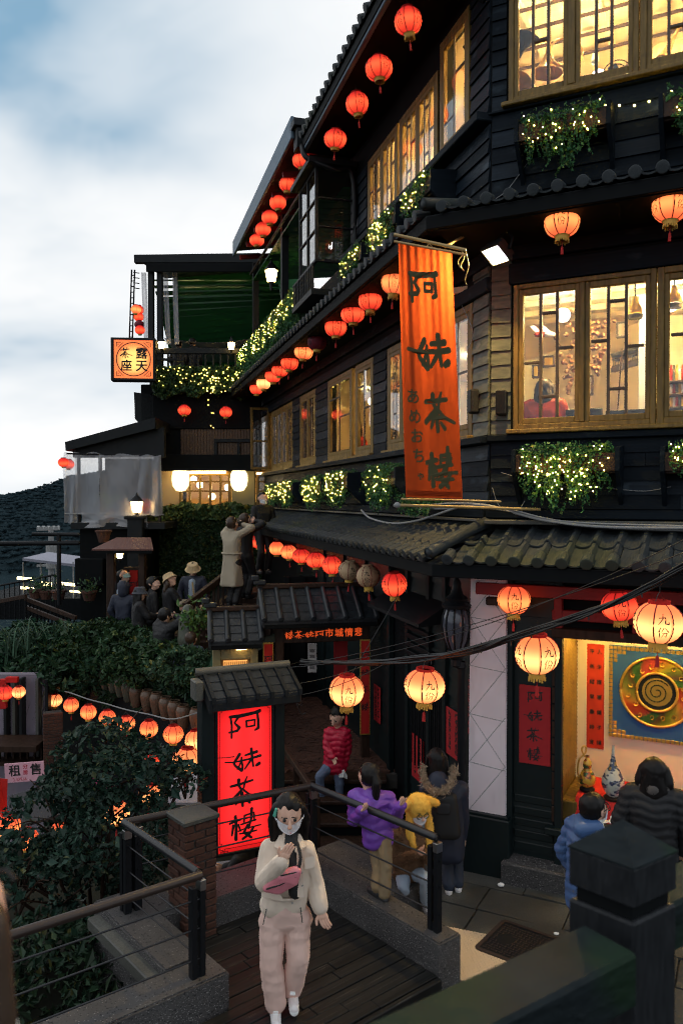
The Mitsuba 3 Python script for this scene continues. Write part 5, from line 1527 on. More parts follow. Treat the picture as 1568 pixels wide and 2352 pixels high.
for k in range(8):
    p = np.array(base[2 + k % 6]) + crng.normal(0, .01, 3) + (np.array(base[3 + k % 6]) - np.array(base[2 + k % 6])) * crng.uniform(.1, .9) if 3 + k % 6 < len(base) else base[2]
    put('cable_tie', tube([p + [0, 0, .05], p - [0, .01, .05]], .006, 5), 'm_cable', cb)
loop = [at(663, 1610, 9.0), at(672, 1596, 9.0), at(688, 1600, 9.0), at(693, 1620, 9.0), at(682, 1618, 9.0), at(692, 1640, 9.0), at(702, 1638, 9.0)]
put('wire_loop', tube(bez(loop, 5), .006, 5), 'm_cable', cb, smooth=True)
sk = thing('wall_cables', 'pale and dark cables drooping along the ledge above the lowest tiled roof', 'cables')
for k, (pts, r, m) in enumerate((([(905, 1160), (1000, 1168), (1100, 1160), (1160, 1172), (1250, 1195), (1350, 1208), (1450, 1212), (1580, 1213)], .016, 'm_greycable'), ([(1000, 1162), (1100, 1168), (1180, 1178), (1300, 1205), (1450, 1216), (1580, 1220)], .013, 'm_cable'),
                                ([(830, 1172), (850, 1190), (900, 1202), (960, 1195), (1060, 1162)], .014, 'm_greycable'), ([(905, 1163), (1060, 1156), (1160, 1168), (1300, 1198), (1580, 1209)], .010, 'm_greycable'))):
    put('cable', tube(bez([on_face_ray(x, y, F2 if x > 1060 else F1, .26) for x, y in pts], 6), r, 7), m, sk, smooth=True)
st_ = thing('telephone_wires', 'thin loose wires stapled along the black boards', 'wires')
for pts, F in (([(1130, 1120), (1145, 1160), (1180, 1185), (1205, 1150)], F2), ([(1060, 700), (1085, 760), (1075, 800)], F1), ([(1400, 1122), (1480, 1128), (1540, 1118)], F2), ([(1110, 470), (1160, 440), (1210, 375)], F2), ([(1150, 1085), (1200, 1100)], F2)):
    put('wire', tube(bez([on_face_ray(x, y, F, .05) for x, y in pts], 5), .004, 5), 'm_greycable', st_, smooth=True)

# ------------------------------------------------------------------ banner, its poles and the flood light
BY = 7.55
bt0, bt1, bb0, bb1 = at(914, 556, BY + .12), at(1038, 578, BY - .08), at(932, 1142, BY + .12), at(1062, 1146, BY - .08)
bn = thing('cloth_banner', 'long orange red cloth banner with dark green brush characters hanging from a pole', 'banner')
n_, m_ = 90, 61
U, V = np.meshgrid(np.linspace(0, 1, n_), np.linspace(0, 1, m_), indexing='ij')
Pb = (bt0 * (1 - V[..., None]) + bt1 * V[..., None]) * (1 - U[..., None]) + (bb0 * (1 - V[..., None]) + bb1 * V[..., None]) * U[..., None]
bnrm = np.cross(bt1 - bt0, bb0 - bt0)
bnrm /= np.linalg.norm(bnrm)
if bnrm[1] > 0:
    bnrm = -bnrm
fold = .0055 * np.exp(-U * 2.6) * np.sin(V * 2 * np.pi * 7.5 + .6 * np.sin(V * 9)) + .010 * np.sin(V * 2 * np.pi * 2.2 + U * 1.5) * (.35 + .65 * U * (1 - U) * 4) + .010 * (meshkit.fbm(np.stack([V * 6, U * 3, U * 0], -1), 3, seed=2) - .5)
Pb = Pb + bnrm * fold[..., None]


def banner_xy(poly, dep):
    """lay a polygon given in banner coordinates (x right 0..1, y down 0..1 of length) over the cloth"""
    v, f = extrude(poly.segmentize(.02), .001)
    a, b = np.clip(v[:, 0], 0, 1) * (m_ - 1), np.clip(v[:, 1], 0, 1) * (n_ - 1)
    i, j = np.minimum(b.astype(int), n_ - 2), np.minimum(a.astype(int), m_ - 2)
    fb, fa = (b - i)[:, None], (a - j)[:, None]
    q = (Pb[i, j] * (1 - fa) + Pb[i, j + 1] * fa) * (1 - fb) + (Pb[i + 1, j] * (1 - fa) + Pb[i + 1, j + 1] * fa) * fb
    return q + bnrm * (dep + v[:, 2:3]), f


scene['m_banner'] = {'type': 'principledthin', 'base_color': rgb((.42, .066, .020)), 'roughness': .8, 'diff_trans': 1.1, 'spec_trans': 0.0}
plain('m_bannerink', (0.055, 0.050, 0.016), 0.75)
put('cloth', sheet(Pb), 'm_banner', bn, smooth=True)
bw, bh = .5, 2.45
for ch, x, y, s in (('阿', .45, .16, .56), ('妹', .58, .415, .66), ('茶', .66, .655, .56), ('樓', .66, .875, .58)):
    g = sa.scale(BRUSH[ch], 1.22, 1.0, origin=(0, 0)).buffer(.018)
    g = sa.affine_transform(g, [s * .80, 0, 0, -s * bw / bh * 1.55, x, y])
    put('lettering', banner_xy(g, .006), 'm_bannerink', bn)
for i, ch in enumerate('あめおちゃ'):
    s = .27 if i < 4 else .17
    g = sa.affine_transform(sa.translate(glyph(ch), -.5, -.45), [s, 0, 0, -s * bw / bh * 1.3, .19 + (.022 * i), .60 + .078 * i])
    put('lettering', banner_xy(g, .006), 'm_bannerink', bn)
put('hem', banner_xy(sg.box(.02, .972, .98, .992), .004), 'm_banner', bn)
p0, p1 = at(898, 543, BY + .15), at(1072, 578, BY - .15)
put('top_pole', tube([at(905, 538, BY + .16), at(1070, 574, BY - .14)], .016, 10), 'm_bamboo', bn, smooth=True)
put('top_pole', tube([at(905, 554, BY + .12), at(1072, 585, BY - .13)], .012, 10), 'm_bamboo', bn, smooth=True)
put('bracket', tube([at(1022, 566, BY - .05), at(1090, 528, 8.1)], .014, 8), 'm_bamboo', bn, smooth=True)
put('bottom_pole', tube([at(912, 1160, BY + .12), at(1240, 1170, BY + .3)], .015, 10), 'm_bamboo', bn, smooth=True)
put('bottom_pole', tube([at(920, 1146, BY + .12), at(1150, 1152, BY + .1)], .011, 10), 'm_bamboo', bn, smooth=True)
put('pole_knob', ball(at(912, 1160, BY + .12), .03, 2), 'm_greycable', bn, smooth=True)
for pts in ([(1060, 575), (1066, 590), (1058, 610), (1066, 622)], [(1070, 578), (1076, 610), (1068, 640), (1072, 655)], [(1062, 585), (1052, 600), (1056, 615)], [(980, 565), (985, 560), (992, 566)]):
    put('tie_string', tube(bez([at(x, y, BY - .12) for x, y in pts], 5), .004, 5), 'm_bamboo', bn, smooth=True)

fd = thing('flood_light', 'blazing square flood light on the corner of the house above the banner', 'flood light')
fp = at(1140, 583, 7.64)
fn = (np.array(at(1000, 720, BY)) - fp)
fn = np.array([-.52, -.33, -.79])
fn /= np.linalg.norm(fn)
fa = np.cross([0, 0, 1], fn)
fa /= np.linalg.norm(fa)
FL = Fr(fp, fa, fn, np.cross(fa, fn) * -1 if np.cross(fa, fn)[2] < 0 else np.cross(fa, fn))
put('housing', cat_mesh([fbox(FL, -.115, .115, -.09, -.012, -.10, .10, .012), fbox(FL, -.125, -.105, -.02, .03, -.11, .11, .004), fbox(FL, .105, .125, -.02, .03, -.11, .11, .004), fbox(FL, -.105, .105, -.02, .03, .09, .11, .004), fbox(FL, -.105, .105, -.02, .03, -.11, -.09, .004)]), 'm_iron', fd)
v, f = fbox_quad(FL, -.104, .104, -.09, .09, .0)
nn_ = np.cross(v[f[0][1]] - v[f[0][0]], v[f[0][2]] - v[f[0][0]])
if nn_ @ fn < 0:
    f = f[:, ::-1]
put('lens', (v, f), 'm_white', fd, emit=area((1150, 770, 260), 40))
put('bracket', cat_mesh([tube([FL.p(-.13, -.05, -.02), FL.p(-.13, -.16, .02), FL.p(.0, -.28, .06)], .012, 6), tube([FL.p(.13, -.05, -.02), FL.p(.13, -.16, .02), FL.p(.0, -.28, .06)], .012, 6)]), 'm_iron', fd)
for i, (px, py) in enumerate(((1089, 922), (1152, 925))):
    F = F1 if i == 0 else F2
    p = on_face_ray(px, py, F, .05)
    fx = Fr(p, F.a, F.b)
    sp = thing('wall_speaker', ['black box speaker on the shingles beside the banner', 'black box speaker left of the wide lattice window'][i], 'speaker')
    put('case', fbox(fx, -.055, .055, -.04, .06, -.13, .13, .02), 'm_ink', sp)
    put('grille', fbox(fx, -.045, .045, .061, .066, -.115, .115, .008), 'm_iron', sp)


# ------------------------------------------------------------------ the house at the end: open terrace over a lit tea room
FY = 20.5
XF = lambda px, Y=FY: at(px, 1145, Y)[0]
ZF = lambda py, Y=FY: at(784, py, Y)[2]
B = Fr((0, FY, 0), (1, 0, 0), (0, -1, 0))
FH = thing('terrace_house', 'dark far house with a green lined terrace over a brightly lit wooden tea room', 'building')
x0, x1 = XF(352), XF(596)


def fb(name, px0, px1, py0, py1, y0, y1, mat, **k):
    """a block on the far front: readings across, metres in depth (y out towards the street)"""
    return put(name, fbox(B, XF(px0), XF(px1), y0, y1, ZF(py1), ZF(py0), .012), mat, FH, **k)


# terrace storey
fb('roof_beam', 318, 600, 596, 612, .2, .35, 'm_dark')
put('roof', fhexa(B, [(XF(318), -3.2, ZF(560)), (XF(318), -3.2, ZF(552)), (XF(318), .35, ZF(600)), (XF(318), .35, ZF(594)), (XF(640), -3.2, ZF(535)), (XF(640), -3.2, ZF(527)), (XF(600), .35, ZF(596)), (XF(600), .35, ZF(590))]), 'm_dark', FH)
put('awning_valance', fbox(B, XF(345), XF(590), .30, .34, ZF(632), ZF(612), .005), 'm_deep', FH)
for k in range(17):
    z0 = ZF(625) - .01 * k
    put('canopy_slat', fhexa(B, [(XF(350), -.05 - .18 * k, ZF(640) - .125 * k), (XF(350), -.05 - .18 * k, ZF(640) - .105 * k), (XF(350), -.21 - .18 * k, ZF(640) - .145 * k), (XF(350), -.21 - .18 * k, ZF(640) - .125 * k), (XF(640), -.05 - .18 * k, ZF(640) - .085 * k), (XF(640), -.05 - .18 * k, ZF(640) - .065 * k), (XF(640), -.21 - .18 * k, ZF(640) - .105 * k), (XF(640), -.21 - .18 * k, ZF(640) - .085 * k)]), 'm_green', FH)
put('terrace_back', fbox(B, XF(340), XF(680), -3.3, -3.2, ZF(860), ZF(540), 0), 'm_greenback', FH) if plain('m_greenback', (0.012, 0.11, 0.028), 0.6) else 0
for px in (352, 372, 588):
    fb('post', px - 6, px + 6, 612, 850, .05, .22, 'm_dark')
fb('terrace_rail', 360, 596, 803, 816, .15, .25, 'm_dark')
fb('terrace_kick_board', 352, 600, 846, 905, .02, .2, 'm_deep')
for k in range(13):
    fb('baluster', 372 + 17 * k, 376 + 17 * k, 816, 848, .17, .21, 'm_dark')
put('terrace_floor', fbox(B, XF(345), XF(700), -3.3, .02, ZF(905), ZF(850), 0), 'm_deep', FH)
for px0, px1 in ((375, 395), (397, 409), (326, 342)):
    n = 10
    t = np.linspace(0, 1, n)
    Pc = np.stack([np.stack([np.full(6, 0) + XF(px0 + (px1 - px0) * .4 * tt) + np.linspace(0, .12, 6), -.02 + .03 * np.sin(np.arange(6) * 2.1 + tt * 3), np.full(6, ZF(625 + 165 * tt))], -1) for tt in t])
    put('rolled_plastic', thick(B.pts(Pc.reshape(-1, 3)).reshape(Pc.shape), .004), 'm_plastic', FH, smooth=True) if True else 0
# plain band and storey with the two lanterns
fb('dark_band', 352, 600, 905, 985, -.1, .02, 'm_deep')
fb('side_wall', 320, 356, 880, 1045, -1.2, -.2, 'm_deep')
put('buttress', fhexa(B, [(XF(306), -.4, ZF(960)), (XF(304), -.4, ZF(898)), (XF(306), -.2, ZF(960)), (XF(304), -.2, ZF(898)), (XF(352), -.4, ZF(1010)), (XF(352), -.4, ZF(905)), (XF(352), -.2, ZF(1010)), (XF(352), -.2, ZF(905))]), 'm_dark', FH)
plain('m_plank', (0.085, 0.050, 0.030), 0.6)
for k in range(26):
    fb('board', 415 + 6.6 * k, 421.2 + 6.6 * k, 985, 1046, -.06, -.03 + .006 * (k % 3), 'm_plank')
fb('board_frame', 492, 590, 1008, 1016, -.03, .03, 'm_dark')
fb('board_frame', 492, 500, 1016, 1046, -.03, .03, 'm_dark')
fb('board_frame', 545, 552, 1016, 1046, -.03, .03, 'm_dark')
fb('upper_wall', 352, 600, 980, 1060, -.2, -.07, 'm_deep')
fb('ledge', 365, 600, 1046, 1082, -.1, .45, 'm_deep')
# lit tea room
plain('m_plasterwarm', (0.45, 0.33, 0.18), 0.8)
put('tea_room', cat_mesh([fbox(B, XF(355), XF(640), -3.0, -2.9, ZF(1200), ZF(1075), 0), fbox(B, XF(355), XF(640), -3.0, .0, ZF(1200), ZF(1195), 0), fbox(B, XF(355), XF(640), -3.0, .0, ZF(1078), ZF(1074), 0), fbox(B, XF(350), XF(356), -3.0, 0, ZF(1200), ZF(1075), 0)]), 'm_plasterwarm', FH)
fb('front_wall', 356, 412, 1076, 1170, -.15, -.02, 'm_plasterwarm')
fb('front_wall', 532, 585, 1076, 1170, -.15, -.02, 'm_olive')
for px0, px1, cols in ((412, 530, 5), (588, 640, 2)):
    w = put('lattice_window', cat_mesh([fbox(B, XF(px0), XF(px0 + 6), -.1, .03, ZF(1168), ZF(1082)), fbox(B, XF(px1 - 6), XF(px1), -.1, .03, ZF(1168), ZF(1082)), fbox(B, XF(px0), XF(px1), -.1, .03, ZF(1168), ZF(1160)), fbox(B, XF(px0), XF(px1), -.1, .03, ZF(1092), ZF(1086))]), 'm_ochre', FH)
    sub = w[len(FH) + 2:]
    for k in range(1, cols):
        x = XF(px0 + (px1 - px0) * k / cols)
        put(f'{sub}__bar', fbox(B, x - .025, x + .025, -.06, .02, ZF(1160), ZF(1092)), 'm_ochre', FH)
    for py in (1106, 1128):
        put(f'{sub}__bar', fbox(B, XF(px0 + 6), XF(px1 - 6), -.055, .015, ZF(py) - .02, ZF(py) + .02), 'm_ochre', FH)
    put(f'{sub}__pane', fbox_quad(B, XF(px0), XF(px1), ZF(1160), ZF(1092), -.05), 'm_glass', FH)
put('tube_light', tube([B.p(XF(400), .12, ZF(1086)), B.p(XF(520), .12, ZF(1084))], .035, 8), 'm_white', FH, smooth=True, emit=area((20, 13.5, 5), 6))
put('tube_light', tube([B.p(XF(590), .12, ZF(1088)), B.p(XF(640), .12, ZF(1088))], .03, 8), 'm_white', FH, smooth=True, emit=area((7, 4.4, 1.5), 3))
for px, py, L in ((440, 1112, 20), (508, 1118, 20), (470, 1140, 14), (600, 1130, 14), (425, 1098, 12)):
    lamp_ball(FH, 'tea_room_lamp', B.p(XF(px), -1.2, ZF(py)), .09, L * 3, 2)
for px, k in ((420, 0), (552, 1)):
    ob = thing('oval_lantern', ['bright white oval lantern left of the lit tea room window', 'bright white oval lantern right of the lit tea room window'][k], 'lantern', 'white oval lanterns of the tea room')
    put('shade', lathe([(.04, -.29), (.12, -.27), (.20, -.15), (.225, 0), (.215, .14), (.16, .25), (.06, .28)], 20, B.p(XF(px), .28, ZF(1103))), 'm_white', ob, smooth=True, emit=area((2.6, 2.0, 1.0), 4))
    put('cap_ring', lathe([(.05, .27), (.10, .27), (.09, .33), (.04, .33)], 12, B.p(XF(px), .28, ZF(1103))), 'm_dark', ob)
# ivy covered wall below
ir = np.random.default_rng(33)
iv = thing('ivy_wall', 'tall retaining wall under the lit tea room completely covered in dark ivy', 'ivy wall')
put('masonry', fbox(B, XF(330), XF(640), -.6, .0, -3, ZF(1168), 0), 'm_dark', iv)
n = 26000
px_, pz_ = ir.uniform(XF(325), XF(600), n), ZF(1172) - (ZF(1172) - .2) * ir.uniform(0, 1, n) ** .9
P_ = B.pts(np.c_[px_, .04 + .14 * meshkit.fbm(np.c_[px_ * 2.2, pz_ * 2.2, px_ * 0], 3) + ir.uniform(0, .05, n), pz_])
v, f = leaves(P_, .085, ir, N=[0, -1, .4], flat=.5, asp=.8)
put('ivy', (v, f), 'm_leaf', iv, color=tint(n, (.020, .040, .016), ir, .5, .15))
n = 5000
px_ = ir.uniform(XF(350), XF(600), n)
P_ = B.pts(np.c_[px_, ir.uniform(-.1, .32, n), ZF(1172) + .22 * (meshkit.fbm(np.c_[px_ * 3, px_ * 0, px_ * 0], 3) - .3) + ir.uniform(-.25, .10, n)])
v, f = leaves(P_, .10, ir, droop=.5, asp=.8)
put('ivy_fringe', (v, f), 'm_leaf', iv, color=tint(n, (.05, .085, .03), ir, .45, .15))
# flower strip of the terrace
n = 9000
xx = ir.uniform(XF(360), XF(570), n)
hang = .30 + .45 * meshkit.fbm(np.c_[xx * 2.4, xx * 0, xx * 0], 3, seed=6)
P_ = B.pts(np.c_[xx, .28 + ir.uniform(-.1, .14, n), ZF(848) - hang * ir.uniform(0, 1, n) ** 1.2 * 1.25])
sp = thing('hanging_plant', 'wide strip of trailing greenery with yellow lights under the far terrace rail', 'hanging plant', 'planters with trailing plants')
v, f = leaves(P_, .085, ir, droop=.6, asp=.7)
put('foliage', (v, f), 'm_leaf', sp, color=tint(n, (.035, .075, .030), ir, .5, .15))
Q = np.c_[np.r_[ir.uniform(XF(362), XF(470), 30), ir.uniform(XF(470), XF(562), 75), ir.uniform(XF(484), XF(500), 7)], np.full(112, .46), np.r_[ZF(848) - ir.uniform(0, .5, 30), ZF(850) - ir.uniform(0, .62, 75), ZF(908) - ir.uniform(0, .9, 7)]]
put('fairy_lights', cat_mesh([ball(B.p(*q), .0145, 0) for q in Q]), 'm_white', sp, emit=area((9.0, 6.4, 1.1), 1))
# lanterns of the far house
for px, py, i in ((430, 946, 0), (524, 950, 1)):
    lantern(B.p(XF(px), .35, ZF(py)), 'red', ['left', 'right'][i] + ' of two round red lanterns under the dark band of the far house', 'red lanterns of the far house', MIDP, 1.02)
for i, (px, py, st) in enumerate(((312, 703, 'red'), (314, 722, 'red'), (318, 742, 'dark'), (322, 757, 'red'), (316, 712, 'warm'))):
    lantern(B.p(XF(px), -.4 + .12 * i, ZF(py)), st, ['topmost', 'second', 'unlit dark', 'lowest', 'brightest'][i] + ' red lantern of the cluster by the ladder over the square yellow sign', 'red lanterns by the ladder', FARP, .78)
for i, (px, py, Y) in enumerate(((146, 1062, 19.0), (158, 1066, 19.4))):
    lantern(at(px, py, Y), 'red', ['left', 'right'][i] + ' of two red lanterns at the corner of the clear plastic sheet', 'red lanterns by the plastic sheet', FARP, .85)
# wall lanterns and terrace lamps
for i, (px, py, Y, s) in enumerate(((623, 632, 17.5, 1.25), (371, 792, 20.2, .85), (531, 794, 20.0, .85), (275, 1273, 16.4, .75))):
    cl = thing('carriage_lamp', ['glowing carriage lamp beside the terrace canopy', 'small glowing lamp beside the square yellow sign', 'glowing lamp standing on the far terrace rail', 'small glowing lamp under the roof of the little kiosk'][i], 'lamp', 'carriage lamps')
    p = at(px, py, Y)
    put('glass', lathe([(.055 * s, -.12 * s), (.075 * s, -.10 * s), (.11 * s, .08 * s), (.05 * s, .12 * s)], 6, p), 'm_white', cl, emit=area((22, 14, 4.5), 2))
    put('roof', lathe([(.13 * s, .09 * s), (.10 * s, .14 * s), (.03 * s, .22 * s), (.01 * s, .28 * s)], 6, p), 'm_iron', cl)
    put('foot', lathe([(.02 * s, -.26 * s), (.03 * s, -.14 * s), (.06 * s, -.12 * s)], 6, p), 'm_iron', cl)
# light tubes seen through the terrace
for i, (px, py) in enumerate(((385, 712), (415, 706), (475, 706), (505, 708), (520, 705))):
    put('terrace_lamp', fbox(B, XF(px), XF(px + (16 if i == 0 else 8)), -2.2, -2.1, ZF(py + 8), ZF(py - 4), .01), 'm_white', FH, emit=area((26, 19, 8), 2))
put('clear_awning', thick(B.pts(np.stack([np.stack([np.linspace(XF(372), XF(585), 14), np.full(14, -.3 - 1.0 * k), np.full(14, ZF(770 + 8 * k)) - .12 * np.sin(np.linspace(0, np.pi, 14))], -1) for k in range(3)]).reshape(-1, 3)).reshape(3, 14, 3), .004), 'm_plastic', FH, smooth=True)
# ladder at the left edge
ld = thing('roof_ladder', 'black iron ladder leaning against the left edge of the far terrace', 'ladder')
for px in (297, 304):
    put('rail', tube([B.p(XF(px - 3), -.2, ZF(775)), B.p(XF(px + 3), -.2, ZF(614))], .022, 6), 'm_iron', ld)
for k in range(12):
    put('rung', tube([B.p(XF(294 + k * .4), -.2, ZF(770 - 13 * k)), B.p(XF(303 + k * .4), -.2, ZF(770 - 13 * k))], .014, 5), 'm_iron', ld)
for k in range(4):
    put('hoop', tube([B.p(XF(304), -.2, ZF(620 + 12 * k)), B.p(XF(318), -.2, ZF(622 + 12 * k))], .014, 5), 'm_iron', ld)
# square yellow sign
qs = thing('square_light_sign', 'square orange glowing sign with four black characters inside a ring', 'sign')
qo = at(262, 868, 19.2)
QF = Fr(qo, np.array([1, .10, 0]) / np.linalg.norm([1, .1, 0]), (0.0995, -.995, 0))
S_ = .92


def f_square(p, n, uv):
    k = dr.exp(-(dr.square((uv.x - .5) / .42) + dr.square((uv.y - .48) / .40)))
    return mix((1.0, .12, .045), (1.45, .80, .22), smoothstep(.25, .85, k)) * LS


v, f = fbox_quad(QF, 0, S_, 0, S_, .0)
if np.cross(v[f[0][1]] - v[f[0][0]], v[f[0][2]] - v[f[0][0]]) @ QF.b < 0:
    f = f[:, ::-1]
put('panel', (v, f), 'm_goldpaper', qs, emit=area(mikit.proc(f_square), 5), uv=np.array([[0, 0], [1, 0], [1, 1], [0, 1]], float))
put('case', cat_mesh([fbox(QF, -.08, S_ + .06, -.28, -.006, -.06, S_ + .06, .01), fbox(QF, -.06, 0, -.006, .02, -.05, S_ + .05), fbox(QF, S_, S_ + .05, -.006, .02, -.05, S_ + .05), fbox(QF, 0, S_, -.006, .02, -.05, 0), fbox(QF, 0, S_, -.006, .02, S_, S_ + .05)]), 'm_dark', qs)
put('lettering', text_on(QF, [('茶', .29, .61, .30), ('露', .65, .61, .30), ('座', .29, .31, .29), ('天', .65, .31, .30)], .004, .003), 'm_ink', qs)
ring = sg.Point(.46, .46).buffer(.41, 32).difference(sg.Point(.46, .46).buffer(.39, 32))
put('ring', on_frame(QF, extrude(ring, .003), .004), 'm_ink', qs)
cur = [brush([(.014, [(S_ / 2 + sx * .30, S_ / 2 + sy * .40), (S_ / 2 + sx * .40, S_ / 2 + sy * .40), (S_ / 2 + sx * .40, S_ / 2 + sy * .30)]), (.012, [(S_ / 2 + sx * .24, S_ / 2 + sy * .40), (S_ / 2 + sx * .36, S_ / 2 + sy * .28)]), (.010, [(S_ / 2 + sx * .35, S_ / 2 + sy * .36), (S_ / 2 + sx * .37, S_ / 2 + sy * .34)])]) for sx in (-1, 1) for sy in (-1, 1)]
put('corner_scroll', on_frame(QF, extrude(so.unary_union(cur), .003), .004), 'm_ink', qs)
put('arm', beam(QF.p(S_, -.15, .5), QF.p(S_ + .7, -.3, .5), .06, .06), 'm_iron', qs)

# ------------------------------------------------------------------ plastic sheeted lean-to on the left
scene['m_plastic'] = {'type': 'blendbsdf', 'weight': 0.40, 'a': {'type': 'thindielectric', 'int_ior': 1.5}, 'b': {'type': 'twosided', 'bsdf': {'type': 'principled', 'base_color': rgb((.50, .50, .54)), 'roughness': .35, 'specular': .6}}}
PY_ = 19.0
G = Fr((0, PY_, 0), (1, 0, 0), (0, -1, 0))
xp = lambda px: at(px, 1145, PY_)[0]
zp = lambda py: at(784, py, PY_)[2]
ln = thing('lean_to', 'sheeted lean to with a sloping dark roof and cloudy clear plastic curtains', 'lean-to')
put('roof', fhexa(G, [(xp(156), -2.5, zp(1036)), (xp(155), -2.5, zp(1016)), (xp(156), .15, zp(1036)), (xp(155), .15, zp(1016)), (xp(360), -2.5, zp(985)), (xp(360), -2.5, zp(960)), (xp(360), .15, zp(985)), (xp(360), .15, zp(960))]), 'm_dark', ln)
put('gable_wall', fhexa(G, [(xp(165), -.3, zp(1050)), (xp(165), -.3, zp(1036)), (xp(165), -.1, zp(1050)), (xp(165), -.1, zp(1036)), (xp(375), -.3, zp(1050)), (xp(375), -.3, zp(980)), (xp(375), -.1, zp(1050)), (xp(375), -.1, zp(980))]), 'm_dark', ln)
put('back_wall', cat_mesh([fbox(G, xp(170), xp(380), -2.6, -2.5, zp(1215), zp(1040), 0), fbox(G, xp(165), xp(380), -2.5, .1, zp(1215), zp(1200), 0)]), 'm_dark', ln)
for px in (172, 222, 360):
    put('post', fbox(G, xp(px - 3), xp(px + 3), -.35, -.25, zp(1205), zp(1045)), 'm_iron', ln)
put('post', tube([G.p(xp(150), .06, zp(1180)), G.p(xp(378), .06, zp(1182))], .015, 6), 'm_greycable', ln)
put('post', tube([G.p(xp(155), .05, zp(1042)), G.p(xp(372), .05, zp(1047))], .02, 6), 'm_iron', ln)
crs = np.random.default_rng(12)


def curtain(pxa, pxb, pya, pyb, y0, ph, waves):
    nu, nv = 14, 30
    uu, vv_ = np.meshgrid(np.linspace(0, 1, nu), np.linspace(0, 1, nv), indexing='ij')
    X = xp(pxa) + (xp(pxb) - xp(pxa)) * vv_ + .03 * np.sin(uu * 5 + ph) * (vv_ - .5)
    Y = y0 + .05 * np.sin(vv_ * waves + ph + uu * 1.5) * (.3 + .7 * uu) + .05 * (meshkit.fbm(np.stack([vv_ * 5 + ph, uu * 4, uu * 0], -1), 3) - .5)
    Z = zp(pya) + (zp(pyb) - zp(pya)) * uu + .02 * np.sin(vv_ * 9 + ph)
    put('plastic_sheet', sheet(G.pts(np.stack([X, Y, Z], -1).reshape(-1, 3)).reshape(nu, nv, 3)), 'm_plastic', ln, smooth=True)


curtain(148, 178, 1040, 1202, .02, .5, 9)
curtain(175, 232, 1040, 1180, .05, 1.7, 5)
curtain(230, 322, 1044, 1186, .08, 2.9, 6)
curtain(318, 374, 1046, 1184, .10, 4.2, 11)
curtain(190, 340, 1176, 1210, .12, 3.3, 14)
put('red_cushion', ball(G.p(xp(302), -.9, zp(1165)), (.35, .3, .22), 2), 'm_redpaper', ln, smooth=True)
lamp_ball(ln, 'lean_to_lamp', G.p(xp(345), -1.2, zp(1070)), .07, 90, 3)
fr_ = np.random.default_rng(14)
pt = thing('potted_palm', 'small potted palm behind the cloudy plastic sheet', 'plant')
a_ = fr_.uniform(0, 6.28, 26)
P_ = []
for a in a_:
    s = np.linspace(0, 1, 14)
    L = fr_.uniform(.35, .6)
    P_.append(np.c_[.5 * L * s * np.cos(a), .5 * L * s * np.sin(a), L * s - .4 * L * s ** 3])
P_ = np.vstack(P_) + G.p(xp(235), -.5, zp(1170))
v, f = leaves(P_, .16, fr_, droop=.2, asp=.22)
put('fronds', (v, f), 'm_leaf', pt, color=tint(len(P_), (.05, .13, .05), fr_, .3))
put('pot', lathe([(.10, -.3), (.14, -.02), (.13, .0), (.001, -.02)], 12, G.p(xp(235), -.5, zp(1170))), 'm_brick', pt)
# lower post with its carriage lamp, dark mass below, pot
dk = thing('dark_pier', 'dark timber pier and shuttered wall below the plastic sheeted lean to', 'wall')
put('wall', cat_mesh([fbox(G, xp(180), xp(335), -1.5, -.1, -2, zp(1210), 0), fbox(G, xp(175), xp(240), -.1, .15, zp(1345), zp(1282), .02)]), 'm_deep', dk)
put('post', fbox(G, xp(298), xp(333), -.05, .25, -1, zp(1188), .02), 'm_dark', dk)
put('post_cap', fbox(G, xp(292), xp(338), -.1, .3, zp(1192), zp(1184), .02), 'm_dark', dk)
cl = thing('carriage_lamp', 'large glowing lantern lamp on the dark post below the plastic sheets', 'lamp', 'carriage lamps')
p = G.p(xp(317), .12, zp(1162))
put('glass', lathe([(.06, -.17), (.10, -.13), (.15, .09), (.07, .14)], 6, p), 'm_white', cl, emit=area((24, 16, 6), 4))
put('glass__bar', cat_mesh([tube([p + [.062 * math.cos(t), .062 * math.sin(t), -.17], p + [.155 * math.cos(t), .155 * math.sin(t), .10]], .008, 4) for t in np.arange(6) * np.pi / 3]), 'm_iron', cl)
put('roof', lathe([(.18, .10), (.12, .17), (.04, .24), (.012, .32)], 6, p), 'm_iron', cl)
put('foot', lathe([(.05, -.24), (.03, -.20), (.07, -.16)], 6, p), 'm_iron', cl)
fpz = thing('flower_pot', 'pale clay pot on the ledge over the kiosk roof', 'pot')
put('pot', lathe([(.10, -.22), (.16, .0), (.18, .0), (.18, .04), (.001, .02)], 14, at(238, 1222, 17)), 'm_brick', fpz)

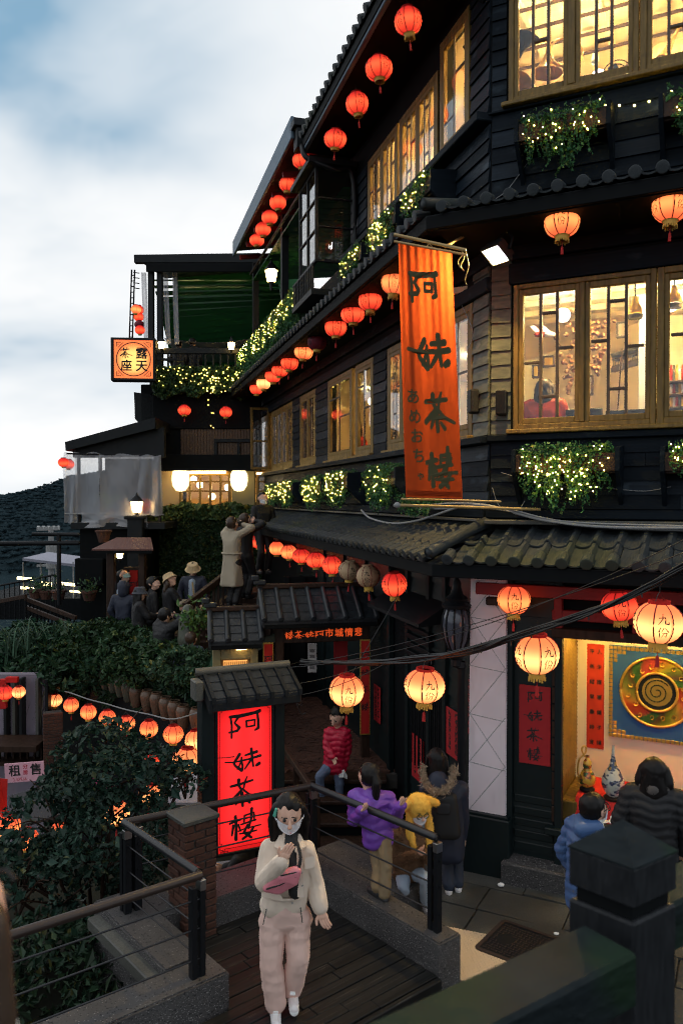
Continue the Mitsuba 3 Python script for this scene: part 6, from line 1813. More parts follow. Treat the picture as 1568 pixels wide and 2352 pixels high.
# ------------------------------------------------------------------ kiosk roof on posts among the crowd
plain('m_kiosk', (0.12, 0.05, 0.04), 0.4)  # reddish lamplight on the shingles put into their base colour
kk = thing('kiosk', 'small open kiosk with a radiating shingle roof painted in reddish lamplight and brown posts', 'kiosk')
KY = 16.2
KF = Fr((0, KY, 0), (1, 0, 0), (0, -1, 0))
xk, zk = (lambda px: at(px, 1145, KY)[0]), (lambda py: at(784, py, KY)[2])
zr_, ze_ = zk(1236), zk(1258)
for k in range(24):
    a0, a1 = xk(226) + (xk(364) - xk(226)) * k / 24, xk(226) + (xk(364) - xk(226)) * (k + .92) / 24
    c0, c1 = xk(258) + (xk(338) - xk(258)) * k / 24, xk(258) + (xk(338) - xk(258)) * (k + .92) / 24
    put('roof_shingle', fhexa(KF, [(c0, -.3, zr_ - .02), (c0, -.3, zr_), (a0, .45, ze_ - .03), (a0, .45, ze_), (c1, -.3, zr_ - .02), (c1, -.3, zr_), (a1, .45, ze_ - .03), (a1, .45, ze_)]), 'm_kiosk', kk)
put('roof', fhexa(KF, [(xk(262), -.3, zr_ - .1), (xk(262), -.3, zr_ - .025), (xk(232), .44, ze_ - .09), (xk(232), .44, ze_ - .035), (xk(336), -.3, zr_ - .1), (xk(336), -.3, zr_ - .025), (xk(360), .44, ze_ - .09), (xk(360), .44, ze_ - .035)]), 'm_deep', kk)
for px, w in ((261, 9), (332, 7)):
    put('post', fbox(KF, xk(px - w), xk(px + w), .1, .28, -.6, ze_ - .03, .012), 'm_brown', kk)
for k in range(9):
    put('back_slat', fbox(KF, xk(280 + 5.3 * k), xk(284 + 5.3 * k), -.3, -.26, -.3, zk(1310)), 'm_brown', kk)
put('back_rail', fbox(KF, xk(276), xk(330), -.32, -.22, zk(1312), zk(1305)), 'm_brown', kk)
put('red_notice', fbox(KF, xk(290), xk(309), -.25, -.23, zk(1375), zk(1310), .004), 'm_lampred', kk)
put('red_notice__lettering', text_on(Fr(KF.p(0, -.23, 0), KF.a, KF.b), [('阿', xk(299.5), zk(1345), .16)], .002, .002), 'm_ink', kk)


# ------------------------------------------------------------------ planted bank on the left, jars, lanterns of the lower alley
brg = np.random.default_rng(51)
# line of the bank: (reading across, distance) and the reading of its edge
prof_ = [(-40, 17.5), (130, 16.2), (250, 15.0), (350, 14.2), (440, 12.9), (520, 12.1)]
top_ = [1530, 1530, 1540, 1550, 1565, 1575]


def shrub(label, blobs, n, size, base, cat='shrub', droop=.3, asp=.5, warm=.12, group=None, trunk=None, seed=0, var=.45):
    """a leafy mass: leaves lie on and inside the given lobes [(centre, radius xyz)]"""
    r = np.random.default_rng(seed + 500)
    t = thing('shrub' if cat == 'shrub' else 'tree', label, cat, group)
    vol = np.array([b[1][0] * b[1][1] + b[1][1] * b[1][2] + b[1][0] * b[1][2] for b in blobs])
    P, N = [], []
    for (c, rad), k in zip(blobs, np.maximum((vol / vol.sum() * n).astype(int), 20)):
        d = r.normal(size=(k, 3))
        d /= np.linalg.norm(d, axis=1, keepdims=True)
        d[:, 2] = np.where(d[:, 2] < -.6, -d[:, 2], d[:, 2])
        q = d * np.asarray(rad)
        lump = .72 + .55 * meshkit.fbm((q + np.asarray(c)) * (1.6 / max(rad)) * 1.3, 4, seed=seed)
        P.append(np.asarray(c) + q * (lump * r.uniform(.72, 1.05, k) ** .6)[:, None])
        N.append(d)
    P, N = np.vstack(P), np.vstack(N)
    keep = meshkit.fbm(P * 2.6, 3, seed=seed + 3) > (.43 if cat == 'tree' else .32)
    P, N = P[keep], N[keep]
    v, f = leaves(P, size, r, N=N, droop=droop, flat=.35, asp=asp)
    clump = .75 + .6 * meshkit.noise(P * 3.0, seed)[:, None]
    put('crown' if cat == 'tree' else 'foliage', (v, f), 'm_leaf', t, color=np.clip(tint(len(P), base, r, var, warm) * np.repeat(clump, 4, 0), .002, 1))
    for tr in trunk or ():
        put('trunk' if cat == 'tree' else 'stem', tube(bez(tr[0], 5), np.linspace(tr[1], tr[1] * .4, len(bez(tr[0], 5))), 7), 'm_brown', t, smooth=True)
    return t


c = lambda px, py, Y: at(px, py, Y)
shrub('dark broad leaved shrub at the upper end of the planted bank, below the kiosk', [(c(250, 1475, 15.2), (.75, .6, .45)), (c(200, 1490, 15.6), (.6, .6, .45)), (c(300, 1480, 14.8), (.6, .5, .35))], 3600, .13, (.020, .048, .020), seed=1)
shrub('glossy mid green shrub in the middle of the planted bank', [(c(345, 1505, 14.2), (.6, .5, .36)), (c(385, 1515, 13.8), (.5, .5, .34)), (c(310, 1540, 14.2), (.6, .5, .35))], 3200, .12, (.024, .055, .022), seed=2)
shrub('rounded glossy bush at the right end of the planted bank, against the gate', [(c(430, 1525, 12.8), (.45, .45, .27)), (c(470, 1535, 12.4), (.33, .4, .24)), (c(400, 1535, 13.1), (.45, .4, .28)), (c(450, 1555, 12.5), (.35, .3, .20))], 3800, .085, (.030, .065, .030), seed=3)
shrub('tangle of dark creepers over the bank wall on the left', [(c(150, 1500, 16), (.9, .6, .55)), (c(100, 1545, 16), (.7, .6, .5)), (c(190, 1550, 15.3), (.8, .5, .4)), (c(250, 1540, 14.8), (.6, .4, .35))], 4200, .15, (.018, .046, .022), seed=4)
n = 5200
uu = brg.uniform(0, 1, n) ** .8
sx_ = brg.uniform(-20, 500, n)
sy_ = np.interp(sx_, [p[0] for p in prof_], [p[1] for p in prof_])
st_y = np.interp(sx_, [p[0] for p in prof_], top_)
Pq = np.array([at(a, b + 70 * c_ * (.5 + .9 * abs(math.sin(a * .045))), d - .12 - .1 * brg.uniform()) for a, b, c_, d in zip(sx_, st_y - 15, uu, sy_)])
shv, shf = leaves(Pq, .13, brg, N=[0, -1, .2], droop=.7, asp=.5)
put('creeper', (shv, shf), 'm_leaf', color=tint(n, (.018, .042, .020), brg, .5), label='dark creeper hanging from the bank over the jars', cat='creeper')
shrub('shrubs with broad leaves at the far left end of the bank', [(c(30, 1500, 17), (.8, .6, .5)), (c(70, 1470, 17.3), (.6, .5, .4)), (c(-20, 1530, 17), (.7, .6, .6))], 2600, .16, (.020, .055, .030), seed=5)
# tall grasses
gs = thing('tall_grass', 'clump of tall arching grass blades standing on the bank at far left', 'grass clump')
bl = []
for k in range(150):
    o = c(brg.uniform(10, 130), brg.uniform(1490, 1530), brg.uniform(15.6, 16.6))
    a, L = brg.uniform(0, 6.28), brg.uniform(.7, 1.25)
    s = np.linspace(0, 1, 7)[:, None]
    p = o + np.array([[math.cos(a), math.sin(a) * .6, 0]]) * L * .55 * s ** 1.8 + np.array([[0, 0, 1]]) * L * (s - .55 * s ** 3)
    w = np.array([-math.sin(a), math.cos(a), 0]) * .014 * (1 - s ** 2)
    bl.append(sheet(np.stack([p - w, p + w], 1)))
m = cat_mesh(bl)
put('blade', m, 'm_leaf', gs, color=np.tile([[.035, .075, .045]], (len(m[0]), 1)) * np.repeat(brg.uniform(.5, 1.5, (150, 1)), 14, 0), kind='stuff')
gs2 = thing('tall_grass', 'drooping pale dry grass hanging over the alley wall at left', 'grass clump')
bl = []
for k in range(130):
    o = c(brg.uniform(85, 135), brg.uniform(1570, 1600), brg.uniform(15.2, 15.8))
    a, L = brg.uniform(2.2, 5.0), brg.uniform(.5, 1.0)
    s = np.linspace(0, 1, 7)[:, None]
    p = o + np.array([[math.cos(a), math.sin(a) * .5, 0]]) * L * .45 * s + np.array([[0, 0, 1]]) * L * (.25 * s - 1.1 * s ** 2)
    w = np.array([-math.sin(a), math.cos(a), 0]) * .012 * (1 - s ** 2)
    bl.append(sheet(np.stack([p - w, p + w], 1)))
m = cat_mesh(bl)
put('blade', m, 'm_leaf', gs2, color=np.tile([[.10, .095, .055]], (len(m[0]), 1)) * np.repeat(brg.uniform(.4, 1.3, (130, 1)), 14, 0), kind='stuff')
Pw = np.array([[c(px, ty + dy, Y) for dy in (-30, 40, 260)] for (px, Y), ty in zip(prof_, top_)])
Pw[:, 2, 2] = -3.5
put('bank_wall', thick(Pw, .3), 'm_dark', label='dark retaining wall under the planted bank', cat='wall')
gP2 = []
for (px, Y), ty in zip(prof_, top_):
    a = c(px, ty - 22, Y)
    gP2.append([a, a + [.35, 1.6, .1], a + [1.4, 5.5, .1]])
put('bank', sheet(np.array(gP2)), 'm_soil', kind='structure')
jr = [(242, 1560, 15.0), (260, 1567, 14.8), (277, 1577, 14.6), (294, 1588, 14.4), (312, 1600, 14.2), (338, 1611, 13.9), (360, 1617, 13.6), (381, 1628, 13.3), (401, 1637, 13.0), (421, 1648, 12.7), (452, 1655, 12.3)]
plain('m_jar', (0.115, 0.075, 0.050), 0.35)
plain('m_jargreen', (0.075, 0.080, 0.060), 0.35)
for i, (px, py, Y) in enumerate(jr):
    p = c(px, py, Y - .25)
    h = .19
    jt = thing('clay_jar', f'{"dark green" if i < 4 else "reddish brown"} tall clay jar, {ORD[i]} from the left of the row on the bank wall', 'jar', 'clay jars along the bank wall')
    put('body', lathe([(.055, -h), (.075, -h * .8), (.115, h * .15), (.12, h * .55), (.10, h * .85), (.075, h * .95)], 14, p), 'm_jargreen' if i < 4 else 'm_jar', jt, smooth=True)
    put('rim', lathe([(.070, h * .93), (.088, h * .95), (.090, h * 1.04), (.066, h * 1.04)], 14, p), 'm_jargreen' if i < 4 else 'm_jar', jt)
# string of lanterns going down the alley
als = [(398, 1687, 13.2), (342, 1674, 14.0), (290, 1662, 14.6), (246, 1648, 15.1), (203, 1636, 15.6), (163, 1620, 16.6), (125, 1609, 17.6)]
for i, (px, py, Y) in enumerate(als):
    lantern(c(px, py, Y * .87), 'warm' if i != 6 else 'pale', f'orange red lantern, {ORD[i]} from the red sign on the string down the lower alley', 'lanterns strung down the lower alley', MIDP, .88)
lantern(c(452, 1700, 11.6), 'pale', 'bright lantern half hidden behind the left post of the red sign', 'lanterns strung down the lower alley', MIDP, 1.1)
lantern(c(429, 1748, 9.6), 'pale', 'large bright lantern just left of the red sign, behind twigs', 'lanterns strung down the lower alley', MIDP, 1.05)
al = thing('lantern_cord', 'cord carrying the lanterns down the lower alley', 'cord')
put('cord', tube(bez([c(465, 1665, 11.6) + [0, 0, .2]] + [c(px, py, Y * .87) + [0, 0, .22] for px, py, Y in als] + [c(20, 1560, 16.5)], 4), .010, 5), 'm_greycable', al)
for i, (px, py, Y, st, s, nm) in enumerate([(344, 1825, 11.0, 'pale', .95, 'lantern glowing through the bush, right of the middle'), (269, 1868, 10.0, 'pale', .95, 'lantern glowing through the middle of the bush'), (62, 1928, 10.0, 'warm', .95, 'lantern glowing through the left of the bush'), (139, 1902, 12.5, 'warm', .8, 'small lantern glint low in the bush'),
                                         (16, 1896, 9.0, 'warm', .95, 'lantern at the left edge below the red cloth'), (350, 1745, 13.5, 'red', .8, 'red lantern half hidden above the bush'), (12, 1592, 14.0, 'red', .85, 'red lantern hanging at the left edge by the orange frame'), (43, 1590, 13.9, 'pale', .75, 'yellow lantern hanging beside the orange frame at left')]):
    lantern(c(px, py, Y), st, nm, 'lanterns of the lower alley', MIDP, s)
# houses of the lower alley at the left edge
ah = thing('alley_house', 'dim lavender fronted alley house with posts and a timber balcony at the left edge', 'building')
AF = Fr((0, 15, 0), (1, 0, 0), (0, -1, 0))
xa_, za_ = (lambda px: at(px, 1145, 15)[0]), (lambda py: at(784, py, 15)[2])
plain('m_lavender', (0.20, 0.17, 0.21), 0.8)
put('wall', fbox(AF, xa_(-60), xa_(105), -.4, -.2, za_(1950), za_(1555), 0), 'm_lavender', ah)
for px in (4, 24, 40, 78, 100):
    put('post', fbox(AF, xa_(px), xa_(px + 7), -.2, .0, za_(1760), za_(1560)), 'm_stone' if px in (24, 78) else 'm_dark', ah)
put('balcony_beam', fbox(AF, xa_(-60), xa_(112), .0, .7, za_(1702), za_(1688)), 'm_brown', ah)
for k in range(7):
    put('balcony_baluster', fbox(AF, xa_(0 + 16 * k), xa_(4 + 16 * k), .1, .16, za_(1740), za_(1702)), 'm_brown', ah)
put('balcony_beam', fbox(AF, xa_(-60), xa_(112), .0, .3, za_(1748), za_(1738)), 'm_brown', ah)
put('orange_frame', cat_mesh([fbox(AF, xa_(26), xa_(40), .5, .6, za_(1610), za_(1545)), fbox(AF, xa_(40), xa_(66), .5, .6, za_(1552), za_(1540))]), 'm_lampred', ah)
bpp = thing('brick_pillar', 'dark red brick pillar at the mouth of the lower alley', 'brick pillar')
BF_ = Fr(at(121, 1700, 14.6) * [1, 1, 0], (.92, .39, 0), (.39, -.92, 0))
put('core', fbox(BF_, -.16, .16, -.16, .16, -4, -.25, 0), 'm_mortar', bpp)
for k in range(24):
    for a, b in ([(-.2, .0), (.01, .2)] if k % 2 else [(-.2, -.1), (-.09, .1), (.11, .2)]):
        put('brick', fbox(BF_, a * .85, b * .85, .10, .17, -1.75 + .064 * k, -1.695 + .064 * k, .006), 'm_brick', bpp)
ps = thing('pink_rent_sign', 'pink paper sign with large dark characters tilted over the lower alley', 'sign')
PF = Fr(at(12, 1800, 13.0), np.array([1, .1, .045]) / np.linalg.norm([1, .1, .045]), (.1, -1, 0), (-.045, 0, 1))
plain('m_pinkpaper', (0.62, 0.34, 0.42), 0.7)
put('board', fbox(PF, 0, .63, -.02, 0, 0, .32, .004), 'm_pinkpaper', ps)
put('lettering', text_on(PF, [('租', .16, .20, .20), ('售', .50, .20, .20)], .001, .002), 'm_ink', ps)
plain('m_redink', (.45, .05, .08), .7)
put('small_lettering', text_on(PF, [('分', .33, .255, .085), ('屋', .33, .16, .085)], .001, .002), 'm_redink', ps)
put('phone_number', PF.mesh((meshkit.text_mesh('1/09/4', .05, .002).vertices[:, [0, 2, 1]] * [1, 1, 1] + [.12, .001, .025], meshkit.text_mesh('1/09/4', .05, .002).faces)), 'm_redink', ps)
plain('m_canvas', (0.03, 0.03, 0.036), 0.8)
plain('m_whitecanvas', (0.24, 0.24, 0.29), 0.7)
put('dark_awning', thick(np.array([[c(20, 1835, 12), c(110, 1808, 12.4), c(200, 1800, 12.8)], [c(40, 1905, 10.6), c(130, 1880, 11), c(230, 1850, 11.4)]]), .04), 'm_canvas', label='dark ribbed awning sloping below the pink sign', cat='awning')
put('white_awning', thick(np.array([[c(395, 1795, 10.6), c(430, 1785, 10.6), c(468, 1780, 10.6)], [c(385, 1850, 9.6), c(430, 1850, 9.6), c(470, 1850, 9.6)]]), .03), 'm_whitecanvas', label='pale grey awning seen between the bush and the red sign', cat='awning')
put('pale_board', thick(np.array([[c(478, 1985, 9.6), c(560, 1975, 9.6), c(640, 1970, 9.6)], [c(478, 2100, 9.2), c(560, 2100, 9.2), c(640, 2100, 9.2)]]), .03), 'm_whitecanvas', label='pale panel in the lower lane under the red sign', cat='panel')
put('red_cloth', thick(np.array([[c(-30, 1790, 9.2), c(0, 1788, 9.2), c(18, 1790, 9.2)], [c(-30, 1870, 9.2), c(0, 1870, 9.1), c(14, 1870, 9.2)]]), .01), 'm_lampred', label='red cloth hanging at the left edge over a glowing lantern', cat='cloth')
plain('m_magenta', (0.35, 0.03, 0.14), 0.7)
put('magenta_banner', thick(np.array([[c(190, 1790, 12.6), c(225, 1785, 12.6), c(262, 1790, 12.6)], [c(205, 1825, 12.4), c(235, 1830, 12.4), c(265, 1825, 12.4)]]), .01), 'm_magenta', label='magenta banner glimpsed through the top of the bush', cat='banner')

# ------------------------------------------------------------------ the bush by the railing
tb = c(230, 2140, 7.6)
bl_ = [(c(240, 1740, 8.2), (.50, .5, .38)), (c(330, 1780, 8.0), (.42, .45, .32)), (c(170, 1800, 8.0), (.30, .40, .25)), (c(260, 1830, 7.8), (.60, .5, .40)), (c(150, 1900, 7.6), (.60, .5, .42)), (c(60, 2000, 7.2), (.45, .45, .32)), (c(250, 1940, 7.5), (.60, .5, .45)), (c(140, 2030, 7.2), (.60, .5, .45)), (c(40, 2060, 7.0), (.5, .5, .45)), (c(270, 2030, 7.4), (.45, .45, .40)), (c(425, 1790, 7.9), (.22, .25, .16))]
tw = []
for cc, rr_ in bl_:
    tw.append(([tb + brg.normal(0, .1, 3) * [1, 1, 0] - [0, 0, 1.0], tb * .6 + np.asarray(cc) * .4 - [0, 0, .2], np.asarray(cc), np.asarray(cc) + brg.normal(0, .15, 3) + [0, 0, .25]], .024))
    for _ in range(5):
        e = np.asarray(cc) + brg.normal(0, 1, 3) * np.asarray(rr_) * .6
        tw.append(([np.asarray(cc) - [0, 0, .2], np.asarray(cc) * .4 + e * .6 + [0, 0, .03], e], .010))
shrub('big dark leafy bush beside the deck with lanterns glowing through its branches', bl_, 11000, .070, (.013, .031, .021), cat='tree', droop=.15, asp=.62, trunk=tw, seed=9, warm=.08)
shrub('low dark undergrowth below the railing at the lower left', [(c(60, 2250, 6.6), (.7, .5, .45)), (c(180, 2230, 6.8), (.6, .5, .4)), (c(240, 2330, 6.4), (.5, .4, .35))], 2400, .085, (.016, .034, .018), seed=11)
# dark body of the slope behind the bush
put('slope', sheet(np.array([[c(-120, 1990, 11), c(150, 1990, 10.5), c(460, 2010, 9.6)], [c(-120, 2200, 7.2), c(150, 2220, 7.2), c(460, 2220, 7.4)], [c(-200, 2600, 5.0), c(150, 2600, 5.2), c(450, 2500, 5.8)]])), 'm_soil', kind='structure')

# ------------------------------------------------------------------ terraces and rails in the middle distance at left
md = thing('far_terrace', 'lower terrace with black rails and strips of white lights before the hill', 'terrace')
MF = Fr((0, 24, 0), (1, 0, 0), (0, -1, 0))
xm, zm = (lambda px: at(px, 1145, 24)[0]), (lambda py: at(784, py, 24)[2])
put('floor', fbox(MF, xm(-60), xm(250), -4, .3, zm(1420), zm(1372), 0), 'm_deep', md)
put('roof', fhexa(MF, [(xm(55), -2, zm(1284)), (xm(55), -2, zm(1278)), (xm(60), .3, zm(1286)), (xm(60), .3, zm(1280)), (xm(150), -2, zm(1298)), (xm(150), -2, zm(1291)), (xm(178), .3, zm(1300)), (xm(178), .3, zm(1294))]), 'm_whitecanvas', md)
for px in (58, 98, 132, 172):
    put('post', fbox(MF, xm(px), xm(px + 2), .2, .26, zm(1380), zm(1290), 0), 'm_greycable', md)
for px0, px1, py, r in ((45, 80, 1326, .05), (52, 82, 1348, .045), (97, 122, 1339, .07), (138, 176, 1338, .05), (185, 225, 1336, .05), (120, 150, 1358, .04), (165, 192, 1356, .035)):
    put('strip_light', tube([MF.p(xm(px0), .2, zm(py - (px1 - px0) * .0)), MF.p(xm(px1), .2, zm(py + (px1 - px0) * .10))], r, 6), 'm_white', md, emit=area((4.2, 3.3, 1.5), 1))
for py, w in ((1340, .035), (1372, .03)):
    put('rail', tube([MF.p(xm(-40), .3, zm(py + 12)), MF.p(xm(135), .3, zm(py - 22))], w, 6), 'm_iron', md)
for k in range(16):
    u = k / 15
    x = xm(-40) * (1 - u) + xm(135) * u
    put('baluster', tube([MF.p(x, .3, zm(1352 - 34 * u)), MF.p(x, .3, zm(1420))], .016, 5), 'm_iron', md)
fs = thing('glass_cafe', 'small gabled cafe glowing yellow beyond the black pole', 'building')
put('wall', fbox(MF, xm(122), xm(186), -5, -4, zm(1400), zm(1262), 0), 'm_bluemetal', fs)
put('roof', fhexa(MF, [(xm(125), -5, zm(1265)), (xm(125), -5, zm(1262)), (xm(118), -3.6, zm(1282)), (xm(118), -3.6, zm(1278)), (xm(190), -5, zm(1240)), (xm(190), -5, zm(1226)), (xm(190), -3.6, zm(1282)), (xm(190), -3.6, zm(1278))]), 'm_bluemetal', fs)
put('lit_window', fbox(MF, xm(150), xm(186), -3.9, -3.8, zm(1296), zm(1250), 0), 'm_white', fs, emit=area((.85, .58, .20), 1))
for k in range(4):
    put('mullion', fbox(MF, xm(152 + 10 * k), xm(153.5 + 10 * k), -3.8, -3.75, zm(1296), zm(1250), 0), 'm_dark', fs)
pr = thing('pipe_frame', 'black iron pipe frame with a crossing bar standing before the hill', 'pipe frame')
PP = Fr((0, 17.5, 0), (1, 0, 0), (0, -1, 0))
q = lambda px, py: at(px, py, 17.5)
put('upright', tube([q(135, 1225), q(136, 1390)], .045, 8), 'm_iron', pr, smooth=True)
put('bar', tube([q(74, 1227), q(182, 1228)], .045, 8), 'm_iron', pr, smooth=True)
put('bar', tube([q(-40, 1249), q(182, 1247)], .055, 8), 'm_iron', pr, smooth=True)
up_ = thing('utility_pole', 'grey utility pole with crossarms and a transformer can down the slope', 'utility pole')
q = lambda px, py: at(px, py, 30)
put('pole', tube([q(117, 1215), q(117, 1420)], .10, 8), 'm_greycable', up_, smooth=True)
for py in (1213, 1217, 1300):
    put('crossarm', beam(q(85, py), q(137, py - 2), .09, .09), 'm_greycable', up_)
put('transformer', lathe([(.20, -.5), (.21, -.45), (.21, .35), (.12, .45), (.02, .46)], 14, q(119, 1275)), 'm_greycable', up_, smooth=40)
for px in (88, 100, 112, 124, 134):
    put('insulator', tube([q(px, 1214), q(px, 1208)], .05, 6), 'm_white', up_)
# rails and stairs between the hedge and the terraces
rl2 = thing('stair_railing', 'dark stepped railing running down along the bank behind the grass', 'railing')
for a, b in (((58, 1375), (175, 1420)), ((60, 1395), (175, 1440)), ((265, 1420), (300, 1440)), ((300, 1440), (320, 1475)), ((-20, 1385), (60, 1370))):
    put('rail', beam(at(*a, 17.5), at(*b, 17.0), .07, .09), 'm_brown', rl2)
for k in range(14):
    put('baluster', beam(at(60 + 8.5 * k, 1376 + 3.2 * k, 17.45), at(60 + 8.5 * k, 1420 + 3.2 * k, 17.45), .03, .03, up=(1, 0, 0)), 'm_deep', rl2)
for i, (px, py, Y) in enumerate(((82, 1358, 20), (106, 1360, 20), (135, 1360, 19.6), (205, 1362, 18.6))):
    fp_ = thing('flower_pot', f'clay flower pot on the terrace rail, {ORD[i]} from the left', 'pot', 'clay pots on the rail')
    put('pot', lathe([(.12, -.18), (.17, .0), (.19, .0), (.19, .05), (.001, .03)], 12, at(px, py, Y)), 'm_brick', fp_)
    v, f = leaves(at(px, py - 12, Y) + brg.normal(0, .12, (90, 3)), .10, brg)
    put('foliage', (v, f), 'm_leaf', fp_, color=tint(90, (.03, .07, .03), brg))
# stairs up to the tea room, with a heavy brown handrail
us = thing('upper_stairs', 'dark stairs with a heavy brown handrail climbing to the upper terrace', 'stairs')
put('handrail', beam(at(425, 1392, 14.6), at(578, 1274, 16.4), .10, .12), 'm_brown', us)
put('handrail', beam(at(425, 1440, 14.6), at(445, 1378, 14.8), .10, .10), 'm_brown', us)
for k in range(14):
    u = k / 13
    a = at(432, 1388, 14.65) * (1 - u) + at(574, 1278, 16.35) * u
    put('baluster', fbox(Fr(a, (1, 0, 0)), -.022, .022, -.022, .022, -.85, -.04, .004), 'm_brown', us)
for k in range(9):
    p = at(430 + 18 * k, 1470 - 14 * k, 15.0 + .22 * k)
    put('step', fbox(Fr(p, (1, 0, 0)), -.4, 1.2, -.2, .9, -.9, -.0, .01), 'm_brown', us)
put('upper_terrace', fhexa(W0, [(XF(505), 15.8, -2), (XF(505), 15.8, ZF(1400)), (XF(505), 20, -2), (XF(505), 20, 1.45), (.2, 15.8, -2), (.2, 15.8, 1.45), (-.9, 20, -2), (-.9, 20, 1.45)]), 'm_dark', kind='structure')


# ------------------------------------------------------------------ shop alcove: painting, couplet, red table with vases
sh = thing('display_alcove', 'warmly lit display alcove with cream walls beside the dark door', 'alcove')
DP = -.95
put('back_wall', fbox(F2, .60, 2.8, DP - .06, DP, .3, 2.6, 0), 'm_creamwall', sh)
put('ceiling', fbox(F2, .60, 2.8, DP, -.17, 2.36, 2.40, 0), 'm_ceil', sh)
put('right_wall', fbox(F2, 2.7, 2.76, DP, -.17, .3, 2.36, 0), 'm_creamwall', sh)
put('side_panel', fbox(F2, .66, .70, DP, -.17, .3, 2.36, 0), 'm_ochre', sh)
for k in range(34):
    z = .86 + .044 * k
    put('side_panel__slat', fhexa(F2, [(.70, DP + .02, z), (.70, DP + .02, z + .034), (.70, -.18, z), (.70, -.18, z + .034), (.722, DP + .02, z - .012), (.708, DP + .02, z + .034), (.722, -.18, z - .012), (.708, -.18, z + .034)]), 'm_ochre', sh)
put('bench', fbox(F2, .70, .86, DP, -.17, .3, .62, .01), 'm_ochre', sh)
for x in (1.0, 1.7, 2.4):
    put('down_lamp', fbox(F2, x - .10, x + .10, -.50, -.38, 2.335, 2.355, .004), 'm_white', sh, emit=area((92, 60, 15), 12))
# couplet
cs = thing('wall_couplet', 'red hanging scroll with two columns of small black characters in the alcove', 'scroll')
a, b = on_face_ray(1348, 1478, F2, DP), on_face_ray(1386, 1722, F2, DP)
xa, xb = (a - F2.o) @ F2.a, (b - F2.o) @ F2.a
plain('m_scroll', (0.50, 0.035, 0.015), 0.7)
put('paper', fbox(F2, xa, xb, DP + .002, DP + .008, b[2], a[2], .001), 'm_scroll', cs)
w_, h_ = xb - xa, a[2] - b[2]
put('lettering', text_on(F2, [(c_, xa + w_ * .73, a[2] - h_ * (.07 + .145 * i), w_ * .30) for i, c_ in enumerate('人生應著讓子棋')] + [(c_, xa + w_ * .30, a[2] - h_ * (.07 + .145 * i), w_ * .30) for i, c_ in enumerate('平衡結局最相宜')], DP + .0085, .002), 'm_ink', cs)
# painting
pn = thing('round_painting', 'square blue relief painting with gold tiles round a red, green and gold disc', 'painting')
a, b = on_face_ray(1398, 1482, F2, DP + .05), on_face_ray(1400, 1692, F2, DP + .05)
xa = (a - F2.o) @ F2.a
zt, zb = a[2], b[2]
cc = on_face_ray(1508, 1590, F2, DP + .05)
cx, cz = (cc - F2.o) @ F2.a, cc[2]
xb = cx + (cx - xa)
plain('m_paintblue', (0.020, 0.085, 0.27), 0.5)
put('panel', fbox(F2, xa, xb, DP, DP + .045, zb, zt, .005), 'm_paintblue', pn)
R_ = (zt - zb) * .375
nth, nr = 96, 8
th_ = np.linspace(0, 2 * np.pi, nth)
rr = np.linspace(.55, .97, nr)
Pd = np.stack([np.stack([cx + R_ * r * np.cos(th_), np.full(nth, DP + .052) + .004 * np.sin(th_ * 7 + r * 9), cz + R_ * r * np.sin(th_)], -1) for r in rr])
v, f = sheet(F2.pts(Pd.reshape(-1, 3)).reshape(Pd.shape))
tt = np.tile(th_, nr) + np.repeat(rr, nth) * 1.2
col = np.stack([.20 + .13 * np.sin(tt * 3), .035 + .13 * np.clip(np.sin(tt * 3 + 1.6), 0, 1), .02 + .01 * np.sin(tt * 5)], -1)
col = np.where((np.sin(tt * 3 + 4.2) > .8)[:, None], np.array([.02, .075, .02]), col)
put('painted_ring', (v, f), 'm_vcol', pn, color=np.clip(col, .01, 1))
plain('m_gilt', (0.80, 0.52, 0.12), 0.28, metal=0.8)


def ring_mesh(r, w, n=64, dep=.06):
    t = np.linspace(0, 2 * np.pi, n)
    return tube(F2.pts(np.c_[cx + r * np.cos(t), np.full(n, DP + dep), cz + r * np.sin(t)]), w, 6, False)


put('outer_gilt_rim', ring_mesh(R_ * .98, .016), 'm_gilt', pn, smooth=True)
put('inner_gilt_rim', ring_mesh(R_ * .54, .016), 'm_gilt', pn, smooth=True)
put('blue_ring', F2.mesh((lambda m: (np.c_[m[0][:, 0], m[0][:, 2], m[0][:, 1]], m[1][:, ::-1]))(tri(trimesh.creation.extrude_polygon(sa.translate(sg.Point(0, 0).buffer(R_ * .52, 24), cx, cz), .008, engine='earcut'))) if False else boxl(cx - R_ * .36, cx + R_ * .36, DP + .045, DP + .05, cz - R_ * .36, cz + R_ * .36)), 'm_paintblue', pn)
put('dark_disc', on_frame(F2, extrude(sg.Point(cx, cz).buffer(R_ * .52, 24), .006), DP + .047), 'm_dark', pn)
put('gilt_disc', on_frame(F2, extrude(sg.Point(cx, cz).buffer(R_ * .40, 24), .010), DP + .048), 'm_gilt', pn)
t = np.linspace(0, 4.4 * np.pi, 80)
put('spiral', tube(F2.pts(np.c_[cx + R_ * (.36 - .022 * t) * np.cos(t + .6), np.full(80, DP + .062), cz + R_ * (.36 - .022 * t) * np.sin(t + .6)]), .006, 5), 'm_dark', pn)
gr_ = np.random.default_rng(71)
for k in range(16):
    a_ = k * 2 * np.pi / 16 + .2
    r0 = R_ * gr_.uniform(.66, .86)
    tq = np.linspace(0, 1.6 * np.pi, 14)
    put('gilt_curl', tube(F2.pts(np.c_[cx + r0 * math.cos(a_) + .028 * (1 - tq / 7) * np.cos(tq + a_), np.full(14, DP + .064), cz + r0 * math.sin(a_) + .028 * (1 - tq / 7) * np.sin(tq + a_)]), .006, 5), 'm_gilt', pn)
n_t = 22
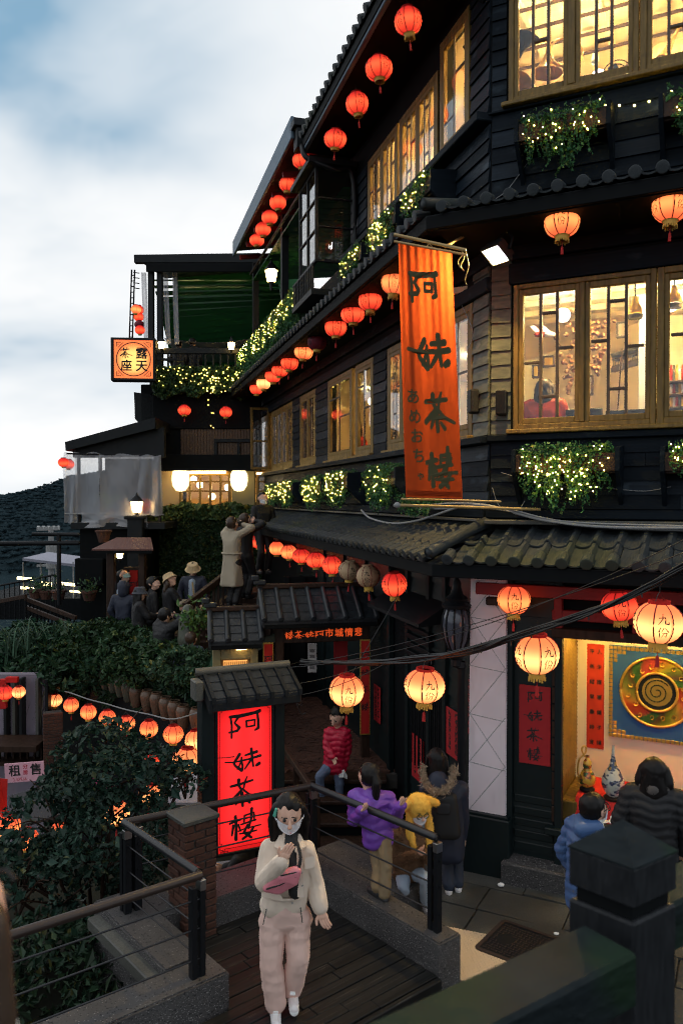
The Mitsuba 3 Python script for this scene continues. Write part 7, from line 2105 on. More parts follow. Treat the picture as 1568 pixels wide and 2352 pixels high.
for i in range(n_t):
    for j in range(n_t):
        e = min(i, j, n_t - 1 - i, n_t - 1 - j)
        if e == 0 or (e == 1 and (min(i, n_t - 1 - i) + min(j, n_t - 1 - j) < 5)):
            s = (xb - xa) / n_t
            sz = (zt - zb) / n_t
            put('gold_tile', fbox(F2, xa + i * s + .004, xa + (i + 1) * s - .004, DP + .045, DP + .052 + gr_.uniform(0, .004), zb + j * sz + .004, zb + (j + 1) * sz - .004, .004), 'm_gilt', pn)
# table
tbx = thing('red_table', 'low display table covered with a bright red cloth', 'table')
plain('m_redcloth', (0.60, 0.022, 0.018), 0.75)
put('top', fbox(F2, .88, 2.6, DP + .10, -.22, .30, .66, .02), 'm_redcloth', tbx)
nv = 26
xs = np.linspace(.84, 2.62, nv)
Pc = np.stack([np.c_[xs, np.full(nv, DP + .08), np.full(nv, .668)], np.c_[xs, np.full(nv, -.30), np.full(nv, .669)], np.c_[xs, -.21 + .015 * np.sin(xs * 23), np.full(nv, .655)], np.c_[xs, -.18 + .035 * np.sin(xs * 23), np.full(nv, .44)]])
put('cloth', thick(F2.pts(Pc.reshape(-1, 3)).reshape(Pc.shape), .006), 'm_redcloth', tbx, smooth=True)


def shop_pt(px, py, z):
    return onz(px, py, z)


def f_vase(p, n, uv):
    a = fbm(p.x * 16, p.y * 16, p.z * 22, 3)
    c_ = mix((0.50, 0.50, 0.44), (0.035, 0.05, 0.11), smoothstep(.44, .56, a))
    return mix(c_, (0.30, 0.20, 0.06), smoothstep(.66, .74, a))


def f_gourd(p, n, uv):
    a = fbm(p.x * 22, p.y * 22, p.z * 30, 2)
    c_ = mix((0.60, 0.40, 0.06), (0.42, 0.10, 0.03), smoothstep(.45, .55, a))
    return mix(c_, (0.05, 0.10, 0.04), smoothstep(.60, .66, a))


procmat('m_vase', f_vase, 0.12, spec=.6)
procmat('m_gourd', f_gourd, 0.12, spec=.6)
vp = shop_pt(1407, 1836, .67)
vs = thing('bottle_vase', 'tall necked blue and white bottle vase on the red cloth', 'vase')
put('body', lathe([(.045, .03), (.08, .07), (.112, .15), (.108, .21), (.075, .28), (.038, .34), (.020, .42), (.012, .54), (.010, .545)], 24, vp), 'm_vase', vs, smooth=True)
put('stand', lathe([(.085, 0), (.09, .02), (.07, .035), (.001, .035)], 18, vp), 'm_brown', vs)
gp = shop_pt(1348, 1818, .67)
gv = thing('gourd_ewer', 'gold and green gourd shaped ewer with a looping handle', 'ewer')
put('body', lathe([(.04, .05), (.075, .08), (.088, .13), (.065, .19), (.035, .23), (.045, .27), (.040, .31), (.018, .34), (.022, .37)], 22, gp), 'm_gourd', gv, smooth=True)
put('stand', lathe([(.07, 0), (.075, .03), (.055, .05), (.001, .05)], 16, gp), 'm_dark', gv)
put('handle', tube(gp + bez([(-.03, 0, .36), (-.06, 0, .44), (-.02, 0, .47), (-.02, 0, .40), (-.085, 0, .33), (-.10, 0, .20), (-.07, 0, .14)], 5), .008, 6), 'm_gilt', gv, smooth=True)
for i, (px, py) in enumerate(((1408, 1892), (1383, 1890), (1455, 1838))):
    cp_ = shop_pt(px, py, .67)
    tc = thing('tea_cup', ['white lidded tea cup nearest the vase front', 'white lidded tea cup beside its neighbour, half hidden by the man', 'white tea bowl on a wooden coaster'][i], 'tea cup', 'white tea cups')
    put('saucer', lathe([(.001, .005), (.05, .012), (.052, .016), (.001, .012)], 18, cp_), 'm_white', tc)
    put('cup', lathe([(.018, .012), (.026, .03), (.030, .055), (.001, .05)] if i < 2 else [(.018, .012), (.04, .035), (.036, .03), (.001, .02)], 16, cp_), 'm_white', tc)
    if i < 2:
        put('lid', lathe([(.030, .056), (.020, .072), (.012, .085), (.001, .086)], 14, cp_), 'm_white', tc)
put('tea_tray', fbox(Fr(shop_pt(1395, 1900, .672), E2, N2), -.13, .12, -.05, .07, 0, .012, .004), 'm_dark', label='dark tray under the two lidded tea cups', cat='tray')

# ------------------------------------------------------------------ things seen through the lit windows
def inside(px, py, o):
    return on_face_ray(px, py, F2, o)


def frame_on(name, label, cat, px0, px1, py0, py1, o, mat, inner=None):
    t = thing(name, label, cat)
    a, b = inside(px0, py0, o), inside(px1, py1, o)
    xa, xb = (a - F2.o) @ F2.a, (b - F2.o) @ F2.a
    put('frame', fbox(F2, xa, xb, o - .02, o + .02, b[2], a[2], .006), mat, t)
    if inner:
        put('picture', fbox(F2, xa + .025, xb - .025, o + .0205, o + .024, b[2] + .025, a[2] - .025, 0), inner, t)
    return t


frame_on('carved_panel', 'carved brown and gold panel on the wall, left of the seated person', 'carved panel', 1222, 1240, 838, 868, -2.2, 'm_brown', 'm_goldpaper')
frame_on('carved_panel', 'carved brown and gold panel on the wall, above the seated person', 'carved panel', 1246, 1274, 818, 842, -2.2, 'm_brown', 'm_goldpaper')
frame_on('picture_frame', 'small framed picture on the white wall beyond the garland', 'picture', 1349, 1362, 862, 908, -2.4, 'm_brown', 'm_white')
frame_on('wall_calendar', 'dark framed card high on the wall of the second storey room', 'card', 1415, 1440, 740, 775, -2.4, 'm_greycable', 'm_creamwall')
for px, py0, py1, nm in ((1308, 745, 905, 'long garland of dried gourds hanging from the ceiling'), (1370, 735, 860, 'second garland of dried gourds, right of the window post')):
    gr2 = np.random.default_rng(px)
    gl_ = thing('garland', nm, 'garland')
    n = 46
    w = np.interp(np.linspace(0, 1, n), [0, .3, 1], [.075, .065, .02])
    put('pods', cat_mesh([ball(inside(px, py0 + (py1 - py0) * k / n, -1.5) + gr2.normal(0, 1, 3) * [w[k], w[k], .02], gr2.uniform(.018, .032), 1) for k in range(n)]), 'm_wax', gl_, smooth=True)
procmat('m_wax', f_wax, 0.5)
for px, py, nm in ((1240, 768, 'red and white bird ornament near the ceiling lamp'), (1262, 768, 'white and dark bird ornament, right one of the pair')):
    bo = thing('bird_ornament', nm, 'ornament')
    p = inside(px, py, -1.4)
    put('body', ball(p, (.07, .05, .035), 2), 'm_lampred' if px < 1250 else 'm_white', bo, smooth=True)
    put('wing', hexa([p + v_ for v_ in np.array([(-.12, 0, .09), (-.12, .01, .10), (-.02, 0, -.01), (-.02, .01, .0), (-.06, 0, .10), (-.06, .01, .11), (.04, 0, .0), (.04, .01, .01)])]), 'm_white', bo)
for px, py, nm in ((1458, 705, 'glowing yellow glass lamp hanging in the second storey room'), (1548, 680, 'white glass lamp hanging behind the right window')):
    hl = thing('hanging_lamp', nm, 'lamp')
    p = inside(px, py, -.7)
    put('shade', lathe([(.02, .11), (.035, .05), (.07, -.02), (.075, -.06), (.06, -.07)], 16, p), 'm_goldpaper', hl, smooth=True, emit=area((3.0, 2.2, .35) if px < 1500 else (3, 2.6, 2.2), 1))
    put('base', lathe([(.07, -.12), (.08, -.08), (.05, -.07)], 14, p), 'm_jargreen', hl)
    put('rod', tube([p + [0, 0, .1], p + [0, 0, .5]], .006, 5), 'm_iron', hl)
gk = thing('glass_rack', 'rack of upside down stem glasses over the bar', 'glass rack')
a, b = inside(1408, 822, -2.0), inside(1480, 800, -2.0)
put('shelf', beam(a, b, .35, .05), 'm_dark', gk)
for k in range(14):
    p = a * (1 - k / 13) + b * (k / 13)
    put('glass', lathe([(.03, -.02), (.006, -.03), (.006, -.09), (.03, -.12), (.035, -.17)], 8, p), 'm_greycable', gk)
bs = thing('bottle_shelf', 'shelf crowded with bottles behind the right window', 'shelf')
for k in range(3):
    a, b = inside(1528, 880 + 30 * k, -1.6), inside(1580, 878 + 30 * k, -1.6)
    put('board', beam(a - [0, 0, .0], b, .25, .03), 'm_brown', bs)
    for j in range(9):
        p = a * (1 - j / 8) + b * (j / 8)
        put('bottle', lathe([(.028, .015), (.030, .12), (.012, .16), (.011, .20)], 8, p), ('m_goldpaper', 'm_jargreen', 'm_lampred', 'm_white')[(j * 7 + k) % 4], bs)
tq_ = thing('bar_table', 'dark table and chair backs along the sill of the second storey room', 'table')
put('top', beam(inside(1400, 955, -.9), inside(1600, 945, -.9), .6, .05), 'm_dark', tq_)
put('chair_back', fbox(F2, .62, 1.0, -.75, -.70, 4.48, 4.66, .01), 'm_dark', tq_)
put('lamp_cord', tube([inside(1428, 800, -1.2), inside(1418, 940, -1.2)], .008, 5), 'm_brown', tq_)
# top storey: brass horns and fan
plain('m_brass', (0.62, 0.36, 0.12), 0.35, metal=0.7)


def horn(label, mouth, tail, r, curl=None, mat='m_brass'):
    t = thing('brass_horn', label, 'horn')
    m, e = np.array(mouth), np.array(tail)
    u = np.linspace(0, 1, 12)[:, None]
    rad = r * (1 - u[:, 0]) ** 2.6 + .016
    put('bell', tube(m * (1 - u) + e * u, rad, 18, False), mat, t, smooth=True)
    if curl is not None:
        a = np.linspace(0, 2 * np.pi, 28)
        put('loop', tube(np.array(curl) + np.c_[.17 * np.cos(a), .04 * np.sin(a), .17 * np.sin(a)], .013, 6), mat, t, smooth=True)


horn('large brass horn hanging mouth down in the top window', inside(1256, 168, -.5), inside(1262, 80, -.5), .145, inside(1300, 120, -.5))
horn('dark gramophone horn at the left of the top window', inside(1203, 85, -.4), inside(1185, 150, -.4), .15, None, 'm_dark')
horn('small brass horn at the right of the top window', inside(1520, 140, -.6), inside(1560, 60, -.8), .06)
horn('brass trumpet bell low at the left of the top window', inside(1192, 192, -.4), inside(1178, 215, -.6), .12)
fn_ = thing('table_fan', 'round caged fan standing on the sill inside the top window', 'fan')
p = inside(1415, 170, -.35)
for r in (.14, .10, .06):
    a = np.linspace(0, 2 * np.pi, 26)
    put('cage_ring', tube(p + np.outer(np.cos(a) * r, E2) + np.outer(np.sin(a) * r, [0, 0, 1]), .005, 5, False), 'm_dark', fn_)
for k in range(4):
    a = k * np.pi / 2 + .4
    put('blade', hexa([p + E2 * x * math.cos(a) - E2 * y * math.sin(a) + np.array([0, 0, 1]) * (x * math.sin(a) + y * math.cos(a)) + N2 * z for x in (.02, .125) for y in (-.045, .045) for z in (-.03, -.026)]), 'm_bluemetal', fn_)
put('motor', ball(p - N2 * .06, .05, 2), 'm_dark', fn_, smooth=True)
put('pedestal', tube([p - [0, 0, .14], p - [0, 0, .34]], .02, 8), 'm_dark', fn_)
for px in (1322, 1366):
    put('ceiling_spot', lathe([(.03, -.05), (.045, -.02), (.03, .05)], 12, inside(px, 135, -1.0)), 'm_white', TH)
# the right hand neighbour piece of sill and second flood of warm light come from the rooms alone

# ------------------------------------------------------------------ mossy newel post and handrail right before the viewer
fg = thing('newel_post', 'big dark wooden newel post with a pyramid cap close at the lower right', 'post')
NF = Fr((.592, 1.60, 0), np.array([.83, .56, 0]) / math.hypot(.83, .56))      # front corner; a to the right, b back
zq, w_ = 2.95, .150
procmat('m_newel', lambda p, n, uv: mix((.006, .007, .009), (.026, .028, .032), fbm(p.x * 120, p.y * 120, p.z * 14, 4)), .5, spec=.2, bump=lambda p, n, uv: fbm(p.x * 90, p.y * 90, p.z * 18, 4), bscale=.006)
NF = Fr((.592, 1.60, 0), np.array([.83, .56, 0]) / math.hypot(.83, .56), np.array([-.69, .72, 0]) / math.hypot(.69, .72))
pc = [NF.p(x, y, zq) for x, y in ((0, 0), (w_, 0), (w_, w_), (0, w_))]
ap = NF.p(w_ / 2, w_ / 2, zq + .062)
put('cap', (np.array(pc + [ap] + [p - [0, 0, .004] for p in pc]), np.array([[0, 1, 4], [1, 2, 4], [2, 3, 4], [3, 0, 4], [5, 6, 1], [5, 1, 0], [6, 7, 2], [6, 2, 1], [7, 8, 3], [7, 3, 2], [8, 5, 0], [8, 0, 3]])), 'm_moss', fg)
put('head', fbox(NF, .001, w_ - .001, .001, w_ - .001, zq - .085, zq - .004, .004), 'm_newel', fg)
put('neck', fbox(NF, .012, w_ - .012, .012, w_ - .012, zq - .115, zq - .085, .002), 'm_deep', fg)
put('shaft', fbox(NF, .001, w_ - .001, .001, w_ - .001, 1.2, zq - .115, .005), 'm_newel', fg)
hr2 = thing('wooden_handrail', 'broad dark wooden handrail with green moss running to the newel post', 'handrail')
HF = Fr((.494, 1.63, 2.82), np.array([-.83, -.56, 0]) / math.hypot(.83, .56), np.array([-.56, .83, 0]) / math.hypot(.83, .56))
put('beam', fbox(HF, -.01, 1.6, -.13, .0, -.11, 0, .008), 'm_moss', hr2)
put('lower_rail', fbox(HF, -.01, 1.6, -.10, -.04, -.60, -.52, .006), 'm_deep', hr2)
HR = Fr(NF.p(w_, .02, 2.82), np.array([.83, .56, 0]) / math.hypot(.83, .56), np.array([-.56, .83, 0]) / math.hypot(.83, .56))
put('beam', fbox(HR, 0, 1.5, .0, .12, -.11, 0, .008), 'm_moss', hr2)


# ------------------------------------------------------------------ people
import manifold3d as m3
_ico = trimesh.creation.icosphere(subdivisions=1)
_icv = np.asarray(_ico.vertices)
SKIN = (0.62, 0.37, 0.27)
plain('m_skin', SKIN, 0.5, spec=.35)
plain('m_hair', (0.008, 0.0065, 0.0065), 0.42, spec=.22)
plain('m_hairbrown', (0.045, 0.026, 0.016), 0.42)
plain('m_mask', (0.66, 0.66, 0.70), 0.7)


def U(v):
    v = np.asarray(v, float)
    return v / (np.linalg.norm(v) + 1e-12)


def blob(chains, edge=.022, smooth=6, flat=None):
    """one continuous skin: every chain is a run of (centre, radius); neighbours are joined by the hull of their balls. A list of lists of more than two
    points given as ('hull', [...]) becomes one hull."""
    parts = []
    for ch in chains:
        if ch[0] == 'hull':
            parts.append(m3.Manifold.hull_points(np.vstack([_icv * r + np.asarray(p) for p, r in ch[1]])))
            continue
        for (p, r), (q, s) in zip(ch[:-1], ch[1:]):
            parts.append(m3.Manifold.hull_points(np.vstack([_icv * r + np.asarray(p), _icv * s + np.asarray(q)])))
    m = m3.Manifold.batch_boolean(parts, m3.OpType.Add)
    m = m.refine_to_length(edge)
    me = m.to_mesh()
    t = trimesh.Trimesh(np.asarray(me.vert_properties[:, :3], float), np.asarray(me.tri_verts), process=False)
    t.merge_vertices()
    if smooth:
        trimesh.smoothing.filter_taubin(t, lamb=.55, nu=.53, iterations=smooth)
    return tri(t)


def crease(vf, amp, freq, seed=0, stretch=(1, 1, 1)):
    v, f = vf
    n = trimesh.Trimesh(v, f, process=False).vertex_normals
    d = meshkit.fbm(v * freq * np.asarray(stretch), 3, seed=seed) - .5
    return v + n * (amp * 2 * d)[:, None], f


def quilt(vf, pitch, amp, axis=(0, 0, 1), o=0.0):
    """padded baffles of a down jacket"""
    v, f = vf
    n = trimesh.Trimesh(v, f, process=False).vertex_normals
    s = (v @ np.asarray(axis, float) + .012 * np.sin(v[:, 0] * 30) + o) / pitch
    return v + n * (amp * (np.abs(np.sin(np.pi * s)) ** .6 - .6))[:, None], f


def ik(a, b, l1, l2, hint):
    """middle joint of a two-bone limb"""
    a, b = np.asarray(a, float), np.asarray(b, float)
    d = b - a
    L = min(np.linalg.norm(d), (l1 + l2) * .999)
    u = U(d)
    x = (l1 * l1 - l2 * l2 + L * L) / (2 * L)
    h = math.sqrt(max(l1 * l1 - x * x, 0))
    w = np.asarray(hint, float)
    w = U(w - u * (w @ u))
    return a + u * x + w * h


def person(label, pos, H, face, pose='down', top='m_navy', low='m_jeans', shoe='m_shoedark', hair='short', hairmat='m_hair', mask=None, hat=None, hatmat=None, J=None, puff=None, fine=.03, long=False,
           bag=None, lean=0.0, group=None, stance=.09, look=None, skirt=None, bulk=1.0, hem=None, extra=None, legs=True, sleeve=1.0, leg=1.0, hv=1.0):
    """pos: feet (x, y, z); face: heading in degrees, 0 = away from the viewer, 180 = towards; pose: where the hands are"""
    t = thing('person', label, 'person', group)
    k = H
    a = math.radians(face)
    f = np.array([math.sin(a), math.cos(a), 0])
    r = np.array([math.cos(a), -math.sin(a), 0])       # the person's right
    z = np.array([0, 0, 1.0])
    o = np.asarray(pos, float)
    L = lambda x, y, h: o + r * x * k + f * (y + lean * max(h - .5, 0)) * k + z * h * k
    j = dict(head=L(0, .015, .925), neck=L(0, -.005, .855), chest=L(0, 0, .73), waist=L(0, 0, .60), hip=L(0, 0, .515), sh_r=L(.108, 0, .805), sh_l=L(-.108, 0, .805), hp_r=L(.052, 0, .50), hp_l=L(-.052, 0, .50),
             an_r=L(stance * .6, 0, .045), an_l=L(-stance * .6, .02, .045))
    hands = {'down': ((.165, .03, .475), (-.165, .03, .475)), 'phone': ((.05, .20, .66), (-.06, .20, .65)), 'camera': ((.045, .13, .915), (-.05, .14, .90)), 'chin': ((.03, .10, .82), (-.16, .05, .47)),
             'pockets': ((.135, .06, .52), (-.135, .06, .52)), 'lowhold': ((.06, .14, .56), (-.05, .14, .56)), 'up': ((.10, .16, .98), (-.06, .15, .93))}[pose]
    j['wr_r'], j['wr_l'] = L(*hands[0]), L(*hands[1])
    for q, v in (J or {}).items():
        j[q] = np.asarray(v, float)
    ub, fo = .165 * k, .150 * k
    for s, sg_ in (('r', 1), ('l', -1)):
        j.setdefault('el_' + s, ik(j['sh_' + s], j['wr_' + s], ub, fo, r * sg_ * .8 - f * .5 - z * .5))
        j.setdefault('kn_' + s, ik(j['hp_' + s], j['an_' + s], .245 * k, .24 * k, f))
    hf = U(look) if look is not None else f            # where the face points
    hr = U(np.cross(hf, z))
    hu = np.cross(hr, hf)
    h = j['head']
    hs = .064 * k if H > 1.35 else .075 * k            # half head
    # ---- body: head with jaw, nose and ears, neck, trunk, limbs and hands as one surface
    ch = [('hull', [(h + hu * .20 * hs - hf * .10 * hs, .98 * hs), (h + hf * .25 * hs - hu * .1 * hs, .80 * hs), (h + hf * .38 * hs - hu * .95 * hs, .36 * hs), (h - hf * .1 * hs - hu * .6 * hs, .62 * hs)]),
          [(h + hf * 1.0 * hs + hu * .05 * hs, .10 * hs), (h + hf * 1.16 * hs - hu * .28 * hs, .17 * hs)], [(h + hr * .92 * hs - hu * .15 * hs - hf * .12 * hs, .14 * hs), (h + hr * .95 * hs + hu * .12 * hs - hf * .15 * hs, .16 * hs)],
          [(h - hr * .92 * hs - hu * .15 * hs - hf * .12 * hs, .14 * hs), (h - hr * .95 * hs + hu * .12 * hs - hf * .15 * hs, .16 * hs)],
          [(h - hu * .6 * hs, .55 * hs), (j['neck'], .50 * hs), (j['chest'] + z * .05 * k, .55 * hs)],
          ('hull', [(j['sh_r'], .030 * k), (j['sh_l'], .030 * k), (j['chest'], .065 * k), (j['waist'], .060 * k)]), ('hull', [(j['waist'], .060 * k), (j['hp_r'], .050 * k), (j['hp_l'], .050 * k)])]
    for s in 'rl':
        ch.append([(j['sh_' + s], .030 * k), (j['el_' + s], .023 * k), (j['wr_' + s], .016 * k)])
        if legs:
            ch.append([(j['hp_' + s], .048 * k), (j['kn_' + s], .032 * k), (j['an_' + s], .022 * k), (j['an_' + s] + f * .06 * k - z * .025 * k, .018 * k)])
        # hand: palm, four fingers of unequal length, thumb from the side
        w = j['wr_' + s]
        d = U(w - j['el_' + s]) if pose not in ('chin',) or s == 'l' else U(z * .9 - r * .42 + f * .05)
        sd = U(np.cross(d, f) if abs(d @ f) < .9 else np.cross(d, z))
        if s == 'l':
            sd = -sd
        pn_ = np.cross(d, sd)
        pal = [w + d * .028 * k + sd * u * .014 * k for u in (-1, 1)]
        ch.append(('hull', [(w, .013 * k), (pal[0], .010 * k), (pal[1], .010 * k)]))
        curl = f * .3 if pose in ('down', 'pockets') else -f * .25 - r * .3 if pose == 'chin' else f * .5
        for u, ln in ((-1.1, .036), (-.4, .044), (.35, .042), (1.05, .034)):
            b0 = w + d * .036 * k + sd * u * .015 * k
            b1 = b0 + U(d + curl * .5) * ln * .55 * k
            ch.append([(b0, .0065 * k), (b1, .0058 * k), (b1 + U(d + curl * 1.6) * ln * .5 * k, .0048 * k)])
        b0 = w + d * .012 * k - sd * .014 * k
        ch.append([(b0, .008 * k), (b0 - sd * .018 * k + d * .018 * k, .007 * k), (b0 - sd * .022 * k + d * .036 * k, .0055 * k)])
    put('body', blob(ch, fine * .75, 4), 'm_skin', t, smooth=True)
    # face: eyes and brows
    if fine <= .035:
        for sg_ in (1, -1):
            e = h + hf * .965 * hs + hr * sg_ * .36 * hs + hu * .10 * hs
            put('eye', ball(e - hf * .07 * hs, .13 * hs, 1), 'm_ink', t, smooth=True)
            put('eyebrow', tube(bez([e + hf * .04 * hs + hr * (-.20) * hs + hu * .24 * hs, e + hf * .07 * hs + hu * .30 * hs, e - hf * .05 * hs + hr * .22 * hs + hu * .25 * hs], 3), .035 * hs, 4), 'm_hair', t)
        if not mask:
            put('mouth', tube([h + hf * 1.0 * hs - hr * .22 * hs - hu * .66 * hs, h + hf * 1.06 * hs - hu * .64 * hs, h + hf * 1.0 * hs + hr * .22 * hs - hu * .66 * hs], .05 * hs, 5), 'm_lampred', t)
    # ---- clothes
    b = bulk
    tc = [('hull', [(j['sh_r'] - r * .012 * k, .046 * k * b), (j['sh_l'] + r * .012 * k, .046 * k * b), (j['chest'] + r * .045 * k, .070 * k * b), (j['chest'] - r * .045 * k, .070 * k * b)]),
          ('hull', [(j['chest'] + r * .045 * k, .070 * k * b), (j['chest'] - r * .045 * k, .070 * k * b), (j['waist'] + r * .038 * k, .068 * k * b), (j['waist'] - r * .038 * k, .068 * k * b)])]
    he = hem if hem is not None else (.30 if long else .50)
    hc = j['hip'] + (z * (he - .515) * k if not long else np.zeros(3))
    tc.append(('hull', [(j['waist'] + r * .038 * k, .068 * k * b), (j['waist'] - r * .038 * k, .068 * k * b), (hc + r * .040 * k, .070 * k * b), (hc - r * .040 * k, .070 * k * b)]))
    if long:
        lo = o + z * he * k
        tc.append(('hull', [(hc + r * .040 * k, .072 * k * b), (hc - r * .040 * k, .072 * k * b), *[(lo + r * x * .095 * k + f * y * .06 * k, .022 * k) for x in (-1, 1) for y in (-1, 1)]]))
    tc.append([(j['neck'] - z * .005 * k, .040 * k), (j['chest'] + z * .07 * k, .055 * k)])
    for s in 'rl':
        wv = j['wr_' + s] - U(j['wr_' + s] - j['el_' + s]) * .012 * k
        tc.append([(j['sh_' + s], .046 * k * b), (j['el_' + s], .040 * k * b * sleeve), (wv, .030 * k * b * sleeve)])
    m = blob(tc, fine, 5)
    m = quilt(m, puff[0], puff[1]) if puff else m
    m = crease(crease(m, .010, 8 / k, seed=len(used) % 97), .009, 26 / k, 4, (1, 1, .45))
    put('coat' if long else 'jacket', m, top, t, smooth=True)
    if legs:
        lc_ = [('hull', [(j['hp_r'] + r * .004 * k, .066 * k), (j['hp_l'] - r * .004 * k, .066 * k), (j['waist'] - z * .03 * k, .066 * k)])]
        for s in 'rl':
            lc_.append([(j['hp_' + s], .064 * k), (j['kn_' + s], .045 * k * leg), (j['an_' + s] + z * .02 * k, .043 * k * leg)])
            heel, toe = j['an_' + s] - z * .018 * k - f * .012 * k, j['an_' + s] + f * .085 * k - z * .024 * k
            put('shoe', blob([[(heel, .026 * k), (toe, .022 * k)]], fine, 2), shoe, t, smooth=True)
            put('shoe__sole', blob([[(heel - z * .016 * k, .024 * k), (toe - z * .012 * k, .022 * k)]], fine, 1), 'm_white' if shoe != 'm_shoedark' else 'm_ink', t)
        put('trousers', crease(crease(blob(lc_, fine, 5), .009, 8 / k, 3, (1, 1, 1.4)), .009, 22 / k, 6, (.7, .7, 1.8)), low, t, smooth=True)
    # ---- hair, mask, hat
    if hair:
        back_ = [('hull', [(h + hu * .36 * hs - hf * .30 * hs, 1.03 * hs), (h - hf * .34 * hs + hu * .05 * hs, .98 * hs), (h + hf * .10 * hs + hu * .78 * hs, .52 * hs)])]
        if hair in ('long', 'bob'):
            dl = 2.3 if hair == 'long' else 1.6
            for sg_ in (1, -1):
                back_.append([(h + hr * sg_ * .74 * hs - hf * .15 * hs + hu * .3 * hs, .42 * hs * hv), (h + hr * sg_ * .92 * hs * hv - hf * .25 * hs - hu * .7 * hs, .40 * hs * hv), (h + hr * sg_ * .95 * hs * hv - hf * .30 * hs - z * dl * hs, .26 * hs)])
            back_.append(('hull', [(h - hf * .5 * hs, .85 * hs), (h - hf * .75 * hs - z * dl * .95 * hs, .5 * hs), (h - hf * .62 * hs - z * dl * hs + hr * .80 * hs, .38 * hs), (h - hf * .62 * hs - z * dl * hs - hr * .80 * hs, .38 * hs)]))
        if hair == 'pony':
            back_.append([(h - hf * .95 * hs + hu * .35 * hs, .40 * hs), (h - hf * 1.35 * hs - z * .35 * hs, .42 * hs), (h - hf * 1.25 * hs - z * 1.6 * hs, .34 * hs), (h - hf * 1.15 * hs - z * 2.4 * hs, .12 * hs)])
        if hair == 'bun':
            back_.append([(h - hf * .8 * hs + hu * .7 * hs, .35 * hs), (h - hf * 1.1 * hs + hu * .8 * hs, .38 * hs)])
        hm_ = crease(blob(back_, fine * .7, 3), .012 * hs / .1, 16 / k, 5, (1, 1, .35))
        put('hair', hm_, hairmat, t, smooth=True)
        if fine <= .027:
            # loose strands over the hair, from the crown outwards and down
            r3, hv_, S = np.random.default_rng(len(used)), hm_[0], []
            low_ = hv_[hv_[:, 2] < np.quantile(hv_[:, 2], .55)]
            crown = h + hu * 1.05 * hs - hf * .25 * hs
            for q in low_[r3.integers(0, len(low_), 150)]:
                d_ = q - h
                m1 = h + U(d_ * [1, 1, .2] + hu * .75 * hs) * 1.12 * hs
                S.append(tube(bez([crown, m1, q + U(d_) * .004 + r3.normal(0, .003, 3)], 4), r3.uniform(.0012, .0026), 3, False))
            put('hair_strands', cat_mesh(S), hairmat, t, kind='stuff')
    if mask:
        g = []
        for uu in np.linspace(-1, 1, 11):
            ang = uu * 1.15
            for vv in np.linspace(0, 1, 6):
                rad = (1.06 + .13 * math.exp(-(uu / .3) ** 2) * math.sin(min(vv + .35, 1) * np.pi) - .16 * abs(uu) * vv)
                hh = -.12 + .07 * abs(uu) - .86 * vv * (1 - .25 * abs(uu))
                g.append(h + hs * (hf * rad * math.cos(ang) + hr * rad * .92 * math.sin(ang) + hu * hh))
        put('face_mask', thick(np.array(g).reshape(11, 6, 3), .004), mask, t, smooth=True)
    if hat == 'bucket':
        put('hat', Fr(h + hu * .55 * hs, hr, hf, hu).mesh(lathe([(1.5 * hs, -.42 * hs), (1.44 * hs, -.36 * hs), (1.08 * hs, .05 * hs), (1.0 * hs, .62 * hs), (.8 * hs, .74 * hs), (.01, .78 * hs)], 20)), hatmat, t, smooth=True)
    if hat == 'cap':
        put('hat', cat_mesh([ball(h + hu * .42 * hs - hf * .1 * hs, 1.10 * hs, 2), fbox(Fr(h + hu * .42 * hs, hr, hf, hu), -.6 * hs, .6 * hs, .8 * hs, 1.75 * hs, -.05 * hs, .05 * hs, .04 * hs)]), hatmat, t, smooth=True)
    if hat == 'hood':
        put('hood', crease(blob([('hull', [(h + hu * .3 * hs - hf * .25 * hs, 1.2 * hs), (h - hf * .4 * hs - hu * .9 * hs, 1.0 * hs)])], fine, 2), .01, 10), hatmat, t, smooth=True)
    if bag:
        bag(t, j, k, f, r, z)
    if extra:
        extra(t, j, k, f, r, z, h, hs, hf, hr, hu)
    return t, j


plain('m_navy', (0.018, 0.022, 0.040), 0.6)
plain('m_coatblack', (0.011, 0.011, 0.013), 0.65)
plain('m_jeans', (0.12, 0.16, 0.25), 0.8)
plain('m_darkjeans', (0.022, 0.030, 0.050), 0.8)
plain('m_shoedark', (0.02, 0.02, 0.022), 0.5)
plain('m_shoewhite', (0.70, 0.66, 0.66), 0.5)
plain('m_purple', (0.16, 0.055, 0.36), 0.42, sheen=.3)
plain('m_khaki', (0.19, 0.135, 0.075), 0.8)
plain('m_yellowplush', (0.78, 0.46, 0.075), 0.9, sheen=.8)
plain('m_fuzz', (0.13, 0.065, 0.032), 0.95, sheen=.8)
plain('m_redpuff', (0.50, 0.012, 0.045), 0.42, sheen=.2)
plain('m_bluepuff', (0.045, 0.095, 0.22), 0.42, sheen=.2)
plain('m_trench', (0.36, 0.30, 0.22), 0.75)
plain('m_beigehat', (0.50, 0.36, 0.20), 0.9, sheen=.3)
plain('m_greyhat', (0.055, 0.06, 0.075), 0.9)
plain('m_redrobe', (0.50, 0.035, 0.018), 0.6)
plain('m_fur', (0.34, 0.25, 0.17), 0.95, sheen=.6)
plain('m_pinkbag', (0.62, 0.20, 0.24), 0.38, spec=.6)
plain('m_greenmask', (0.45, 0.62, 0.55), 0.7)
plain('m_greyscarf', (0.085, 0.075, 0.07), 0.9)
plain('m_paleblue', (0.30, 0.36, 0.44), 0.85)

# ---- the woman in beige on the deck
WY = 5.68
w_ = lambda px, py, dy=0.0: at(px, py, WY + dy)


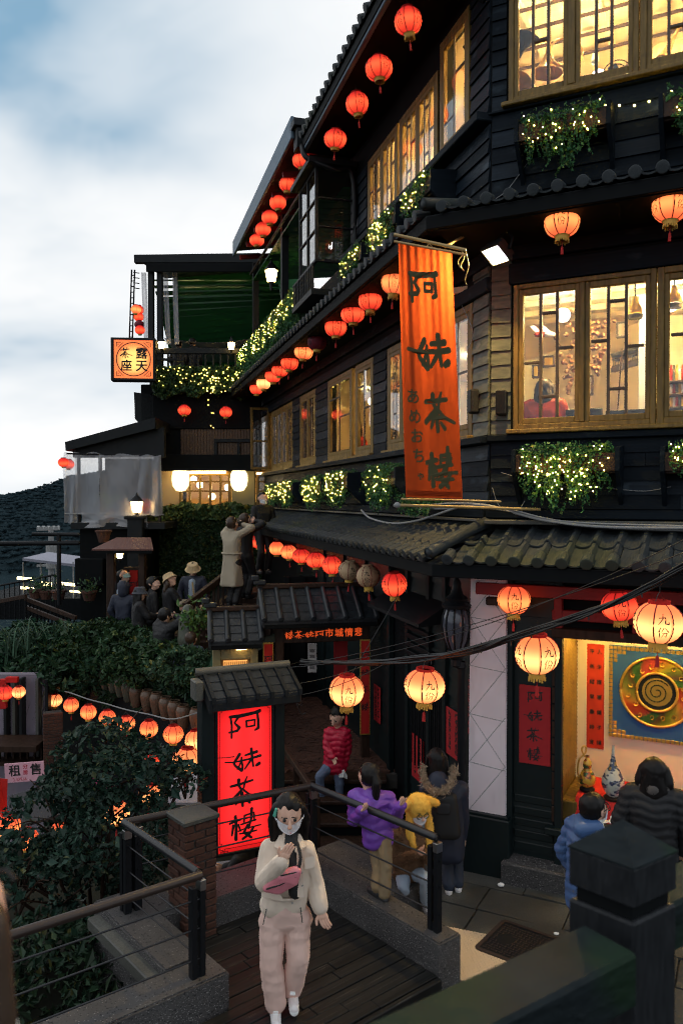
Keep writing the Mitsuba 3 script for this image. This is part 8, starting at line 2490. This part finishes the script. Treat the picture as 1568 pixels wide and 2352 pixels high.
def fluff(t, name, src, n, size, mat):
    v, f, *_ = meshkit.WRITTEN[scene[f'{t}__{src}']['filename']]
    r3 = np.random.default_rng(n)
    q = v[f[r3.integers(0, len(f), n)]].mean(1)
    put(name, leaves(q + r3.normal(0, .004, q.shape), size, r3, droop=.6, asp=.22), mat, t, kind='stuff')


def woman_extra(t, j, k, f, r, z, h, hs, hf, hr, hu):
    # pink belt bag worn across the chest, dark top in the jacket opening, collar, pockets, buttons, hair clip
    put('dark_top', blob([[(w_(668, 1915, .01), .050), (w_(670, 1948, -.035), .062), (w_(676, 2000, -.09), .055), (w_(678, 2050, -.10), .050)]], .02, 3), 'm_ink', t, smooth=True)
    put('belt_bag', crease(blob([('hull', [(w_(612, 2040, -.16), .028), (w_(645, 2014, -.20), .045), (w_(680, 2002, -.185), .036), (w_(676, 2026, -.185), .030), (w_(640, 2046, -.18), .028)])], .016, 3), .006, 20), 'm_pinkbag', t, smooth=True)
    put('belt_bag__zip', tube(bez([w_(612, 2043, -.196), w_(645, 2032, -.228), w_(680, 2014, -.212)], 5), .006, 5), 'm_ink', t)
    put('belt_bag__zip', tube(bez([w_(632, 2016, -.225), w_(655, 2010, -.24), w_(682, 2004, -.212)], 5), .005, 5), 'm_ink', t)
    put('bag_strap', tube(bez([w_(683, 2004, -.19), w_(690, 1970, -.16), w_(682, 1935, -.10)], 5), .012, 6), 'm_ink', t)
    for sx in (-1, 1):
        put('collar', blob([('hull', [(w_(666 + sx * 20, 1922, .01), .020), (w_(666 + sx * 32, 1945, -.05), .016), (w_(667 + sx * 13, 1956, -.10), .009)])], .016, 2), 'm_cotton', t, smooth=True)
        put('jacket_front', hexa([w_(668 + sx * 13, 1950, -.105) + [0, 0, 0], w_(668 + sx * 13, 1950, -.095), w_(668 + sx * 15, 2062, -.15), w_(668 + sx * 15, 2062, -.14), w_(668 + sx * 26, 1950, -.115), w_(668 + sx * 26, 1950, -.105), w_(668 + sx * 30, 2062, -.15), w_(668 + sx * 30, 2062, -.14)]) if sx > 0 else
            hexa([w_(640, 2048, -.15), w_(640, 2048, -.14), w_(652, 2070, -.16), w_(652, 2070, -.15), w_(600, 2045, -.10), w_(600, 2045, -.09), w_(600, 2062, -.11), w_(600, 2062, -.10)]), 'm_cotton', t)
    put('chest_pocket', hexa([w_(700, 1972, -.128), w_(700, 1972, -.12), w_(700, 1998, -.135), w_(700, 1998, -.127), w_(722, 1966, -.10), w_(722, 1966, -.09), w_(722, 1992, -.105), w_(722, 1992, -.095)]), 'm_cotton', t)
    for px, py in ((692, 1975), (693, 2005), (694, 2035), (671, 2075)):
        put('button', ball(w_(px, py, -.158 if py < 2060 else -.13), .007, 1), 'm_greycable', t)
    put('hair_clip', blob([[(h + hr * .92 * hs * 1 + hf * .25 * hs + hu * .55 * hs, .010), (h + hr * 1.02 * hs + hf * .25 * hs + hu * .05 * hs, .013)]], .01, 0), 'm_clip', t)
    put('face_mask__print', ball(h + hf * 1.20 * hs - hu * .72 * hs - hr * .05 * hs, (.004, .003, .006), 1), 'm_pinkbag', t)
    for sg_ in (1, -1):
        put('mask_loop', tube(bez([h + hf * .52 * hs + hr * sg_ * .92 * hs - hu * .15 * hs, h + hf * .1 * hs + hr * sg_ * 1.06 * hs + hu * .0 * hs, h - hf * .05 * hs + hr * sg_ * 1.05 * hs - hu * .1 * hs], 4), .0025, 4), 'm_mask', t)
    put('belt', tube(bez([w_(622, 2066, -.10), w_(650, 2068, -.125), w_(690, 2066, -.10)], 4), .010, 6), 'm_cotton', t)
    for a_, b_ in (((612, 2088), (604, 2125)), ((690, 2085), (694, 2120))):
        put('trouser_pocket', tube(bez([w_(*a_, -.105), w_((a_[0] + b_[0]) / 2, (a_[1] + b_[1]) / 2, -.11), w_(*b_, -.09)], 3), .004, 4), 'm_greyscarf', t)
    for px, py in ((672, 2290), (633, 2335)):
        for q in range(3):
            put('shoe_lace', tube([w_(px - 6, py - 4 - 3 * q, -.10), w_(px + 6, py - 4 - 3 * q, -.10)], .004, 4), 'm_white', t)


procmat('m_pinkcotton', lambda p, n, uv: mix((.60, .40, .34), (.72, .50, .43), fbm(p.x * 8, p.y * 8, p.z * 8, 3)), .85, bump=b_cloth, bscale=.012, spec=.2)
plain('m_clip', (0.10, 0.42, 0.32), 0.4)
person('woman in beige jacket, pink beige trousers and white mask standing on the deck', onz(652, 2326, .0), 1.60, 172, 'chin', 'm_cotton', 'm_pinkcotton', 'm_shoewhite', 'long', mask='m_mask', fine=.018, bulk=.97, hem=.535, sleeve=1.22, leg=1.16, hv=1.16,
       look=(.10, -.95, -.28), extra=woman_extra,
       J=dict(head=w_(664, 1868), neck=w_(665, 1918, .03), chest=w_(660, 1980, .02), waist=w_(655, 2058, .02), hip=w_(650, 2085, .02), sh_r=w_(618, 1950, .02), sh_l=w_(702, 1950, .03), el_r=w_(608, 2025, -.06), wr_r=w_(648, 1978, -.27),
              el_l=w_(722, 2030, .06), wr_l=w_(738, 2092, -.02), hp_r=w_(628, 2112, .02), hp_l=w_(682, 2112, .04), kn_r=w_(622, 2215, -.04), kn_l=w_(684, 2205, -.02), an_r=w_(632, 2315, -.02), an_l=w_(672, 2278, .06)))

# ---- children and others by the wall
PY2 = 7.0
q2 = lambda px, py, dy=0.0: at(px, py, PY2 + dy)
person('child in purple puffer jacket with a black ponytail leaning on the rail', onz(873, 2076, .25), 1.25, -35, 'lowhold', 'm_purple', 'm_khaki', 'm_shoedark', 'pony', puff=(.085, .013), fine=.017, bulk=1.18, lean=.18,
       J=dict(head=q2(845, 1782, .1), neck=q2(846, 1815, .1), chest=q2(852, 1850, .05), waist=q2(865, 1900, .05), hip=q2(868, 1922, .05), sh_r=q2(893, 1835, .1), sh_l=q2(815, 1830, .1), el_r=q2(905, 1888, .05), wr_r=q2(922, 1848, -.25), el_l=q2(812, 1885, .1), wr_l=q2(835, 1860, -.15),
              hp_r=q2(880, 1925, .05), hp_l=q2(862, 1925, .1), an_r=q2(882, 2060, -.22), an_l=q2(866, 2046, -.16), kn_r=q2(886, 1990, -.12), kn_l=q2(868, 1988, -.06)))
PY3 = 7.35
q3 = lambda px, py, dy=0.0: at(px, py, PY3 + dy)


def plush_hat(t, j, k, f, r, z, h, hs, hf, hr, hu):
    put('plush_hat', crease(blob([('hull', [(h + hu * .45 * hs - hf * .15 * hs, 1.32 * hs), (h - hf * .3 * hs - hu * .1 * hs, 1.25 * hs), (h + hf * .35 * hs + hu * .85 * hs, .75 * hs)]),
                                   [(h + hr * 1.05 * hs + hu * 1.0 * hs, .46 * hs), (h + hr * 1.95 * hs + hu * .55 * hs, .34 * hs)], [(h - hr * 1.05 * hs + hu * 1.0 * hs, .46 * hs), (h - hr * 1.95 * hs + hu * .55 * hs, .34 * hs)],
                                   [(h + hr * 1.0 * hs - hu * .2 * hs, .36 * hs), (h + hr * 1.05 * hs + hf * .2 * hs - z * 2.0 * hs, .44 * hs), (h + hr * .75 * hs + hf * .55 * hs - z * 3.4 * hs, .30 * hs)],
                                   [(h - hr * 1.0 * hs - hu * .2 * hs, .36 * hs), (h - hr * 1.15 * hs + hf * .2 * hs - z * 2.0 * hs, .44 * hs), (h - hr * .85 * hs + hf * .55 * hs - z * 3.4 * hs, .30 * hs)]], .018, 3), .006, 26), 'm_yellowplush', t, smooth=True)
    fluff(t, 'plush_hat__pile', 'plush_hat', 5000, .018, 'm_yellowplush')
    fluff(t, 'jacket__pile', 'jacket', 6000, .024, 'm_fuzz')
    for sg_ in (1, -1):
        a_ = np.linspace(0, 2 * np.pi, 14)
        put('glasses', tube(h + hs * (hf * 1.10 + hr * sg_ * .36 + hu * .06) + hs * .27 * (np.outer(np.cos(a_), hr) + np.outer(np.sin(a_), hu)), .004, 4, False), 'm_ink', t)
    put('hood_collar', blob([('hull', [(j['neck'] + r * .05 * k - f * .03 * k, .05 * k), (j['neck'] - r * .05 * k - f * .03 * k, .05 * k)])], .02, 2), 'm_paleblue', t, smooth=True)


person('child in yellow plush hat, brown fuzzy coat and mask crouching on the landing', onz(945, 2085, .13), 1.22, 165, 'lowhold', 'm_fuzz', 'm_paleblue', 'm_shoewhite', None, mask='m_mask', fine=.022, bulk=1.2, look=(.30, -.9, -.25), extra=plush_hat,
       J=dict(head=q3(961, 1862), neck=q3(958, 1898, .03), chest=q3(945, 1935, .03), waist=q3(938, 1985, .05), hip=q3(938, 2000, .06), sh_r=q3(912, 1915, .03), sh_l=q3(982, 1925, .05), el_r=q3(908, 1975, -.02), wr_r=q3(960, 1962, -.22), el_l=q3(985, 1975, 0), wr_l=q3(968, 1955, -.2),
              hp_r=q3(925, 2005, .05), hp_l=q3(955, 2005, .05), kn_r=q3(925, 2040, -.12), kn_l=q3(975, 2018, -.2), an_r=q3(930, 2085, .05), an_l=q3(978, 2080, -.05)))


def fur_bag(t, j, k, f, r, z, h, hs, hf, hr, hu):
    rr_ = np.random.default_rng(61)
    a_ = np.linspace(-.2, np.pi + .2, 40)
    ring = j['neck'] - f * .06 * k + z * .0 + np.outer(np.cos(a_) * .105 * k, r) + np.outer(-np.sin(a_) * .10 * k, z) - np.outer(np.sin(a_) * .115 * k, f) + z * .045 * k
    P_ = np.repeat(ring, 26, 0) + rr_.normal(0, .016, (1040, 3))
    v, fc = leaves(P_, .055, rr_, droop=.3, asp=.12)
    put('fur_trim', (v, fc), 'm_fur', t)
    put('hood', blob([('hull', [(j['neck'] - f * .07 * k, .060 * k), (j['neck'] - f * .09 * k - z * .06 * k + r * .05 * k, .05 * k), (j['neck'] - f * .09 * k - z * .06 * k - r * .05 * k, .05 * k)])], .025, 3), 'm_navy', t, smooth=True)
    put('backpack', blob([('hull', [(j['chest'] - f * .115 * k + r * .05 * k + z * .03 * k, .045 * k), (j['chest'] - f * .115 * k - r * .05 * k + z * .03 * k, .045 * k), (j['waist'] - f * .12 * k + r * .05 * k, .05 * k), (j['waist'] - f * .12 * k - r * .05 * k, .05 * k)])], .03, 2), 'm_ink', t, smooth=True)
    put('backpack__flap', blob([('hull', [(j['chest'] - f * .155 * k + r * .035 * k, .018 * k), (j['chest'] - f * .155 * k - r * .035 * k, .018 * k), (j['chest'] - f * .165 * k - z * .05 * k + r * .035 * k, .012 * k), (j['chest'] - f * .165 * k - z * .05 * k - r * .035 * k, .012 * k)])], .03, 1), 'm_coatblack', t, smooth=True)


PY4 = 7.75
q4 = lambda px, py, dy=0.0: at(px, py, PY4 + dy)
person('person with fur trimmed dark hood and backpack seen from behind by the lamp post', onz(1045, 2040, .0), 1.42, 8, 'pockets', 'm_navy', 'm_darkjeans', 'm_shoewhite', 'long', fine=.026, bulk=1.2, extra=fur_bag, hem=.42,
       J=dict(head=q4(1002, 1745), neck=q4(1006, 1780), chest=q4(1018, 1830), waist=q4(1025, 1895), hip=q4(1028, 1925), sh_r=q4(1058, 1812), sh_l=q4(980, 1812), wr_r=q4(1062, 1925, .1), wr_l=q4(990, 1920, .1), hp_r=q4(1042, 1932), hp_l=q4(1020, 1932), an_r=q4(1052, 2035), an_l=q4(1030, 2040, -.05)))
PY5 = 10.7
q5 = lambda px, py, dy=0.0: at(px, py, PY5 + dy)
person('child in bright red puffer jacket and blue jeans stepping on the stairs', onz(765, 1858, -.5), 1.34, 200, 'down', 'm_redpuff', 'm_jeans', 'm_shoedark', 'bun', puff=(.075, .018), fine=.017, bulk=1.15, look=(-.45, -.75, -.45), hem=.47,
       J=dict(head=q5(773, 1648), neck=q5(774, 1675, .03), chest=q5(772, 1700), waist=q5(770, 1735), hip=q5(768, 1752), sh_r=q5(755, 1682), sh_l=q5(793, 1682), el_r=q5(752, 1715, -.05), wr_r=q5(764, 1740, -.16), el_l=q5(797, 1722), wr_l=q5(788, 1768, -.04), hp_r=q5(759, 1758), hp_l=q5(777, 1758),
              kn_r=q5(733, 1785, -.12), an_r=q5(738, 1832, -.1), kn_l=q5(779, 1805, -.03), an_l=q5(780, 1850)))
put('loose_mask', thick(np.array([[q5(780, 1772, -.1), q5(790, 1768, -.12), q5(797, 1782, -.1)], [q5(778, 1786, -.1), q5(788, 1786, -.13), q5(797, 1790, -.1)]]), .004), 'm_white', label='white cloth mask dangling from the hand of the child in red', cat='mask')
# ---- right: man in blue, woman in black
def man_extra(t, j, k, f, r, z, h, hs, hf, hr, hu):
    put('glasses', cat_mesh([tube([h + hs * (hf * 1.05 + hr * sg_ * .60 + hu * .08), h + hs * (hf * .0 + hr * sg_ * 1.02 + hu * .10)], .004, 4) for sg_ in (1, -1)] + [tube(h + hs * (hf * 1.08 + hr * sg_ * .38 + hu * .02) + hs * .27 * (np.outer(np.cos(np.linspace(0, 6.3, 12)), hr) + np.outer(np.sin(np.linspace(0, 6.3, 12)), hu)), .004, 4, False) for sg_ in (1, -1)]), 'm_ink', t)
    put('hood', blob([('hull', [(j['neck'] + r * .055 * k - f * .01 * k, .035 * k), (j['neck'] - r * .055 * k - f * .01 * k, .035 * k), (j['neck'] - f * .06 * k - z * .02 * k, .045 * k)])], .02, 3), 'm_bluepuff', t, smooth=True)
    put('pale_collar', blob([('hull', [(j['neck'] + f * .03 * k + z * .01 * k, .040 * k), (j['neck'] + f * .065 * k - z * .06 * k, .030 * k)])], .02, 2), 'm_white', t, smooth=True)




def crowd(label, px, py, Y, H, face, **k):
    """py: reading of the top of the head"""
    top = at(px, py, Y)
    return person(label, (top[0], Y, top[2] - H), H, face, fine=k.pop('fine', .036), **k)


crowd('man in blue puffer jacket with glasses and mask, half hidden by the newel post', 1348, 1828, 6.2, 1.54, 62, pose='pockets', top='m_bluepuff', low='m_coatblack', mask='m_mask', puff=(.075, .015), fine=.018, bulk=1.2, extra=man_extra, hem=.45, lean=.08)
crowd('woman with bobbed black hair in a black quilted jacket at the display', 1502, 1744, 6.6, 1.60, 25, pose='pockets', top='m_coatblack', low='m_coatblack', hair='bob', puff=(.07, .016), fine=.020, bulk=1.2, hv=1.15,
      extra=lambda t, j, k, f, r, z, h, hs, hf, hr, hu: put('scarf', crease(blob([[(j['neck'] + r * .05 * k, .035 * k), (j['neck'] - f * .03 * k, .04 * k), (j['neck'] - r * .05 * k, .035 * k)]], .02, 2), .008, 18), 'm_greyscarf', t, smooth=True))
# ---- upper stairs: trench coat, companion, attendant
crowd('person in a long belted beige trench coat raising a camera on the upper stairs', 532, 1188, 15.2, 1.72, 35, pose='camera', top='m_trench', low='m_coatblack', long=True, hair='short', hairmat='m_hairbrown', fine=.034, bulk=1.03, hem=.25,
      extra=lambda t, j, k, f, r, z, h, hs, hf, hr, hu: (put('belt', tube(bez([j['waist'] + (r * math.cos(q) * .125 + f * math.sin(q) * .085) * k for q in np.linspace(0, 6.28, 9)], 3), .018, 6), 'm_trench', t),
                                                     put('camera', fbox(Fr(h + hf * 1.6 * hs, hr, hf, hu), -.07, .07, -.04, .05, -.05, .05, .01), 'm_ink', t)))
crowd('dark clothed person with brown hair behind the trench coat, also raising a hand', 562, 1180, 15.7, 1.66, 40, pose='camera', top='m_coatblack', low='m_coatblack', hair='short', hairmat='m_hairbrown', mask='m_mask')
crowd('attendant in black with a white mask beside the farthest lit planter', 603, 1132, 16.8, 1.70, 150, pose='down', top='m_coatblack', low='m_coatblack', hair='short', mask='m_mask')
# ---- the crowd looking up on the lower landing
up = (.75, -.35, .55)
crowd('man with black hair and a green mask, looking up under the kiosk', 282, 1308, 16.4, 1.72, 70, pose='down', top='m_paleblue', low='m_coatblack', mask='m_greenmask', look=up)
crowd('person in a navy hooded jacket seen from behind, leftmost of the crowd', 284, 1336, 15.6, 1.66, 10, pose='pockets', top='m_navy', low='m_coatblack', hair=None, hat='hood', hatmat='m_navy')
crowd('woman in a dark grey bucket hat holding a phone in front of her', 318, 1350, 15.0, 1.60, 65, pose='phone', top='m_coatblack', low='m_darkjeans', hair='long', hat='bucket', hatmat='m_greyhat', bulk=1.15,
      extra=lambda t, j, k, f, r, z, h, hs, hf, hr, hu: (put('grey_vest', blob([('hull', [(j['chest'] + f * .02 * k, .078 * k), (j['waist'] + f * .02 * k, .078 * k), (j['hip'] + f * .01 * k, .075 * k)])], .03, 2), 'm_greyscarf', t, smooth=True), put('phone', fbox(Fr(j['wr_r'] + f * .08 * k, r, f, z), -.04, .04, -.005, .005, -.02, .10, .004), 'm_ink', t)))
crowd('person in a black cap and dark clothes with a pale mask, looking up', 350, 1326, 15.6, 1.70, 70, pose='down', top='m_coatblack', low='m_coatblack', hat='cap', hatmat='m_ink', mask='m_skin', look=up)
crowd('person in a fluffy beige hat holding a wooden stick across the chest', 388, 1318, 15.3, 1.66, 60, pose='phone', top='m_coatblack', low='m_khaki', hair='bob', hairmat='m_hairbrown', hat='bucket', hatmat='m_beigehat', look=up,
      extra=lambda t, j, k, f, r, z, h, hs, hf, hr, hu: (put('stick', tube([j['wr_r'] - z * .25 * k + f * .12 * k, j['wr_r'] + z * .22 * k - r * .1 * k + f * .1 * k], .016, 6), 'm_bamboo', t), put('sleeve_stripe', blob([[(j['el_r'], .046 * k), (j['wr_r'], .034 * k)]], .03, 1), 'm_trench', t, smooth=True)))
crowd('person in a cream bucket hat, pale shirt and dark open coat at the ivy wall', 444, 1294, 16.0, 1.70, 185, pose='pockets', top='m_navy', low='m_coatblack', hat='bucket', hatmat='m_beigehat', hair='short', look=(0, -.9, -.45),
      extra=lambda t, j, k, f, r, z, h, hs, hf, hr, hu: put('pale_shirt', blob([('hull', [(j['chest'] + f * .045 * k + z * .05 * k, .045 * k), (j['waist'] + f * .045 * k - z * .02 * k, .050 * k)])], .03, 2), 'm_paleblue', t, smooth=True))
crowd('photographer in a black padded jacket raising a camera, seen from behind', 376, 1400, 14.0, 1.62, 40, pose='camera', top='m_coatblack', low='m_coatblack', hair='short', puff=(.09, .010), bulk=1.3, hat='cap', hatmat='m_ink')
crowd('person in a dull blue hooded jacket, head just above the bush by the gate', 438, 1452, 13.2, 1.55, 20, pose='pockets', top='m_paleblue2', low='m_coatblack', hair='short', hairmat='m_hairbrown', bulk=1.15) if plain('m_paleblue2', (0.06, 0.075, 0.12), 0.8) else 0
st2 = thing('bronze_figure', 'small dark garden statue half hidden by leaves beside the gate roof', 'statue')
put('figure', blob([[(at(432, 1400, 13.6), .10), (at(432, 1425, 13.6), .16), (at(434, 1470, 13.6), .20)]], .04, 3), 'm_jargreen', st2, smooth=True)
v, f = leaves(at(458, 1418, 13.4) + brg.normal(0, 1, (220, 3)) * [.16, .12, .12], .11, brg, asp=.5)
put('potted_shrub', (v, f), 'm_leaf', None, color=tint(220, (.06, .12, .03), brg), label='small bright green potted plant beside the statue', cat='plant')
# ---- inside and on the far terrace
iy = lambda px, py, o=-.85: inside(px, py, o)
hd_ = iy(1250, 893)
person('seated person with black hair in a red patterned robe inside the second storey window', (hd_[0], hd_[1], hd_[2] - 1.40), 1.5, 30, 'lowhold', 'm_redrobe', 'm_coatblack', 'm_shoedark', 'bob', fine=.034, bulk=1.35, legs=False,
       extra=lambda t, j, k, f, r, z, h, hs, hf, hr, hu: put('flower_print', cat_mesh([ball(j['waist'] - f * .115 * k + z * .03 + r * .03 * math.cos(q) + z * .03 * math.sin(q), .014, 1) for q in np.arange(5) * 1.257]), 'm_white', t))
for px, py, nm in ((435, 785, 'dark head of a guest on the far terrace, right of the posts'), (402, 790, 'dark head of a guest on the far terrace, left of the other')):
    p = B.p(XF(px), -.5, ZF(py))
    person(nm, (p[0], p[1], p[2] - 1.25), 1.45, 20, 'pockets', 'm_coatblack', 'm_coatblack', 'm_shoedark', 'short', fine=.06, legs=False)
p = at(775, 1025, 13.6)
person('guest in red behind the reflecting side window of the second storey', (p[0] + .35, p[1] + .3, 3.5), 1.5, 60, 'lowhold', 'm_redrobe', 'm_coatblack', 'm_shoedark', 'bob', fine=.05, legs=False)
p = at(560, 1978, 9.3)
person('passer by in black below the red sign, only an arm and back showing', (p[0], p[1], p[2] - 1.22), 1.6, -70, 'phone', 'm_coatblack', 'm_coatblack', 'm_shoedark', 'short', fine=.04)
# ---- the blurred passer by at the left edge, close to the lens
person('blurred person with brown hair cut by the left edge, close to the lens', (-.500, .90, 1.64), 1.66, 12, 'pockets', 'm_khaki', 'm_coatblack', 'm_shoedark', 'long', hairmat='m_hairbrown', fine=.03,
       extra=lambda t, j, k, f, r, z, h, hs, hf, hr, hu: put('scarf', blob([('hull', [(j['neck'] + r * .03 * k, .055 * k), (j['neck'] - r * .03 * k - z * .05 * k, .055 * k)])], .03, 2), 'm_white', t, smooth=True))
